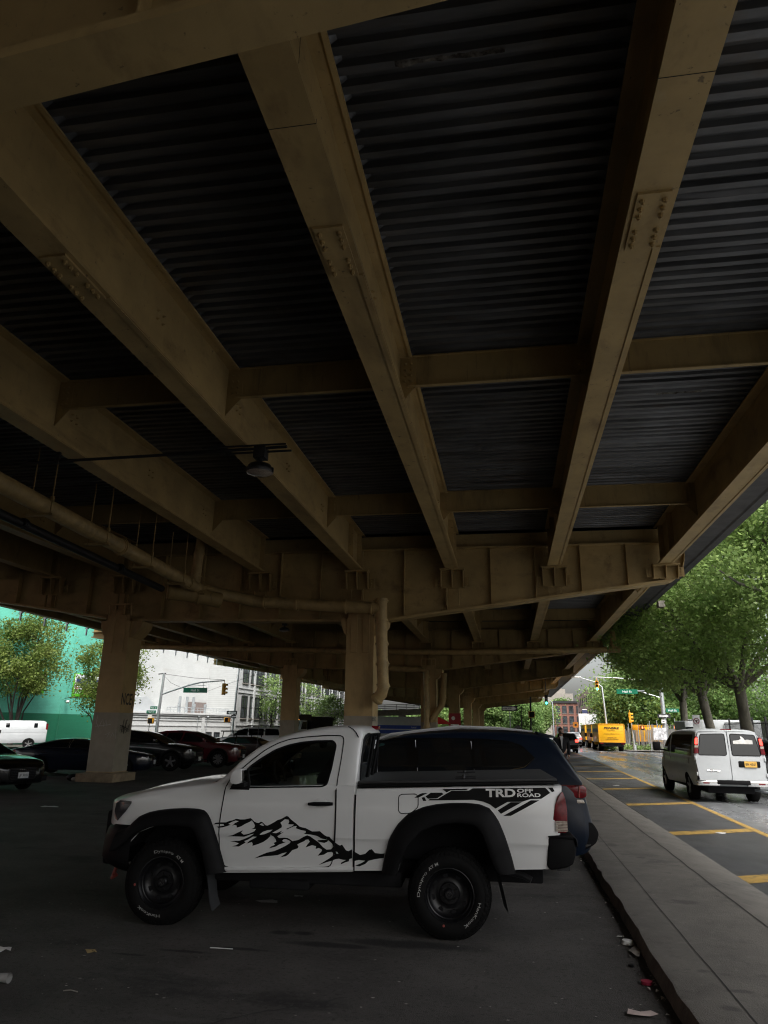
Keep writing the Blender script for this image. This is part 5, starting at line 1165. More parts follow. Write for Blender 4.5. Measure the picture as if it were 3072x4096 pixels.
for s_ in (1,-1):
    pr = roundpoly([(s_*.07,1.24),(s_*.80,1.24),(s_*.70,1.78),(s_*.07,1.80)],.05)
    dp = roundpoly([(s_*.012,.56),(s_*.885,.56),(s_*.885,1.2),(s_*.745,1.865),(s_*.012,1.875)],.06)
    mb = MB(); v, f = fill2d([dp],.15); mb.add([(rearx(z)-.012,y,z) for y,z in v],f); mb.prism(dp, 0, 1, lambda y,z,t: (rearx(z)-.012+.05*t,y,z)); dr = mb.build('rear_door', VWHITE, a.root, ang=30)
    pane('door_window', pr, lambda y,z: (rearx(z)-.017,y,z), BGLASS, dr)
    mb = MB(); ringline(mb, pr, lambda y,z: (rearx(z)-.017,y,z), .010); mb.build('window_seal', BPLAST, dr)
    for z in (.75,1.15): mb = MB(); mb.bx(-2.645,-2.60,*sorted((s_*.86,s_*.90)),z-.05,z+.05); mb.build('hinge', VWHITE, dr, bevel=.01)
    mb = MB(); mb.prism(roundpoly([(s_*.80,1.28),(s_*.91,1.27),(s_*.845,1.72),(s_*.77,1.72)],.02), -2.50, -2.645, lambda u,v,q: (q,u*1.0,v)); tl = mb.build('tail_light', REDL, a.root, bevel=.012)
    mb = MB(); mb.prism(roundpoly([(s_*.795,1.52),(s_*.875,1.51),(s_*.85,1.68),(s_*.785,1.68)],.02), -2.60, -2.652, lambda u,v,q: (q,u,v)); mb.build('brake_lamp', REDLON, tl)
    mb = MB(); mb.bx(-2.652,-2.60,*sorted((s_*.80,s_*.885)),1.43,1.485); mb.build('reverse_lens', CLEARL, tl)
    mb = MB(); mb.prism([(-2.58,.46),(-2.72,.46),(-2.72,.60),(-2.58,.60)], s_*.34, s_*.93, lambda u,v,q: (u,q,v)); bm_ = mb.build('rear_bumper', CHROME, a.root, bevel=.03, seg=3)
    mb = MB(); mb.bx(-2.728,-2.715,*sorted((s_*.62,s_*.78)),.51,.545); mb.build('reflector', REDL, bm_)
    a.line([(.52,1.2),(.5,.5)], s_); a.line([(1.45,1.2),(1.4,.6)], s_)
    mb = MB(); mb.prism(roundpoly([(1.42,1.24),(1.44,1.52),(1.30,1.52),(1.28,1.24)],.05), s_*1.02, s_*1.24, lambda u,v,q: (u,q,v)); mb.tube([(1.35,s_*.86,1.27),(1.36,s_*1.06,1.27)],.03,5); mb.build('side_mirror', BPLAST, a.root, bevel=.02)
a.box('step_pad', -2.735,-2.58,-.42,.42,.50,.605,BPLAST,.015)
mb = MB(); mb.bx(-2.640,-2.60,-.75,-.20,.94,1.10); ph = mb.build('plate_recess', BPLAST, a.root, bevel=.02)
plate(a, -2.648, 1.02, -1, PLATEY, 'BR 4561', y=-.50)
mb = MB(); mb.tube([(-2.632,.62,.845),(-2.632,.35,.835),(-2.632,.30,.832)],.011,5); mb.tube([(-2.632,.47,.855),(-2.632,.55,.855)],.016,5); mb.build('door_badge', CHROME, a.root)
mb = MB(); mb.add([(rearx(1.55)-.03,-.13-.5*u,1.54+.13*v) for u,v in ((0,0),(1,0),(1,.75),(.75,.9),(.62,.8),(.55,1.2),(.45,1.55),(.38,1.5),(.42,1.0),(.3,.8),(0,.6))],[tuple(range(11))]); mb.build('window_sticker', PAPER, a.root, fix=False)
mb = MB(); mb.bx(-2.55,-2.50,-.14,.14,1.90,1.925); mb.build('third_brake_light', REDL, a.root)
a.box('chassis', -2.4,2.2,-.6,.6,.25,.46,INTR,.03); mb = MB(); mb.tube([(-1.55,-.8,.36),(-1.55,.8,.36)],.07); mb.sphere((-1.55,0,.34),.16,6); mb.build('axle', INTR, a.root); mb = MB(); mb.tube([(-1.9,-.6,.33),(-2.35,-.78,.33),(-2.5,-.98,.30)],.03); mb.build('exhaust', GALV, a.root)
for s_ in (1,): mb = MB(); mb.bx(-1.95,-1.60,.915,.93,.98,1.14); mb.build('fuel_door', VWHITE, a.root, bevel=.01)

a = van('cargo_van', 'white cargo van with two small side windows in front of the green wall', (-34.3,45.4,0), R(216), VWHITE, Hh=1.90)
a.win([[(1.45,1.25),(1.0,1.58),(.72,1.74),(.5,1.74),(.45,1.22)]]); a.win([[(-.02,1.42),(-.02,1.72),(-.26,1.72),(-.26,1.42)],[(-1.75,1.42),(-1.75,1.72),(-1.98,1.72),(-1.98,1.42)]]); a.screen(1.65,.9,'windshield'); wheel_set(a.root,1.75,-1.55,.90,.36,.24)
for s_ in (1,-1): a.line([(.4,1.9),(.38,.5)], s_); a.line([(.35,1.32),(-2.4,1.33)], s_, 'panel_crease', .006, VWHITE); mb = MB(); mb.bx(.22,.30,*sorted((s_*.90,s_*.945)),1.05,1.25); mb.build('door_handle', BPLAST, a.root); mb = MB(); mb.bx(-2.63,-2.5,*sorted((s_*.78,s_*.90)),1.3,1.7); mb.build('tail_light', REDL, a.root)

# slate SUV at the right edge
a = Car('suv', 'slate blue SUV at the right edge beside the white passenger van', 'SUV', (8.42,24.6,0), R(90), SLATE,
  [(2.40,.4,.8,.6,.1,.02),(2.3,.3,.95,.82,.1,.03),(1.4,.28,1.06,.93,.1,.05),(1.0,.28,1.1,.94,.05,.02),(-2.1,.32,1.12,.94,.05,0),(-2.4,.42,1.05,.86,.1,0)],
  [(1.35,1.08),(.8,1.4),(.4,1.58),(-.2,1.66),(-1.8,1.64),(-2.1,1.55),(-2.36,1.1)], [(1.35,1.1),(-2.36,1.12)], .91, .68, [(1.45,.41),(-1.45,.41)])
a.win([[(1.0,1.15),(.55,1.42),(.3,1.53),(.05,1.55),(.0,1.17)],[(-.08,1.17),(-.03,1.55),(-.9,1.55),(-.95,1.18)],[(-1.05,1.18),(-1.0,1.55),(-1.7,1.53),(-1.95,1.2)]]); a.screen(-2.3,-2.05,'rear_window'); wheel_set(a.root,1.45,-1.45,.92,.37); a.patch('tail_light',-2.36,-2.0,.85,1.05,REDL)
for s_ in (1,-1): a.line([(2.2,.55),(-2.2,.55)], s_, 'door_trim', .018, CHROME)

def farsuv(label, loc, rz, paint, lit=True, group='cars driving away'):
    a = Car('suv', label, 'SUV', loc, rz, paint,
      [(2.3,.4,.8,.6,.1,.02),(2.2,.3,.95,.80,.1,.03),(1.2,.28,1.02,.88,.1,.05),(-2.1,.32,1.06,.90,.05,0),(-2.35,.42,1.0,.84,.1,0)],
      [(1.3,1.02),(.6,1.4),(.2,1.58),(-1.7,1.62),(-2.0,1.55),(-2.3,1.06)], [(1.3,1.04),(-2.3,1.06)], .88, .66, [(1.4,.4),(-1.4,.4)], group)
    a.win([[(.9,1.1),(.4,1.4),(.0,1.5),(-.1,1.12)],[(-.2,1.12),(-.1,1.5),(-1.6,1.5),(-1.8,1.14)]]); a.screen(-2.24,-1.98,'rear_window'); wheel_set(a.root,1.4,-1.4,.88,.37)
    for s_ in (1,-1):
        mb = MB(); mb.bx(-2.36,-2.2,*sorted((s_*.62,s_*.88)),.88,1.08); mb.build('tail_light', REDLON if lit else REDL, a.root, bevel=.02)
    a.box('rear_bumper',-2.42,-2.2,-.84,.84,.42,.66,BPLAST,.04); plate(a,-2.43,.8,-1)
    return a
farsuv('black SUV with lit tail lamps at the kerb beyond the walking man', (4.75,66.2,0), R(90), BPAINT)
farsuv('white SUV with red tail lamps driving ahead of the black SUV', (7.0,87,0), R(90), VWHITE)
farsuv('dark car farther up the road beyond the white SUV', (9.3,112,0), R(90), SLATE, False)
a = farsuv('grey SUV parked beyond the dark blue SUV with its roof showing', (-1.5,15.2,0), R(180), SILVER, False, 'cars parked tail to the kerb'); a.root.scale = (1,1,1.13)
a = farsuv('dark SUV parked tail to the kerb, third behind the pickup', (-1.9,20.4,0), R(180), SLATE, False, 'cars parked tail to the kerb')
a = farsuv('black SUV with covered roof boxes under the far deck', (-1.6,31.0,0), R(180), BPAINT, False, 'cars parked tail to the kerb')
for x in (.1,-.9): mb = MB(); mb.bx(x-.42,x+.42,-.5,.5,1.66,1.86); mb.build('roof_box', SLATE, a.root, bevel=.06)

# yellow rental box trucks on the right kerb
def boxtruck(label, loc, txt=True):
    t = thing('box_truck', label, 'truck', loc, R(90), 'yellow box trucks parked in a row')
    mb = MB(); mb.bx(0,5.4,-1.2,1.2,.80,2.50); b = mb.build('cargo_box', PYEL, t, bevel=.02)
    mb = MB(); mb.bx(-.02,.0,-1.2,1.2,.80,.88)
    for q in (-1.17,1.17): mb.bx(-.03,.01,q-.04,q+.04,.80,2.5)
    mb.bx(-.03,.01,-1.2,1.2,2.40,2.5); mb.build('door_frame', SYEL, b)
    mb = MB()
    for k in range(5): mb.bx(-.006,.0,-1.1,1.1,.98+.28*k,.986+.28*k)
    mb.build('roll_door', SYEL, b)
    if txt:
        mb = MB(); f2 = lambda y0,z0,sh=0: (lambda u,v: (-.035, y0-u-v*sh, z0+v))
        add_text(mb,'PENSKE',f2(0,2.02,.25),.26,bold=.03,fit=1.35); add_text(mb,'Truck Rental',f2(.05,1.86,.2),.11,bold=.01,fit=.7); add_text(mb,'Household & Business Rentals',f2(0,1.55),.09,bold=.01,fit=1.4); add_text(mb,'GoPenske.com',f2(0,1.20),.11,bold=.01,fit=.8); add_text(mb,'1-800-GO-PENSKE',f2(0,1.06),.11,bold=.01,fit=1.15)
        mb.build('lettering', BLACKT, b, fix=False)
    mb = MB()
    mb.bx(.6,4.8,1.202,1.21,1.75,2.05); mb.build('side_band', mat('blue_band',(.03,.05,.18),.4), b)
    mb = MB(); mb.bx(0,5.4,-.5,.5,.5,.8); mb.bx(-.05,.15,-1.15,1.15,.62,.80); mb.bx(-.25,-.02,-1.0,1.0,.45,.58); mb.build('chassis', BPLAST, t)
    for s_ in (1,-1):
        mb = MB(); mb.bx(-.06,.0,*sorted((s_*.8,s_*1.1)),.66,.74); mb.build('tail_light', REDL, t)
    mb = MB(); mb.prism([(5.45,.5),(7.3,.5),(7.35,1.05),(6.6,1.2),(6.2,1.95),(5.45,2.0)], -.98, .98, lambda u,v,q: (u,q,v)); cb = mb.build('cab', PYEL, t, bevel=.05)
    mb = MB(); mb.prism([(5.6,1.25),(6.45,1.25),(6.1,1.85),(5.6,1.85)], -.99, .99, lambda u,v,q: (u,q,v)); mb.build('side_window', BGLASS, cb)
    mb = MB()
    for s_ in (1,-1): mb.bx(6.3,6.38,*sorted((s_*1.1,s_*1.35)),1.2,1.6)
    mb.build('side_mirror', BPLAST, cb)
    for x in (1.2,6.4):
        for s_ in (1,-1): mb = MB(); mb.cyl((x,s_*.72,.42),(x,s_*1.12,.42),.42,n=18); w_ = mb.build('wheel', RUB, t, bevel=.03); mb = MB(); mb.cyl((x,s_*1.10,.42),(x,s_*1.13,.42),.2,n=14); mb.build('rim', SWHITE, w_)
    return t
boxtruck('nearest yellow box truck, its lettered roll-up door facing the street', (9.45,72,0)); boxtruck('middle yellow box truck, half hidden by the nearest one', (9.75,80.5,0)); boxtruck('farthest yellow box truck, at the left end of the row', (9.95,89.5,0), False)
t = boxtruck('yellow truck behind the slatted fence right of the box trucks', (14.6,83,0), False); t.rotation_euler = (0,0,R(72))

# white box trailer behind the plane trees
t = thing('box_trailer', 'long white box trailer standing behind the plane tree trunks', 'trailer', (15.4,56,0), R(8))
mb = MB(); mb.bx(-2.0,2.4,0,2.4,.9,2.72); mb.build('cargo_box', VWHITE, t, bevel=.05); mb = MB(); mb.bx(-3.0,-2.1,.1,2.2,.5,2.62); mb.build('cab', VWHITE, t, bevel=.12)
mb = MB(); mb.bx(-3,2.4,.3,2.1,.45,.85); mb.build('chassis', INTR, t)
for x in (-2.5,1.6):
    for y in (.25,2.15): mb = MB(); mb.cyl((x,y-.12,.45),(x,y+.12,.45),.45,n=18); mb.build('wheel', RUB, t)
mb = MB(); mb.bx(-2.95,-2.2,.08,.1,1.5,2.2); mb.build('side_window', BGLASS, t)

# dump truck in front of the windowed building
t = thing('dump_truck', 'white dump truck with amber roof lamps between the two far columns', 'truck', (-17.6,62,0), R(-108)); t.scale = (1,1,1.14)
mb = MB(); mb.prism([(1.6,.5),(3.0,.5),(3.05,1.25),(2.3,1.4),(2.0,2.0),(1.2,2.03),(1.1,.5)], -.95, .95, lambda u,v,q: (u,q,v)); cb = mb.build('cab', VWHITE, t, bevel=.06)
mb = MB(); mb.add([(2.27,-.8,1.45),(2.27,.8,1.45),(2.05,.74,1.93),(2.05,-.74,1.93)],[(0,1,2,3)]); mb.build('windshield', TGLASS, cb, fix=False)
mb = MB(); mb.prism([(1.3,1.38),(2.15,1.38),(1.95,1.9),(1.3,1.9)], -.96, .96, lambda u,v,q: (u,q,v)); mb.build('side_window', BGLASS, cb)
for k in range(5): mb = MB(); mb.sphere((1.9,-.5+.25*k,2.07),.05,5); mb.build('roof_lamp', mat('amber_lit',(.8,.3,.05),.3,emit=(1,.4,.08),es=4) if k == 0 else bpy.data.materials['amber_lit'], cb)
mb = MB(); mb.bx(-2.6,.95,-1.1,1.1,.9,1.4); mb.bx(-2.6,.95,-1.15,1.15,1.4,2.3); mb.bx(.9,1.0,-1.15,1.15,2.3,2.45); mb.build('dump_body', BPLAST, t); mb = MB(); mb.bx(-2.5,3.0,-.5,.5,.5,.9); mb.build('chassis', INTR, t)
mb = MB(); mb.bx(3.03,3.08,-.7,.7,.75,1.15); mb.build('grille', CHROME, cb)
for x in (-1.6,2.3):
    for s_ in (1,-1): mb = MB(); mb.cyl((x,s_*.7,.45),(x,s_*1.0,.45),.45,n=18); mb.build('wheel', RUB, t)
# white truck with a blue arrow under the far deck
t = thing('removal_truck', 'white truck with a blue arrow band parked under the far deck', 'truck', (-9.3,63,0), R(0))
mb = MB(); mb.bx(-2.6,2.6,0,2.3,.8,2.75); b = mb.build('cargo_box', VWHITE, t, bevel=.03)
mb = MB(); BL = mat('blue_arrow_band', (.015,.06,.35), .4)
for z in (1.72,1.32): mb.prism([(-2.4,z),(2.0,z),(2.15,z+.15),(2.0,z+.3),(-2.4,z+.3)], -.012, 0, lambda u,v,q: (u,q,v))
mb.build('blue_band', BL, b); mb = MB(); add_text(mb,'Local',lambda u,v:(1.1+u,-.02,1.80+v),.2,bold=.01); add_text(mb,'One Way',lambda u,v:(1.1+u,-.02,1.40+v),.2,bold=.01); mb.build('lettering', DWHITE, b, fix=False)
mb = MB(); mb.bx(-2.6,4.2,.4,1.9,.4,.8); mb.build('chassis', INTR, t); mb = MB(); mb.prism([(2.7,.5),(4.2,.5),(4.25,1.2),(3.7,1.9),(2.7,1.95)],.15,2.15,lambda u,v,q:(u,q,v)); mb.build('cab', VWHITE, t, bevel=.06)
for x in (-1.6,3.5):
    for y in (.15,2.15): mb = MB(); mb.cyl((x,y-.12,.42),(x,y+.12,.42),.42,n=16); mb.build('wheel', RUB, t)

# ---------------------------------------------------------------- buildings
def window(par, x0, x1, z0, z1, nx, nz, fn, fm, gm, bar=.05, d=.08):
    """frame as a part with its pane as sub-part; fn(x, depth, z)"""
    mb = MB()
    def b(xa, xb, za, zb, q0, q1):
        p = [fn(x,q,z) for q in (q0,q1) for x,z in ((xa,za),(xb,za),(xb,zb),(xa,zb))]
        mb.add(p, [(0,1,2,3),(4,7,6,5),(0,4,5,1),(1,5,6,2),(2,6,7,3),(3,7,4,0)])
    for k in range(nx+1): x = x0+(x1-x0)*k/nx; w_ = bar*(1.6 if k in (0,nx) else 1)/2; b(x-w_,x+w_,z0,z1,-.02,d)
    for k in range(nz+1): z = z0+(z1-z0)*k/nz; w_ = bar*(1.6 if k in (0,nz) else 1)/2; b(x0,x1,z-w_,z+w_,-.015,d)
    w = mb.build('window', fm, par, smooth=False)
    mb = MB(); mb.add([fn(x,.03,z) for x,z in ((x0,z0),(x1,z0),(x1,z1),(x0,z1))],[(0,1,2,3)]); mb.build('pane', gm, w, smooth=False)
    mb = MB(); b(x0-.1,x1+.1,z0-.12,z0-.04,-.10,d); mb.build('sill', CONC, w, smooth=False)
    return w
WPANE = mat('sooty_factory_glass', (.05,.06,.065), .12, var=.7, scale=.8, spec=.6)
WFR = mat('dark_window_frame', (.02,.02,.022), .5)
WBRICK = mat('white_painted_brick', (.46,.475,.47), .75, var=.05, scale=.6)
brick(WBRICK, (1,1,1), (.93,.93,.93), (.86,.86,.86), 2.2, 'xz', .35)
add_layer(WBRICK, (.36,.36,.34), .7, .6, .74, .6, (.5,.5,1.6))
WREND = mat('white_painted_render', (.46,.475,.475), .75, var=.06, scale=1)
add_layer(WREND, (.42,.41,.39), 1.2, .58, .72, .6, (1,1,.4))
WBRY = mat('white_painted_facade', (.46,.475,.47), .75, var=.06, scale=.7)
brick(WBRY, (1,1,1), (.93,.93,.93), (.86,.86,.86), 2.2, 'yz', .3)
GRN = mat('teal_painted_brick', (.10,.42,.32), .7, var=.12, scale=.45)
N_, L_, b_ = nodes(GRN); src = b_.inputs['Base Color'].links[0].from_socket
tc = N_.new('ShaderNodeTexCoord'); sp = N_.new('ShaderNodeSeparateXYZ'); gt = N_.new('ShaderNodeMath'); gt.operation = 'LESS_THAN'; gt.inputs[1].default_value = 2.48
mx = N_.new('ShaderNodeMix'); mx.data_type = 'RGBA'; mx.inputs[7].default_value = (.01,.16,.085,1)
L_.new(tc.outputs['Object'], sp.inputs[0]); L_.new(sp.outputs[2], gt.inputs[0]); L_.new(gt.outputs[0], mx.inputs[0]); L_.new(src, mx.inputs[6]); L_.new(mx.outputs[2], b_.inputs['Base Color'])
add_layer(GRN, (.07,.18,.15), .35, .58, .75, .55, (1.4,1,.25)); brick(GRN, (1,1,1), (.94,.94,.94), (.84,.84,.84), 2.2, 'xz', .35)

RBR = mat('red_brown_brick', (.24,.115,.085), .8, var=.2, scale=1); brick(RBR,(1,1,1),(.85,.8,.8),(.8,.8,.8),3,'xz',.2)
t = thing('warehouse', 'teal green painted brick warehouse with a darker band along its foot', 'building', (-36,58.6,0), R(70))
mb = MB(); mb.bx(-24,3.2,0,14,0,17); mb.build('wall', GRN, t, smooth=False)
mb = MB(); mb.bx(-24.1,3.3,-.1,14.1,17,17.4); mb.build('parapet', WREND, t)
mb = MB(); mb.tube([(-2.75,-.06,11),(-2.85,-.06,4)],.03,5); mb.tube([(-3.3,-.06,3.3),(-3.4,-.06,0)],.05,5); mb.build('wall_conduit', GRN, t)
mb = MB(); mb.bx(-4.1,-3.8,-.03,.05,8.0,8.35); mb.bx(-4.05,-3.85,-.035,.0,8.05,8.12,1); mb.bx(-4.05,-3.85,-.035,.0,8.2,8.27,1); mb.build('louvre', [GRN, INTR], t)
PG = mat('lime_poster', (.10,.42,.02), .5); PW = mat('poster_white', (.66,.70,.72), .5); PB = mat('poster_dark_blue', (.03,.04,.11), .5); PR = mat('poster_red', (.5,.03,.04), .5); PBR = mat('poster_brown', (.18,.06,.06), .5, base2=(.4,.3,.3), scale=6)
def poster(label, x0, x1, z0, z1, kind):
    p = thing('wall_sign', label, 'sign', tuple(Vector((-36,58.6,0))+Matrix.Rotation(R(70),3,'Z')@Vector((x0,-.08,z0))), R(70)); W_, H_ = x1-x0, z1-z0
    mb = MB(); mb.bx(0,W_,0,.06,0,H_); mb.build('board', PG, p, bevel=.005)
    if kind: 
        mb = MB(); mb.bx(.12,W_-.12,-.006,0,.62,H_-.08); mb.build('panel', PW, p); mb = MB(); mb.bx(.25,W_-.25,-.012,-.006,.88,H_-.42); mb.build('picture', PB, p)
        mb = MB(); add_text(mb,'SEL',lambda u,v:(.2+u,-.013,.66+v),.24,center=False,bold=.02); mb.build('lettering', PR, p, fix=False)
        mb = MB(); add_text(mb,'(718)',lambda u,v:(.15+u,-.008,.26+v),.36,center=False,bold=.01); mb.build('lettering', DWHITE, p, fix=False)
    else: mb = MB(); mb.bx(.1,W_-.05,-.01,0,.5,H_-.1); mb.build('picture', PBR, p)
poster('green edged wall sign behind the smaller tree by the left column', -2.43,.5,3.93,5.88,True)
poster('wall sign with a reddish picture behind the left tree crown', -7.2,-5.1,4.05,5.7,False)
t = thing('wall_lamp', 'small white floodlight on a bracket under the green edged wall sign', 'lamp', tuple(Vector((-36,58.6,3.55))+Matrix.Rotation(R(70),3,'Z')@Vector((-3.0,0,0))), R(70))
mb = MB(); mb.tube([(0,0,.2),(0,-.5,.25),(.9,-.5,.3)],.025,5); mb.tube([(0,0,.0),(0,-.4,0)],.02,5); mb.build('bracket', DARKM, t); mb = MB(); mb.sphere((0,-.45,-.08),(.16,.16,.12),6); mb.build('head', SWHITE, t)

t = thing('sky_block_building', 'unseen brick building added beyond the left edge to block sky light', 'building', (-36,58.6,0), R(70))  # added out of view to cut the sky light from the left
mb = MB(); mb.bx(-110,-24.6,.5,14,0,13); mb.build('wall', RBR, t, smooth=False)
t = thing('annex', 'low white annex with banded cornice and railed flat roof at the corner', 'building', (-36.5,66,0), R(66.5))
mb = MB(); mb.bx(-6,13.6,0,6,0,2.85); mb.build('wall', WREND, t)
mb = MB()
for z, p in ((2.8,.28),(2.66,.20),(2.42,.10),(2.15,.08),(1.62,.07)): mb.bx(-6.1,13.7,-p,.02,z,z+.09)
mb.bx(-6.1,13.7,-.22,6,2.89,2.98); mb.build('cornice', WREND, t); mb = MB(); mb.bx(9.2,9.6,-.12,0,0,2.8); mb.build('pilaster', WREND, t)
for x in (10.0,11.2): window(t, x, x+.75, .25, 1.0, 2, 1, lambda u,q,z: (u,-.06+q,z), WFR, WPANE, .05)
mb = MB()
for k in range(20): mb.cyl((4.6+.46*k,.25,2.95),(4.6+.46*k,.25,3.5),.02,n=5)
mb.tube([(4.6,.25,3.5),(13.4,.25,3.5)],.03,5); mb.tube([(4.6,.25,3.25),(13.4,.25,3.25)],.02,5); mb.build('railing', GALV, t)
mb = MB(); mb.prism([(0,2.97),(0,4.1),(3.5,4.45),(5.2,2.97)], .6, 3.0, lambda u,v,q: (u-1.2,q,v)); mb.build('roof_light', VWHITE, t)
for x, h in ((7.2,1.5),(8.2,1.5),(9.1,1.5)): mb = MB(); mb.cyl((x,1.4,2.9),(x,1.4,2.95+h*1.15),.14,n=10); mb.build('flue', GALV, t)
for x, h in ((6.8,.75),(8.9,.75),(10.5,.75)): mb = MB(); mb.cyl((x,1.0,2.9),(x,1.0,2.95+h),.1,n=8); mb.cyl((x,1.0,2.9+h*.95),(x,1.0,3.25+h*.95),.17,n=10); mb.build('vent', GALV, t)
mb = MB(); mb.bx(9.6,12.2,2.7,3.0,2.95,4.2); mb.build('roof_door', mat('grey_brown_metal',(.16,.13,.12),.6), t)
mb = MB()
for x in (8.6,9.9): mb.cyl((x,-.1,1.0),(x,-.1,2.7),.03,n=5); mb.sphere((x,-.2,2.62),.11,5)
mb.build('wall_lamp', GALV, t)

t = thing('factory', 'white painted brick factory with rows of dark framed windows', 'building', (-31,79,0))
mb = MB(); mb.bx(-16,0,0,70,0,16); mb.build('wall', WBRY, t, smooth=False)
def fac(x,q,z): return (.07-q, x, z)
mb = MB()
for z in (1.75,5.45,5.95,9.6): mb.bx(0,.10,0,70,z,z+.12)
for k in range(12): mb.bx(0,.16,.1+5.7*k,.55+5.7*k,0,16)
mb.build('band', WREND, t)
wy = [(2.1,3.9)]+[(4.9+5.7*k,9.4+5.7*k) for k in range(11)]
for i, (a0, a1) in enumerate(wy):
    for z0, z1 in ((2.62,5.1),(6.65,8.95)): window(t, a0, a1, z0, z1, 2 if i == 0 else 4, 2 if z0 > 5 else 2, fac, WFR, WPANE, .09)
t = thing('brick_wall_building', 'tall windowless white painted brick wall behind the annex', 'building', (-36.5,66,0), R(66.5))
mb = MB(); mb.bx(-8,14.0,3.2,20,0,17); mb.build('wall', WBRICK, t, smooth=False)
mb = MB(); mb.bx(-8.1,14.05,3.1,20.1,17,17.4); mb.build('parapet', WREND, t)

def house(label, x0, x1, y, h, m, depth=14, cols=3, rows=3, corn=DARKM):
    t = thing('row_house', label, 'house', (x0,y,0)); W_ = x1-x0
    mb = MB(); mb.bx(0,W_,0,depth,0,h); mb.build('wall', m, t, smooth=False)
    mb = MB(); mb.bx(-.1,W_+.1,-.35,depth,h-.35,h+.25); mb.build('cornice', corn, t)
    for i in range(cols):
        for j in range(rows):
            xc = W_*(i+.5)/cols; z0 = .9+(h-1.2)*j/rows; window(t, xc-.55, xc+.55, z0, z0+1.9, 1, 2, lambda u,q,z: (u,-.06+q,z), WFR, WPANE, .07)
    return t
house('red brick row house with a dark cornice at the far end of the street', 12.2,17.6,205,9.3,RBR); house('second red brick row house, beside the one with the dark cornice', 17.7,24,206,9.3,RBR)
TAN = mat('pinkish_tan_wall',(.36,.24,.2),.8,var=.1)
t = thing('apartment_building', 'pinkish tan apartment building with small windows beyond the box trucks', 'building', (17.5,150,0)); mb = MB(); mb.bx(0,16,0,44,0,10.6); mb.build('wall', TAN, t, smooth=False)
for k in range(9):
    for j in range(3): window(t, 2+4.6*k, 3.2+4.6*k, 1.5+3*j, 3.3+3*j, 1, 2, lambda u,q,z: (-.06+q,u,z), WFR, WPANE, .1)
t = thing('tower_building', 'pale stepped building top rising over the brick row house', 'building', (14,330,0)); mb = MB(); mb.bx(0,14,0,14,0,17.5); mb.bx(3,11,3,11,17.5,19.5); mb.prism([(4,19.5),(10,19.5),(7,21.8)],4,10,lambda u,v,q:(u,q,v)); mb.build('wall', CONC, t)
t = house('dark grey house with white framed windows behind the trees', 19,27,118,10.5,mat('dark_grey_siding',(.05,.045,.048),.8),12,4,3)
t = thing('billboard', 'white lettered board at the far kerb left of the box trucks', 'sign', (11.6,128,0)); mb = MB(); mb.bx(0,3.1,0,.1,.8,4.6); mb.build('board', SWHITE, t); mb = MB(); mb.bx(.3,.42,.1,.2,0,4.4); mb.bx(2.6,2.72,.1,.2,0,4.4); mb.build('post', GALV, t)
# curved ramp glimpsed between the columns
t = thing('ramp', 'curved concrete ramp with pale railing seen between the far columns', 'ramp', (-21,118,0))
arc = [(9*math.cos(a)-2, 9*math.sin(a), 4.9+1.0*math.sin(a*.5)) for a in np.linspace(-2.6,.1,26)]
mb = MB(); mb.loft([[(x*.97,y*.97,z-.9),(x*1.03,y*1.03,z-.9),(x*1.03,y*1.03,z),(x*.97,y*.97,z)] for x,y,z in arc]); mb.build('parapet', CONC, t)
mb = MB()
for h in (.25,.5,.75): mb.tube([(x,y,z+h) for x,y,z in arc], .05, 5)
for p in arc[::2]: mb.cyl(p,(p[0],p[1],p[2]+.8),.05,n=5)
mb.build('railing', GALV, t); mb = MB(); mb.bx(-3,-2,-8.5,-7.5,0,4.5); mb.bx(4,5,-6,-5,0,4.6); mb.build('pier', CONC, t)

# -------------------------------------------------------------------- trees
def leaves(name, pts, size, m, par, flat=.15):
    n = len(pts); pts = np.asarray(pts); nr = RNG.normal(size=(n,3)); nr[:,2] = np.abs(nr[:,2])+flat; nr /= np.linalg.norm(nr,axis=1)[:,None]
    a = np.cross(nr, RNG.normal(size=(n,3))); a /= np.linalg.norm(a,axis=1)[:,None]; b = np.cross(nr,a)
    s = (size*RNG.uniform(.6,1.25,n))[:,None]
    v = np.stack([pts-a*s, pts-b*s*.62-nr*s*.15, pts+a*s*1.0, pts+b*s*.62-nr*s*.15], 1).reshape(-1,3)
    me = bpy.data.meshes.new(name); me.vertices.add(4*n); me.vertices.foreach_set('co', v.ravel().astype(np.float32))
    me.loops.add(4*n); me.loops.foreach_set('vertex_index', np.arange(4*n,dtype=np.int32)); me.polygons.add(n); me.polygons.foreach_set('loop_start', np.arange(0,4*n,4,dtype=np.int32))
    me.materials.append(m); me.update(calc_edges=True); me.validate()
    return link(name, me, par)
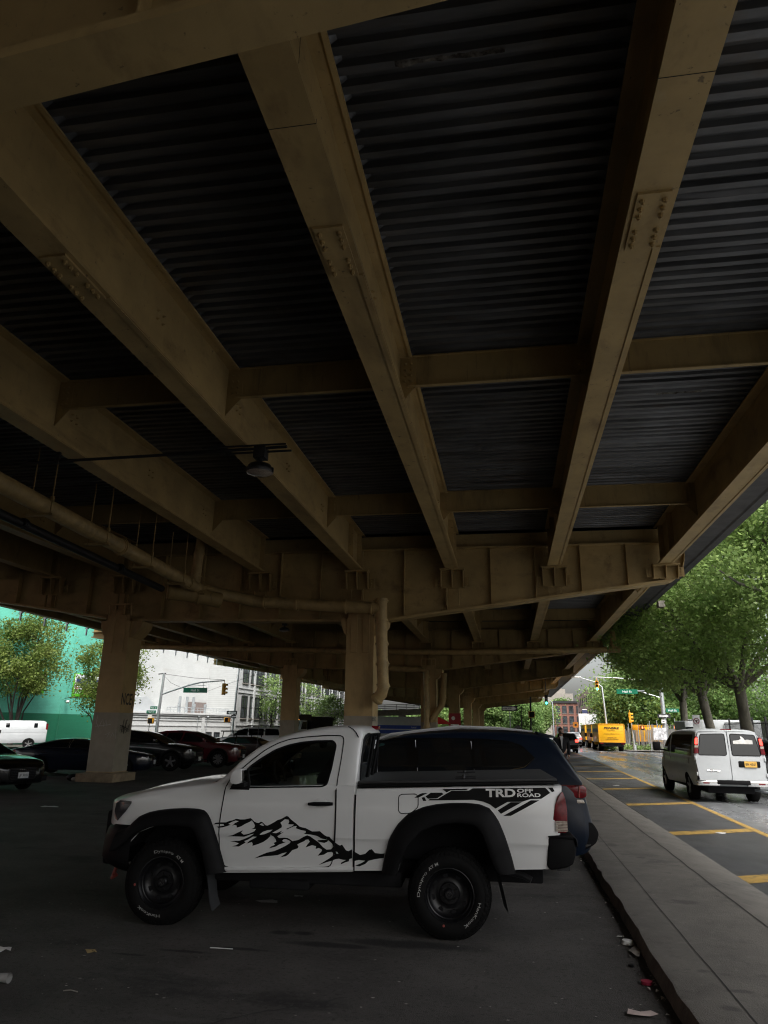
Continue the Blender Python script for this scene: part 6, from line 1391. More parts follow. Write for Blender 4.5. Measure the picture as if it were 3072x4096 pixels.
def tree(name, label, loc, h, r0, fork, crown, nl, size, m=LEAF1, bark=BARK, limbs=6, lean=(0,0), group=None, clump=.8, ncl=70, seed=1, multi=0):
    """crown: list of (cx,cy,cz,rx,ry,rz) ellipsoids relative to the base"""
    rg = np.random.default_rng(seed); t = thing(name, label, 'tree', loc, 0, group)
    C = []
    vol = np.array([c[3]*c[4]*c[5] for c in crown]); vol = vol/vol.sum()
    for i in rg.choice(len(crown), ncl, p=vol):
        c = crown[i]; d = rg.normal(size=3); d /= np.linalg.norm(d); q = rg.uniform(.35,1)**.5
        C.append((c[0]+c[3]*d[0]*q, c[1]+c[4]*d[1]*q, c[2]+c[5]*d[2]*q))
    C = np.array(C); mb = MB()
    f = Vector((lean[0],lean[1],fork))
    if not multi:
        pts = [Vector((0,0,-.1)),Vector((lean[0]*.1+.04,lean[1]*.1,fork*.25)),Vector((lean[0]*.45-.05,lean[1]*.4,fork*.6)),f]
        mb.tube(pts, [r0*1.35,r0*1.05,r0*.92,r0*.95], 12)
    starts = []
    order = np.argsort(-np.linalg.norm(C-C.mean(0),axis=1))
    for k in range(limbs):
        c = Vector(C[order[int(k*len(order)*.5/limbs)]]); b0 = f if not multi else Vector((.12*math.cos(k*2.4),.12*math.sin(k*2.4),0.3))
        mid = b0.lerp(c,.45)+Vector((0,0,abs((c-b0).length)*.10))+Vector(rg.normal(size=3))*.25; e = b0.lerp(c,.8)
        r1 = r0*(.55 if not multi else .6)
        P = [b0-Vector((0,0,.1)), b0.lerp(mid,.5)+Vector(rg.normal(size=3))*.1, mid, e, c]
        mb.tube(P, [r1,r1*.8,r1*.6,r1*.35,.02], 7); starts.append(P)
    for c in C[::2]:
        c = Vector(c); best = min((p for P in starts for p in P[1:4]), key=lambda p: (p-c).length)
        m_ = best.lerp(c,.5)+Vector(rg.normal(size=3))*.15+Vector((0,0,.1)); mb.tube([best,m_,c], [r0*.14,r0*.09,.012], 4, cap=False)
    mb.build('trunk', bark, t, ang=60)
    w_ = rg.uniform(.4,1.4,len(C)); w_ /= w_.sum(); idx = rg.choice(len(C), nl, p=w_); sc = rg.uniform(.55,1.25,len(C))*clump
    pts = C[idx]+rg.normal(size=(nl,3))*sc[idx][:,None]*np.array([1,1,.62])
    leaves('crown', pts, size, m, t)
    return t
G1 = 'plane trees along the far pavement'
tree('plane_tree','plane tree nearest the street lamp, its crown filling the right edge', (14.2,31.5,0), 15, .34, 4.4, [(-.5,0,9.2,5.0,5.5,5.0),(-1.5,2,12,3.5,4,3)], 38000, .112, group=G1, ncl=110, seed=3, limbs=8)
tree('plane_tree','plane tree with a thick forked trunk behind the white van', (12.3,40.8,0), 15, .30, 4.1, [(-1.2,0,9.4,5.6,5.5,4.9),(-3.5,0,7.4,3.2,4,3),(1.5,-2,7.0,4,4,2.6),(0,1,12.6,3.5,3.5,2.6)], 46000, .115, group=G1, ncl=120, seed=4, limbs=8, lean=(-.25,0))
tree('plane_tree','plane tree whose trunk leans left, next beyond the forked one', (12.5,48.3,0), 15, .30, 4.0, [(-.9,1,9.3,5.0,5.5,4.6),(-2.4,0,7.6,3,3.5,2.8)], 38000, .122, group=G1, ncl=110, seed=5, limbs=8, lean=(-.5,0))
tree('plane_tree','plane tree farthest along the pavement, overhanging the crossing', (13.0,58,0), 14, .28, 4.0, [(-.6,1,8.8,4.4,5,4.2),(-2.2,-1,7.6,2.4,3,2.4)], 30000, .14, group=G1, ncl=90, seed=6, limbs=7)
G2 = 'trees behind the slatted fence'
for i, (x, y, h, r) in enumerate([(14.9,97,10.5,4.0),(18.5,92,11.5,4.6),(23.5,96,10.5,4.6),(28,90,11,5),(17.0,118,10.5,4.0),(33,82,11.5,5.2)]):
    tree('broadleaf_tree', ['dense green tree directly behind the box trucks','dense green tree behind the traffic pole with the one way sign','bushy green tree behind the fence and white trailer','dense green tree behind the leaning plane trunk','tall tree at the left end of the row, against the sky','dark green tree behind the black iron fence'][i], (x,y,0), h, .22, 2.0, [(0,0,h*.55,r,r,h*.42),(r*.3,-1,h*.3,r*.8,r*.8,h*.22)], 12000, .20, LEAF2 if i % 2 else LEAF4, BARKD, group=G2, ncl=70, seed=20+i, clump=1.0)
G3 = 'trees across the left street'
tree('street_tree','yellow green multi-stemmed tree at the left edge before the teal wall', (-36.6,49.2,0), 10, .16, 2.2, [(-.2,0,6.6,3.1,3,2.9),(.5,0,8.6,2.2,2.2,1.6),(1.6,0,5.6,2.2,2.2,1.6)], 20000, .10, LEAF3, BARKD, group=G3, ncl=90, seed=8, multi=1, limbs=9, clump=.55)
tree('street_tree','yellow green tree partly hidden behind the left column', (-31.3,52.5,0), 8.5, .13, 2.2, [(0,0,5.7,2.7,2.5,2.7),(-1.2,0,3.9,1.5,1.5,1.2)], 12000, .10, LEAF3, BARKD, group=G3, ncl=60, seed=9, multi=1, limbs=7, clump=.55)
G4 = 'small trees before the factory'
for i, (x, y, h) in enumerate([(-29.5,88,8.2),(-29.2,106,8.5),(-29.2,119,7.2),(-25.6,104,6.4)]):
    tree('street_tree', ['slim airy street tree before the factory windows, left of the far column','airy street tree right of the far column before the factory','leafy street tree beside the middle column before the factory','low leafy tree behind the white dump truck'][i], (x,y,0), h, .10, 2.6, [(0,0,h*.62,2.1,2.1,h*.36)], (2200,1900,1700,1900)[i], .15, LEAF4, BARKD, group=G4, ncl=45, seed=40+i, clump=.6)
G5 = 'trees at the far end of the street'
for i, (x, y, h, r) in enumerate([(6.5,175,8.5,3.6),(2.2,150,7.5,3.4),(-3,160,8,3.6),(-9,165,8,4),(-16,160,8,4),(17,240,12,4)]):
    tree('broadleaf_tree', ['round green tree under the green light at the far end of the street','dark tree under the far end of the deck, left of the round one','small dark tree behind the far columns','green tree far behind the middle column','green tree beside the curved ramp','tree top showing above the brick row house'][i], (x,y,0), h, .2, 1.8, [(0,0,h*.58,r,r,h*.42)], 7000, .32, LEAF4 if i % 2 == 0 else LEAF2, BARKD, group=G5, ncl=45, seed=60+i, clump=.9)
pts = []
for x in np.linspace(-150,120,90): hh = RNG.uniform(6,11); n = 260; pts.append(np.stack([x+RNG.normal(size=n)*2.5, 380+RNG.normal(size=n)*4, RNG.uniform(0,1,n)**.8*hh],1))
o = leaves('treeline', np.concatenate(pts), .8, LEAF2, None); tag(o, kind='stuff')

# -------------------------------------------------- signals, signs, fences
def head3(name, label, loc, rz, lit=None, m=SYEL, group=None):
    """three section signal head; lenses face local -y"""
    t = thing(name, label, 'traffic signal', loc, rz, group)
    mb = MB()
    for k in range(3): mb.bx(-.16,.16,-.10,.12,-.48+.32*k,-.48+.31+.32*k)
    mb.cyl((0,0,.47),(0,0,.72),.03,n=6); mb.build('housing', m, t, bevel=.03)
    for k in range(3):
        mb = MB()
        ring = [(.125*math.cos(a), .125*math.sin(a)-.325+.32*k) for a in np.linspace(-.4,math.pi+.4,14)]
        mb.grid([[(x,-.10,z) for x,z in ring],[(x,-.30,z+.0) for x,z in ring]]); mb.build('visor', m, t, ang=60)
        mb = MB(); mb.cyl((0,-.10,-.325+.32*k),(0,-.125,-.325+.32*k),.11,n=16); mb.build('lens', lit if (k == 0 and lit) else DLENS, t)
    return t
def pedhead(label, loc, rz, lit=False, group=None):
    t = thing('pedestrian_signal', label, 'pedestrian signal', loc, rz, group)
    mb = MB(); mb.bx(-.24,.24,-.12,.16,-.24,.24); mb.build('housing', SYEL, t, bevel=.03); mb = MB(); mb.bx(-.2,.2,-.135,-.118,-.2,.2); mb.build('screen', INTR, t)
    if lit: mb = MB(); mb.bx(-.05,.09,-.15,-.136,-.09,.09); mb.build('lit_hand', RON, t, bevel=.02)
    return t
def sign(name, label, loc, rz, W_, H_, m, parts=(), post=None, round_=.0, double=True):
    """flat board, front faces local -y; parts: list of (mesh builder fn, material, name)"""
    t = thing(name, label, 'sign', loc, rz); mb = MB(); mb.prism(roundpoly([(-W_/2,-H_/2),(W_/2,-H_/2),(W_/2,H_/2),(-W_/2,H_/2)],round_ or .01), -.012,.012, lambda u,v,q:(u,q,v)); mb.build('board', m, t)
    for fn, pm, nm in parts: mb = MB(); fn(mb); mb.build(nm, pm, t, fix=False)
    if post: mb = MB(); mb.cyl((0,.05,-post),(0,.05,H_/2),.03,n=6); mb.build('post', GALV, t)
    return t
FT = lambda x0=0, z0=0: (lambda u,v: (x0+u,-.0145,z0+v))
def oneway(flip):
    def fn(mb):
        s = -1 if flip else 1
        mb.add([(s*x,-.014,z) for x,z in ((-.42,-.09),(.18,-.09),(.18,-.14),(.43,0),(.18,.14),(.18,.09),(-.42,.09))],[tuple(range(7))])
    def fx(mb): add_text(mb,'ONE WAY',lambda u,v:(u-(.1 if not flip else -.1),-.018,-.045+v),.13,bold=.015,fit=.5)
    return [(fn,SWHITE,'arrow'),(fx,SBLACK,'lettering')]
def street(txt, fit): return [(lambda mb: add_text(mb,txt,FT(0,-.09),.27,bold=.008,fit=fit),SWHITE,'lettering')]
# near-left corner across the side street
t = thing('signal_pole', 'grey signal pole with a long curved arm before the low white annex', 'pole', (-29.55,58,0))
mb = MB(); mb.tube([(0,0,0),(.05,0,3),(.18,0,6.0)], [.15,.12,.10], 10); mb.cyl((0,0,0),(0,0,.35),.22,.17,10); mb.build('post', GALV, t, ang=50)
mb = MB(); mb.tube([(.1,0,4.22),(1.2,0,4.58),(2.6,0,5.02),(3.6,0,5.25),(5.75,0,5.42)], [.07,.065,.06,.055,.045], 8); mb.build('mast_arm', GALV, t, ang=50)
mb = MB(); mb.tube([(.2,0,5.95),(3,0,5.62),(5.75,0,5.48)],.015,4); mb.tube([(.2,0,5.8),(.9,0,5.2),(2.1,0,4.72)],.012,4); mb.tube([(4.2,0,4.5),(5.9,0,5.1),(8.2,6,6.9)],.012,4); mb.tube([(-.35,0,5.93),(.35,0,6.0)],.05,5); mb.build('guy_wire', DARKM, t)
head3('traffic_signal','yellow signal head seen side on at the end of the curved mast arm',(-23.8,58,4.72),R(85))
sign('street_sign','long green Hall St sign hanging from the curved mast arm',(-26.35,57.95,4.60),R(0),2.15,.42,SGREEN,street('Hall St',.78)+[(lambda mb:(mb.cyl((-.7,0,.2),(-.7,0,.5),.02,n=5),mb.cyl((.7,0,.2),(.7,0,.62),.02,n=5),mb.tube([(-.8,0,.32),(.9,0,.42)],.02,5)),GALV,'bracket')])
sign('street_sign','small green Hall St blade on the signal pole before the annex',(-30.15,57.9,2.78),R(0),.85,.24,SGREEN,[(lambda mb: add_text(mb,'Hall St',FT(0,-.06),.18,bold=.01,fit=.6),SWHITE,'lettering')])
sign('street_sign','small green Park Av blade above the Hall St blade on the signal pole',(-29.95,57.9,3.12),R(12),.6,.24,SGREEN,[(lambda mb: add_text(mb,'Park Av',FT(0,-.06),.17,bold=.01,fit=.48),SWHITE,'lettering')])
pedhead('yellow pedestrian signal box on the signal pole before the annex',(-30.1,57.9,2.05),R(0))
t = thing('notice_sign','small white notice above the yellow pedestrian box before the annex','sign',(-30.25,57.95,2.42)); mb = MB(); mb.bx(-.2,.2,-.01,.01,-.15,.15); mb.build('board', SWHITE, t); mb = MB(); mb.cyl((0,.05,-2.4),(0,.05,.1),.03,n=6); mb.build('post', DARKM, t)
t = thing('litter_bin','dark green litter bin at the foot of the signal pole','bin',(-30.0,57.0,0)); mb = MB(); mb.lathe([(0,.0),(0,.26),(.75,.32),(.95,.34),(1.0,.30),(1.12,.14),(1.15,0)],(0,0,0),'z',16); mb.build('bin_body', SGREEN, t)
t = thing('lamp_pole','tall grey pole with one way sign at the corner of the white brick building','pole',(-27.5,70,0)); mb = MB(); mb.tube([(0,0,0),(.1,0,3),(.25,0,7.6),(.5,0,7.95),(1.0,0,8.05)],[.11,.10,.08,.06,.05],8); mb.build('post', GALV, t, ang=50)
sign('one_way_sign','one way sign with a left arrow on the tall corner pole',(-27.6,69.8,3.0),R(0),1.1,.36,SBLACK,oneway(True)); sign('one_way_sign','small second sign below the left arrow one way sign',(-27.35,69.75,2.62),R(20),.5,.34,SBLACK,[(lambda mb: mb.bx(-.2,.2,-.02,-.013,-.05,.06),SWHITE,'arrow')])
t = pedhead('pedestrian signal box with an orange side on the tall corner pole',(-28.1,69.8,2.3),R(35)); mb = MB(); mb.bx(.1,.36,-.14,-.12,-.2,.2); mb.build('no_walk_plate', AMBR, t)
# right side of the crossing
t = thing('signal_pole','grey signal pole with one way sign and long arm right of the fence','pole',(14.9,75,0)); mb = MB(); mb.tube([(0,0,0),(-.02,0,4),(-.05,0,7.2)],[.24,.20,.16],10); mb.cyl((0,0,0),(0,0,.9),.3,.26,10); mb.build('post', GALV, t, ang=50)
mb = MB(); mb.tube([(0,0,6.3),(-2,0,6.75),(-4.5,0,6.95),(-6.3,0,7.0)],[.09,.08,.06,.05],8); mb.build('mast_arm', GALV, t, ang=50)
mb = MB(); mb.tube([(0,0,5.0),(-.8,0,5.25),(-1.9,0,5.6)],.05,6); mb.bx(-2.6,-1.5,-.08,.08,5.65,5.74); mb.tube([(0,0,7.1),(.6,0,6.6),(.9,0,7.0)],.04,6); mb.bx(.7,1.0,-.15,.15,7.0,7.3); mb.build('lamp_arm', GALV, t, bevel=.0)
head3('traffic_signal','signal head with its green light lit, hanging before the row of trees',(8.75,74.8,6.15),R(-6),GON)
sign('street_sign','long green Hall St sign under the tree branches above the crossing',(11.6,74.8,5.6),R(0),2.0,.45,SGREEN,street('Hall St',.9))
sign('street_sign','small green Hall St blade on the signal pole right of the fence',(15.7,74.8,3.85),R(0),1.2,.35,SGREEN,[(lambda mb: add_text(mb,'Hall St',FT(0,-.09),.26,bold=.01,fit=.8),SWHITE,'lettering')])
sign('one_way_sign','one way sign with a right arrow on the signal pole by the fence',(14.85,74.7,3.32),R(0),1.2,.38,SBLACK,oneway(False)); sign('notice_sign','small white sign under the right arrow one way sign',(14.75,74.7,2.80),R(0),.36,.32,SWHITE,[(lambda mb: mb.bx(-.1,.1,-.02,-.013,-.03,.03),SBLACK,'arrow')])
pedhead('pedestrian signal with a lit red hand right of the signal pole',(15.85,74.7,2.25),R(-55),True); pedhead('pedestrian signal with a lit red hand on the short yellow topped pole',(12.5,73.8,2.2),R(20),True); pedhead('yellow pedestrian signal seen from behind on the short pole',(11.95,73.9,2.2),R(150))
t = thing('signal_pole','short silver pole with a yellow signal head by the box trucks','pole',(11.75,74,0)); mb = MB(); mb.tube([(0,0,0),(-.12,0,2.6)],[.085,.07],8); mb.cyl((0,0,0),(0,0,.6),.2,.16,8); mb.build('post', GALV, t, ang=50)
head3('traffic_signal','yellow signal head seen side on atop the short silver pole',(11.55,74,3.1),R(80))
t = thing('signal_pole','slim silver lamp pole rising behind the yellow box trucks','pole',(10.7,84.5,0)); mb = MB(); mb.tube([(0,0,0),(-.15,0,4),(-.3,0,6.6),(-.9,0,7.1),(-2.6,0,7.6)],[.13,.11,.09,.05,.04],8); mb.build('post', GALV, t, ang=50); mb = MB(); mb.bx(-3.6,-2.5,-.12,.12,7.6,7.72); mb.build('lamp_head', SWHITE, t, bevel=.03)
t = head3('traffic_signal','dark signal with its green light lit just below the deck edge',(3.72,75,4.75),R(0),GON,DARKM); mb = MB(); mb.cyl((0,0,.6),(0,0,2.2),.04,n=6); mb.build('hanger', DARKM, t)
t = thing('signal_pole','dark pole with a box under the far end of the deck','pole',(1.62,60,0)); mb = MB(); mb.cyl((0,0,0),(.1,0,4.4),.07,n=8); mb.build('post', DARKM, t); pedhead('brown pedestrian box on the dark pole under the deck',(1.75,59.8,3.0),R(10))
t = thing('signal_pole','thin dark pole under the deck left of the boxed one','pole',(.85,60,0)); mb = MB(); mb.cyl((0,0,0),(.1,0,3.6),.05,n=6); mb.build('post', DARKM, t)
sign('one_way_sign','one way sign on a pole under the deck, behind the dark blue SUV',(.02,45,3.05),R(0),.95,.3,SBLACK,oneway(False),post=3)
sign('parking_sign','red lettered parking sign on the far column under the deck',(-4.0,54,2.35),R(0),.9,1.1,mat('red_sign',(.30,.02,.03),.5),[(lambda mb:(mb.bx(-.3,.3,-.02,-.013,-.3,-.22),mb.bx(-.3,.3,-.02,-.013,-.42,-.36),mb.cyl((-.1,-.02,.2),(-.1,-.013,.2),.14,n=14)),SWHITE,'lettering')])
t = thing('umbrella','red parasol top behind the parked cars under the deck','parasol',(-4.9,50,0)); mb = MB(); mb.lathe([(2.1,1.0),(2.35,.6),(2.6,.0)],(0,0,0),'z',8); mb.build('canopy', mat('red_canvas',(.5,.02,.02),.7), t, smooth=False); mb = MB(); mb.cyl((0,0,0),(0,0,2.6),.03,n=6); mb.build('pole', GALV, t)
def noturn(mb): mb.tube([(.17*math.cos(a),-.02,.08+.17*math.sin(a)) for a in np.linspace(0,6.283,21)],.022,5); mb.tube([(-.12,-.02,.2),(.12,-.02,-.04)],.02,5)
sign('no_turn_sign','white no turn sign on a post before the leaning plane trunk',(11.9,50,2.45),R(0),.46,.92,SWHITE,[(noturn,mat('maroon_ring',(.2,.01,.03),.4),'ring'),(lambda mb:(mb.bx(-.03,.03,-.019,-.013,-.02,.14),mb.bx(-.09,.09,-.019,-.013,.1,.15)),SBLACK,'arrow')],post=2.4)
sign('notice_sign','small white notice on a post between the fence and the no turn sign',(13.7,60,2.55),R(0),.5,.5,SWHITE,[(lambda mb: mb.bx(-.2,-.05,-.02,-.013,-.2,.2),PR,'panel')],post=2.5)
sign('notice_sign','small blue and white street notice beside the box trucks',(8.9,90,3.9),R(0),.55,.75,SWHITE,[(lambda mb: mb.bx(-.3,.3,-.02,-.013,-.1,.3),PB,'panel')],post=3.9)
sign('work_sign','orange diamond road work sign above the black SUV by the kerb',(6.2,72,2.35),R(0),.5,.5,AMBR,[(lambda mb: mb.bx(-.1,.1,-.02,-.013,-.1,.1),SBLACK,'symbol')],post=2.3)
t = thing('street_lamp','curved arm street lamp with a pale head among the plane tree leaves','street lamp',(18.5,40,0)); mb = MB(); mb.tube([(0,0,0),(0,0,7.5),(-.6,0,9.2),(-2.4,0,9.75),(-4.2,0,9.78)],[.14,.11,.08,.06,.05],8); mb.build('post', GALV, t, ang=50); mb = MB(); mb.prism([(-4.1,9.74),(-5.2,9.80),(-6.0,9.74),(-5.3,9.66),(-4.3,9.66)],-.17,.17,lambda u,v,q:(u,q,v)); mb.cyl((-5.5,0,9.78),(-5.5,0,9.93),.07,n=8); mb.build('lamp_head', SWHITE, t, bevel=.03)
t = thing('street_lamp','thin lamp post with a glowing amber head before the brick row house','street lamp',(8.6,150,0)); mb = MB(); mb.tube([(0,0,0),(0,0,7.2),(-1,0,7.9),(-4,0,8.2)],[.12,.1,.06,.05],7); mb.build('post', GALV, t, ang=50); mb = MB(); mb.sphere((-4.4,0,8.1),(.6,.2,.15),6); mb.build('lamp_head', mat('amber_lamp',(1,.7,.4),.3,emit=(1,.72,.4),es=3), t)

t = thing('slatted_fence','grey chain link fence with slats right of the yellow box trucks','fence',(11.0,78.5,0), R(-4)); SL = mat('weathered_fence_slats',(.15,.145,.14),.8,var=.5,scale=5,stretch=(3,1,.2))
for k in range(7): mb = MB(); mb.cyl((.95*k,0,0),(.95*k+.05,0,2.6),.035,n=6); mb.build('post', GALV, t)
mb = MB()
for k in range(70):
    x = .085*k; q = random.uniform(-.03,.03)
    if random.random() < .12: continue
    mb.bx(x,x+.06,-.012+q*.2,.012+q*.2,.05+random.uniform(0,.2),2.15+random.uniform(-.25,.1))
mb.build('slat_panel', SL, t, smooth=False)
t = thing('slatted_fence','taller fence panel with leaning pickets and a poster beside the signal pole','fence',(13.0,72.5,0), R(3))
for k in range(5): mb = MB(); mb.cyl((.8*k,0,0),(.8*k-.12+random.uniform(0,.2),0,2.9+random.uniform(-.2,.2)),.035,n=6); mb.build('post', GALV, t)
mb = MB()
for k in range(40):
    x = .082*k; mb.bx(x,x+.055,-.012,.012,.05,2.3+random.uniform(-.5,.25))
mb.build('slat_panel', SL, t, smooth=False); mb = MB(); mb.bx(.3,1.5,-.03,-.015,1.1,2.2); mb.build('poster', mat('faded_poster',(.5,.5,.52),.6,var=.5,scale=4), t)
mb = MB(); mb.tube([(x,-.02,2.45+.06*math.sin(x*6)) for x in np.linspace(0,3.2,20)],.012,4); mb.build('wire', DARKM, t)
t = thing('iron_fence','black iron railing along the far pavement behind the plane trees','fence',(15.2,30,0))
mb = MB()
for k in range(230): mb.bx(-.012,.012,.14*k,.14*k+.024,.15,2.55)
mb.build('pickets', SBLACK, t, smooth=False)
mb = MB()
for z in (.3,1.4,2.4): mb.bx(-.02,.02,0,32.2,z,z+.05)
mb.build('rail', SBLACK, t)
for k in range(14): mb = MB(); mb.bx(-.05,.05,2.47*k-.05,2.47*k+.05,0,2.8); mb.build('post', SBLACK, t)
t = thing('awning','blue awning on a dark wall behind the plane trunks','awning',(16.2,44,0)); mb = MB(); mb.prism([(0,2.6),(1.5,3.4),(1.5,3.5),(0,2.75)],0,3.2,lambda u,v,q:(u,q,v)); mb.build('canopy', mat('blue_canvas',(.04,.12,.33),.7), t); mb = MB(); mb.bx(.0,.08,.0,.08,0,2.7); mb.bx(0,.08,3.1,3.18,0,2.7); mb.bx(1.5,1.6,0,3.2,0,3.45); mb.build('frame', SBLACK, t)
for i, (x, y, n, s_) in enumerate([(12.0,76.5,400,.5),(13.9,76.8,400,.5),(9.9,78,300,.4)]):
    p = np.stack([x+RNG.normal(size=n)*s_,y+RNG.normal(size=n)*.25,.1+np.abs(RNG.normal(size=n))*.22],1); w_ = leaves('weed_clump',p,.12,LEAF4,None); tag(w_,['weeds at the foot of the slatted fence','weeds under the taller fence panel','weeds on the kerb by the nearest box truck'][i],'weeds','weeds along the fence')

# ------------------------------------------------------------- walking man
P_ = thing('person','man in a black jacket over a grey tee walking toward the camera on the sidewalk','person',(1.72,26.0,.127), R(4))
def skin(name, nodes_, edges, m, par, sub=2, root=0):
    me = bpy.data.meshes.new(name); me.from_pydata([n[:3] for n in nodes_], edges, []); me.materials.append(m)
    o = link(name, me, par); sk = o.modifiers.new('s','SKIN'); o.modifiers.new('u','SUBSURF').levels = sub; o.modifiers['u'].render_levels = sub
    for i, n in enumerate(nodes_): v = me.skin_vertices[0].data[i]; r = n[3]; v.radius = r if isinstance(r,tuple) else (r,r); v.use_root = (i == root)
    dg = bpy.context.evaluated_depsgraph_get(); dg.update(); m2 = bpy.data.meshes.new_from_object(o.evaluated_get(dg)); o.modifiers.clear(); o.data = m2
    m2.polygons.foreach_set('use_smooth',[True]*len(m2.polygons)); return o
B = [(0,0,.90,(.15,.11)),(0,.0,1.12,(.155,.115)),(0,.01,1.34,(.175,.12)),(0,.02,1.46,(.09,.075)),(0,.0,1.52,(.058,.06)),(0,-.01,1.585,(.062,.075)),(0,-.015,1.66,(.076,.092)),(0,-.005,1.735,(.062,.078)),
     (.09,0,.86,.088),(.11,-.10,.48,.060),(.11,.02,.10,.042),(.11,-.13,.04,.036),(-.09,0,.86,.088),(-.10,.06,.48,.060),(-.10,.22,.12,.042),(-.10,.10,.05,.036),
     (.20,.01,1.40,.062),(.235,.03,1.13,.050),(.225,-.04,.88,.034),(.222,-.07,.80,(.020,.036)),(-.20,.01,1.40,.062),(-.245,.0,1.13,.050),(-.215,-.10,.90,.034),(-.20,-.14,.82,(.020,.036))]
E_ = [(0,1),(1,2),(2,3),(3,4),(4,5),(5,6),(6,7),(0,8),(8,9),(9,10),(10,11),(0,12),(12,13),(13,14),(14,15),(2,16),(16,17),(17,18),(18,19),(2,20),(20,21),(21,22),(22,23)]
body_ = skin('body',B,E_,SKIN,P_)
mb = MB(); mb.sphere((0,-.108,1.645),(.016,.026,.024),6); mb.sphere((-.077,-.0,1.65),(.012,.022,.032),5); mb.sphere((.077,-.0,1.65),(.012,.022,.032),5); mb.build('face', SKIN, body_)
mb = MB()
for s_ in (-1,1): mb.sphere((s_*.031,-.098,1.668),(.014,.008,.008),5)
mb.bx(-.055,-.01,-.105,-.095,1.687,1.694); mb.bx(.01,.055,-.105,-.095,1.687,1.694); mb.bx(-.026,.026,-.106,-.094,1.604,1.610); mb.build('eyes_and_mouth', HAIR, body_)
mb = MB(); mb.sphere((0,.012,1.735),(.083,.094,.058),8); mb.sphere((0,.045,1.68),(.079,.065,.07),8); mb.build('hair', HAIR, P_)
mb = MB(); mb.sphere((0,-.075,1.595),(.055,.038,.030),6); mb.build('beard', HAIR, P_)
def fing(hx,hy,hz,sx):
    n_ = []; e_ = []
    for k in range(4):
        i0 = len(n_); ln = (.036,.042,.040,.032)[k]; y = hy-.024+.016*k
        n_ += [(hx,y,hz-.02,.009),(hx-sx*.006,y-.004,hz-.02-ln,.0085),(hx-sx*.020,y-.010,hz-.02-ln*1.75,.007)]; e_ += [(i0,i0+1),(i0+1,i0+2)]
        if k: e_.append((0,i0))
    i0 = len(n_); n_ += [(hx-sx*.012,hy-.035,hz+.01,.010),(hx-sx*.022,hy-.05,hz-.025,.008)]; e_ += [(0,i0),(i0,i0+1)]
    skin('hand',n_,e_,SKIN,body_,1)
fing(.222,-.07,.80,1); fing(-.20,-.14,.82,-1)
J = [(0,.005,.86,(.175,.135)),(0,.005,1.10,(.180,.140)),(0,.015,1.34,(.195,.140)),(0,.03,1.455,(.105,.085)),(.21,.01,1.40,.080),(.245,.03,1.13,.068),(.230,-.04,.88,.055),(-.21,.01,1.40,.080),(-.255,.0,1.13,.068),(-.220,-.095,.90,.055)]
skin('jacket',J,[(0,1),(1,2),(2,3),(2,4),(4,5),(5,6),(2,7),(7,8),(8,9)],JACK,P_)
mb = MB(); mb.add([(-.058,-.142,1.44),(.058,-.142,1.44),(.022,-.158,1.10),(-.012,-.158,1.10)],[(0,1,2,3)]); mb.add([(-.05,-.10,1.50),(.05,-.10,1.50),(.058,-.143,1.44),(-.058,-.143,1.44)],[(0,1,2,3)]); mb.build('tee_shirt', TEE, P_, fix=False)
mb = MB()
for s_ in (-1,1): mb.tube([(s_*.055,-.135,1.47),(s_*.04,-.155,1.30),(s_*.012,-.160,1.05)],.012,5); 
mb.build('jacket_edge', JACK, P_)
T_ = [(0,0,.90,(.16,.12)),(.09,0,.86,.098),(.11,-.10,.48,.075),(.11,.01,.12,.062),(-.09,0,.86,.098),(-.10,.06,.48,.075),(-.10,.20,.14,.062)]
skin('trousers',T_,[(0,1),(1,2),(2,3),(0,4),(4,5),(5,6)],SLATE,P_)
for x, y in ((.11,-.06),(-.10,.15)): mb = MB(); mb.sphere((x,y,.05),(.05,.14,.05),6); mb.build('shoe', BPLAST, P_)

# ------------------------------------------------------------------- litter
mat('grey_paper',(.28,.28,.27),.8)
def bit(name, label, cat, loc, fn, m, group=None):
    mb = MB(); fn(mb); o = mb.build(name, m, None, fix=False); o.location = loc; return tag(o, label, cat, group)
def flat(w, h, j=.3, lift=.012, n=9):
    def fn(mb):
        vs = [(0,0,lift)]+[(w*math.cos(a)*(1+random.uniform(-j,j)), h*math.sin(a)*(1+random.uniform(-j,j)), .002+random.uniform(0,lift)) for a in np.linspace(0,6.283,n,endpoint=False)]
        mb.add(vs,[(0,i,i%n+1) for i in range(1,n+1)])
    return fn
bit('drink_cover','white plastic cup lid beside the kerb','litter',(.97,7.4,0),lambda mb: mb.lathe([(.0,.055),(.02,.05),(.03,.045),(.032,0)],(0,0,.002),'z',16),PAPER)
bit('paper_disc','flat white paper disc near the cup lid','litter',(.94,7.62,.002),flat(.035,.02,.1,.004),PAPER)
bit('paper_scrap','crumpled pale wrapper pressed against the kerb','litter',(1.0,7.12,0),flat(.05,.12,.4,.03),CONC)
bit('plastic_scrap','red plastic scrap beside the kerb','litter',(.95,6.35,0),lambda mb: mb.lathe([(0,.0),(0,.04),(.022,.042),(.024,.0)],(0,0,.0),'z',12),mat('red_plastic',(.28,.02,.05),.5))
bit('paper_scrap','torn pinkish tissue at the bottom of the picture','litter',(.79,5.7,0),flat(.10,.05,.35,.02),mat('pinkish_paper',(.45,.36,.33),.8))
bit('metal_disc','dark bottle cap on the asphalt near the kerb','litter',(.90,6.76,0),lambda mb: mb.lathe([(0,.022),(.014,.02),(.015,0)],(0,0,0),'z',10),BPLAST)
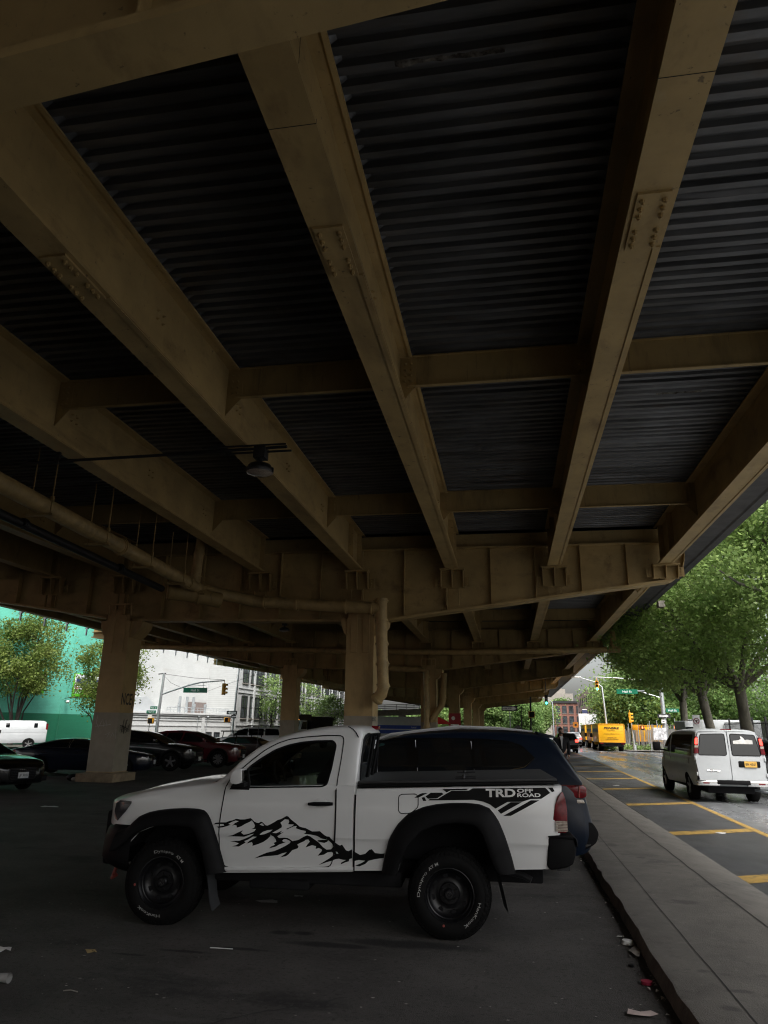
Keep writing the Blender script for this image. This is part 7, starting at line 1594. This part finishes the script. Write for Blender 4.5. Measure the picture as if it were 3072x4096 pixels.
bit('plastic_cup','clear crushed plastic cup lying at the left edge','litter',(-3.70,5.32,.035),lambda mb: mb.lathe([(-.06,.024),(0,.029),(.045,.033),(.05,.034)],(0,0,0),'x',14),bpy.data.materials['grey_paper'])
bit('paper_scrap','white scrap at the left edge above the plastic cup','litter',(-4.2,5.98,0),flat(.06,.05,.3,.03),PAPER)
bit('straw','long pale straw lying left of the oil stains','litter',(-2.48,6.44,.006),lambda mb: mb.tube([(-.10,0,0),(.10,.008,0)],.0035,6),PAPER)
bit('dry_leaf','dry lobed leaf on the asphalt in front of the front wheel','litter',(-3.5,6.13,.002),flat(.06,.035,.7,.015,13),mat('dry_leaf_brown',(.3,.22,.1),.8))
bit('twig','thin twig on the asphalt at the bottom left','litter',(-3.13,5.27,.004),lambda mb: mb.tube([(-.05,0,0),(.0,.01,.004),(.06,0,0)],.004,5),CONC)
bit('paper_scrap','flat grey paper scrap under the pickup door','litter',(-2.63,8.13,0),flat(.12,.06,.3,.012),bpy.data.materials['grey_paper']); bit('paper_scrap','smaller grey scrap behind the flat one under the pickup','litter',(-2.38,8.45,0),flat(.06,.04,.4,.012),bpy.data.materials['grey_paper'])
bit('paper_scrap','pale scrap on the open asphalt left of the pickup nose','litter',(-10.2,15.4,0),flat(.2,.12,.3,.02),PAPER)
for i, (x, y, w_, h_, l) in enumerate([(2.70,14.4,.10,.05,'crumpled white scrap on the shoulder between two yellow bars'),(3.83,15.2,.10,.05,'white scrap on the shoulder near the yellow line'),(2.72,10.95,.09,.045,'white scrap by the nearest yellow bar'),(3.58,27.0,.12,.06,'white scrap far along the shoulder'),(2.78,12.8,.07,.035,'dark scrap on the shoulder beside the kerb joint')]):
    bit('paper_scrap',l,'litter',(x,y,.018),flat(w_,h_,.4,.02),PAPER if i != 4 else BPLAST)
t = thing('shoes','discarded dark cloth bundle beside the left column plinth','litter',(-14.1,22.3,0)); mb = MB(); mb.sphere((0,0,.1),(.22,.15,.12),6); mb.build('cloth', BPLAST, t); mb = MB(); mb.sphere((.12,-.1,.06),(.12,.08,.07),5); mb.build('pale_scrap', CONC, t)
n = 260; pts = np.stack([RNG.uniform(-5,1.0,n), RNG.uniform(4.2,14,n), np.full(n,.004)],1)
mb = MB()
for p in pts: s_ = RNG.uniform(.004,.011); a = RNG.uniform(0,6.28); mb.add([(p[0]+s_*math.cos(a+k*1.57)*(1 if k%2 else 1.7), p[1]+s_*math.sin(a+k*1.57), p[2]) for k in range(4)],[(0,1,2,3)])
n = 160
for _ in range(n):
    x = RNG.normal(1.0,.035); y = RNG.uniform(4,12.5); s_ = RNG.uniform(.006,.02); a = RNG.uniform(0,6.28); mb.add([(x+s_*math.cos(a+k*2.1), y+s_*math.sin(a+k*2.1), .004+RNG.uniform(0,.02)) for k in range(3)],[(0,1,2)])
tag(mb.build('litter', CONC, None, fix=False), kind='stuff')
# white specks of litter on the shoulder and walk, pigeon spots on the road
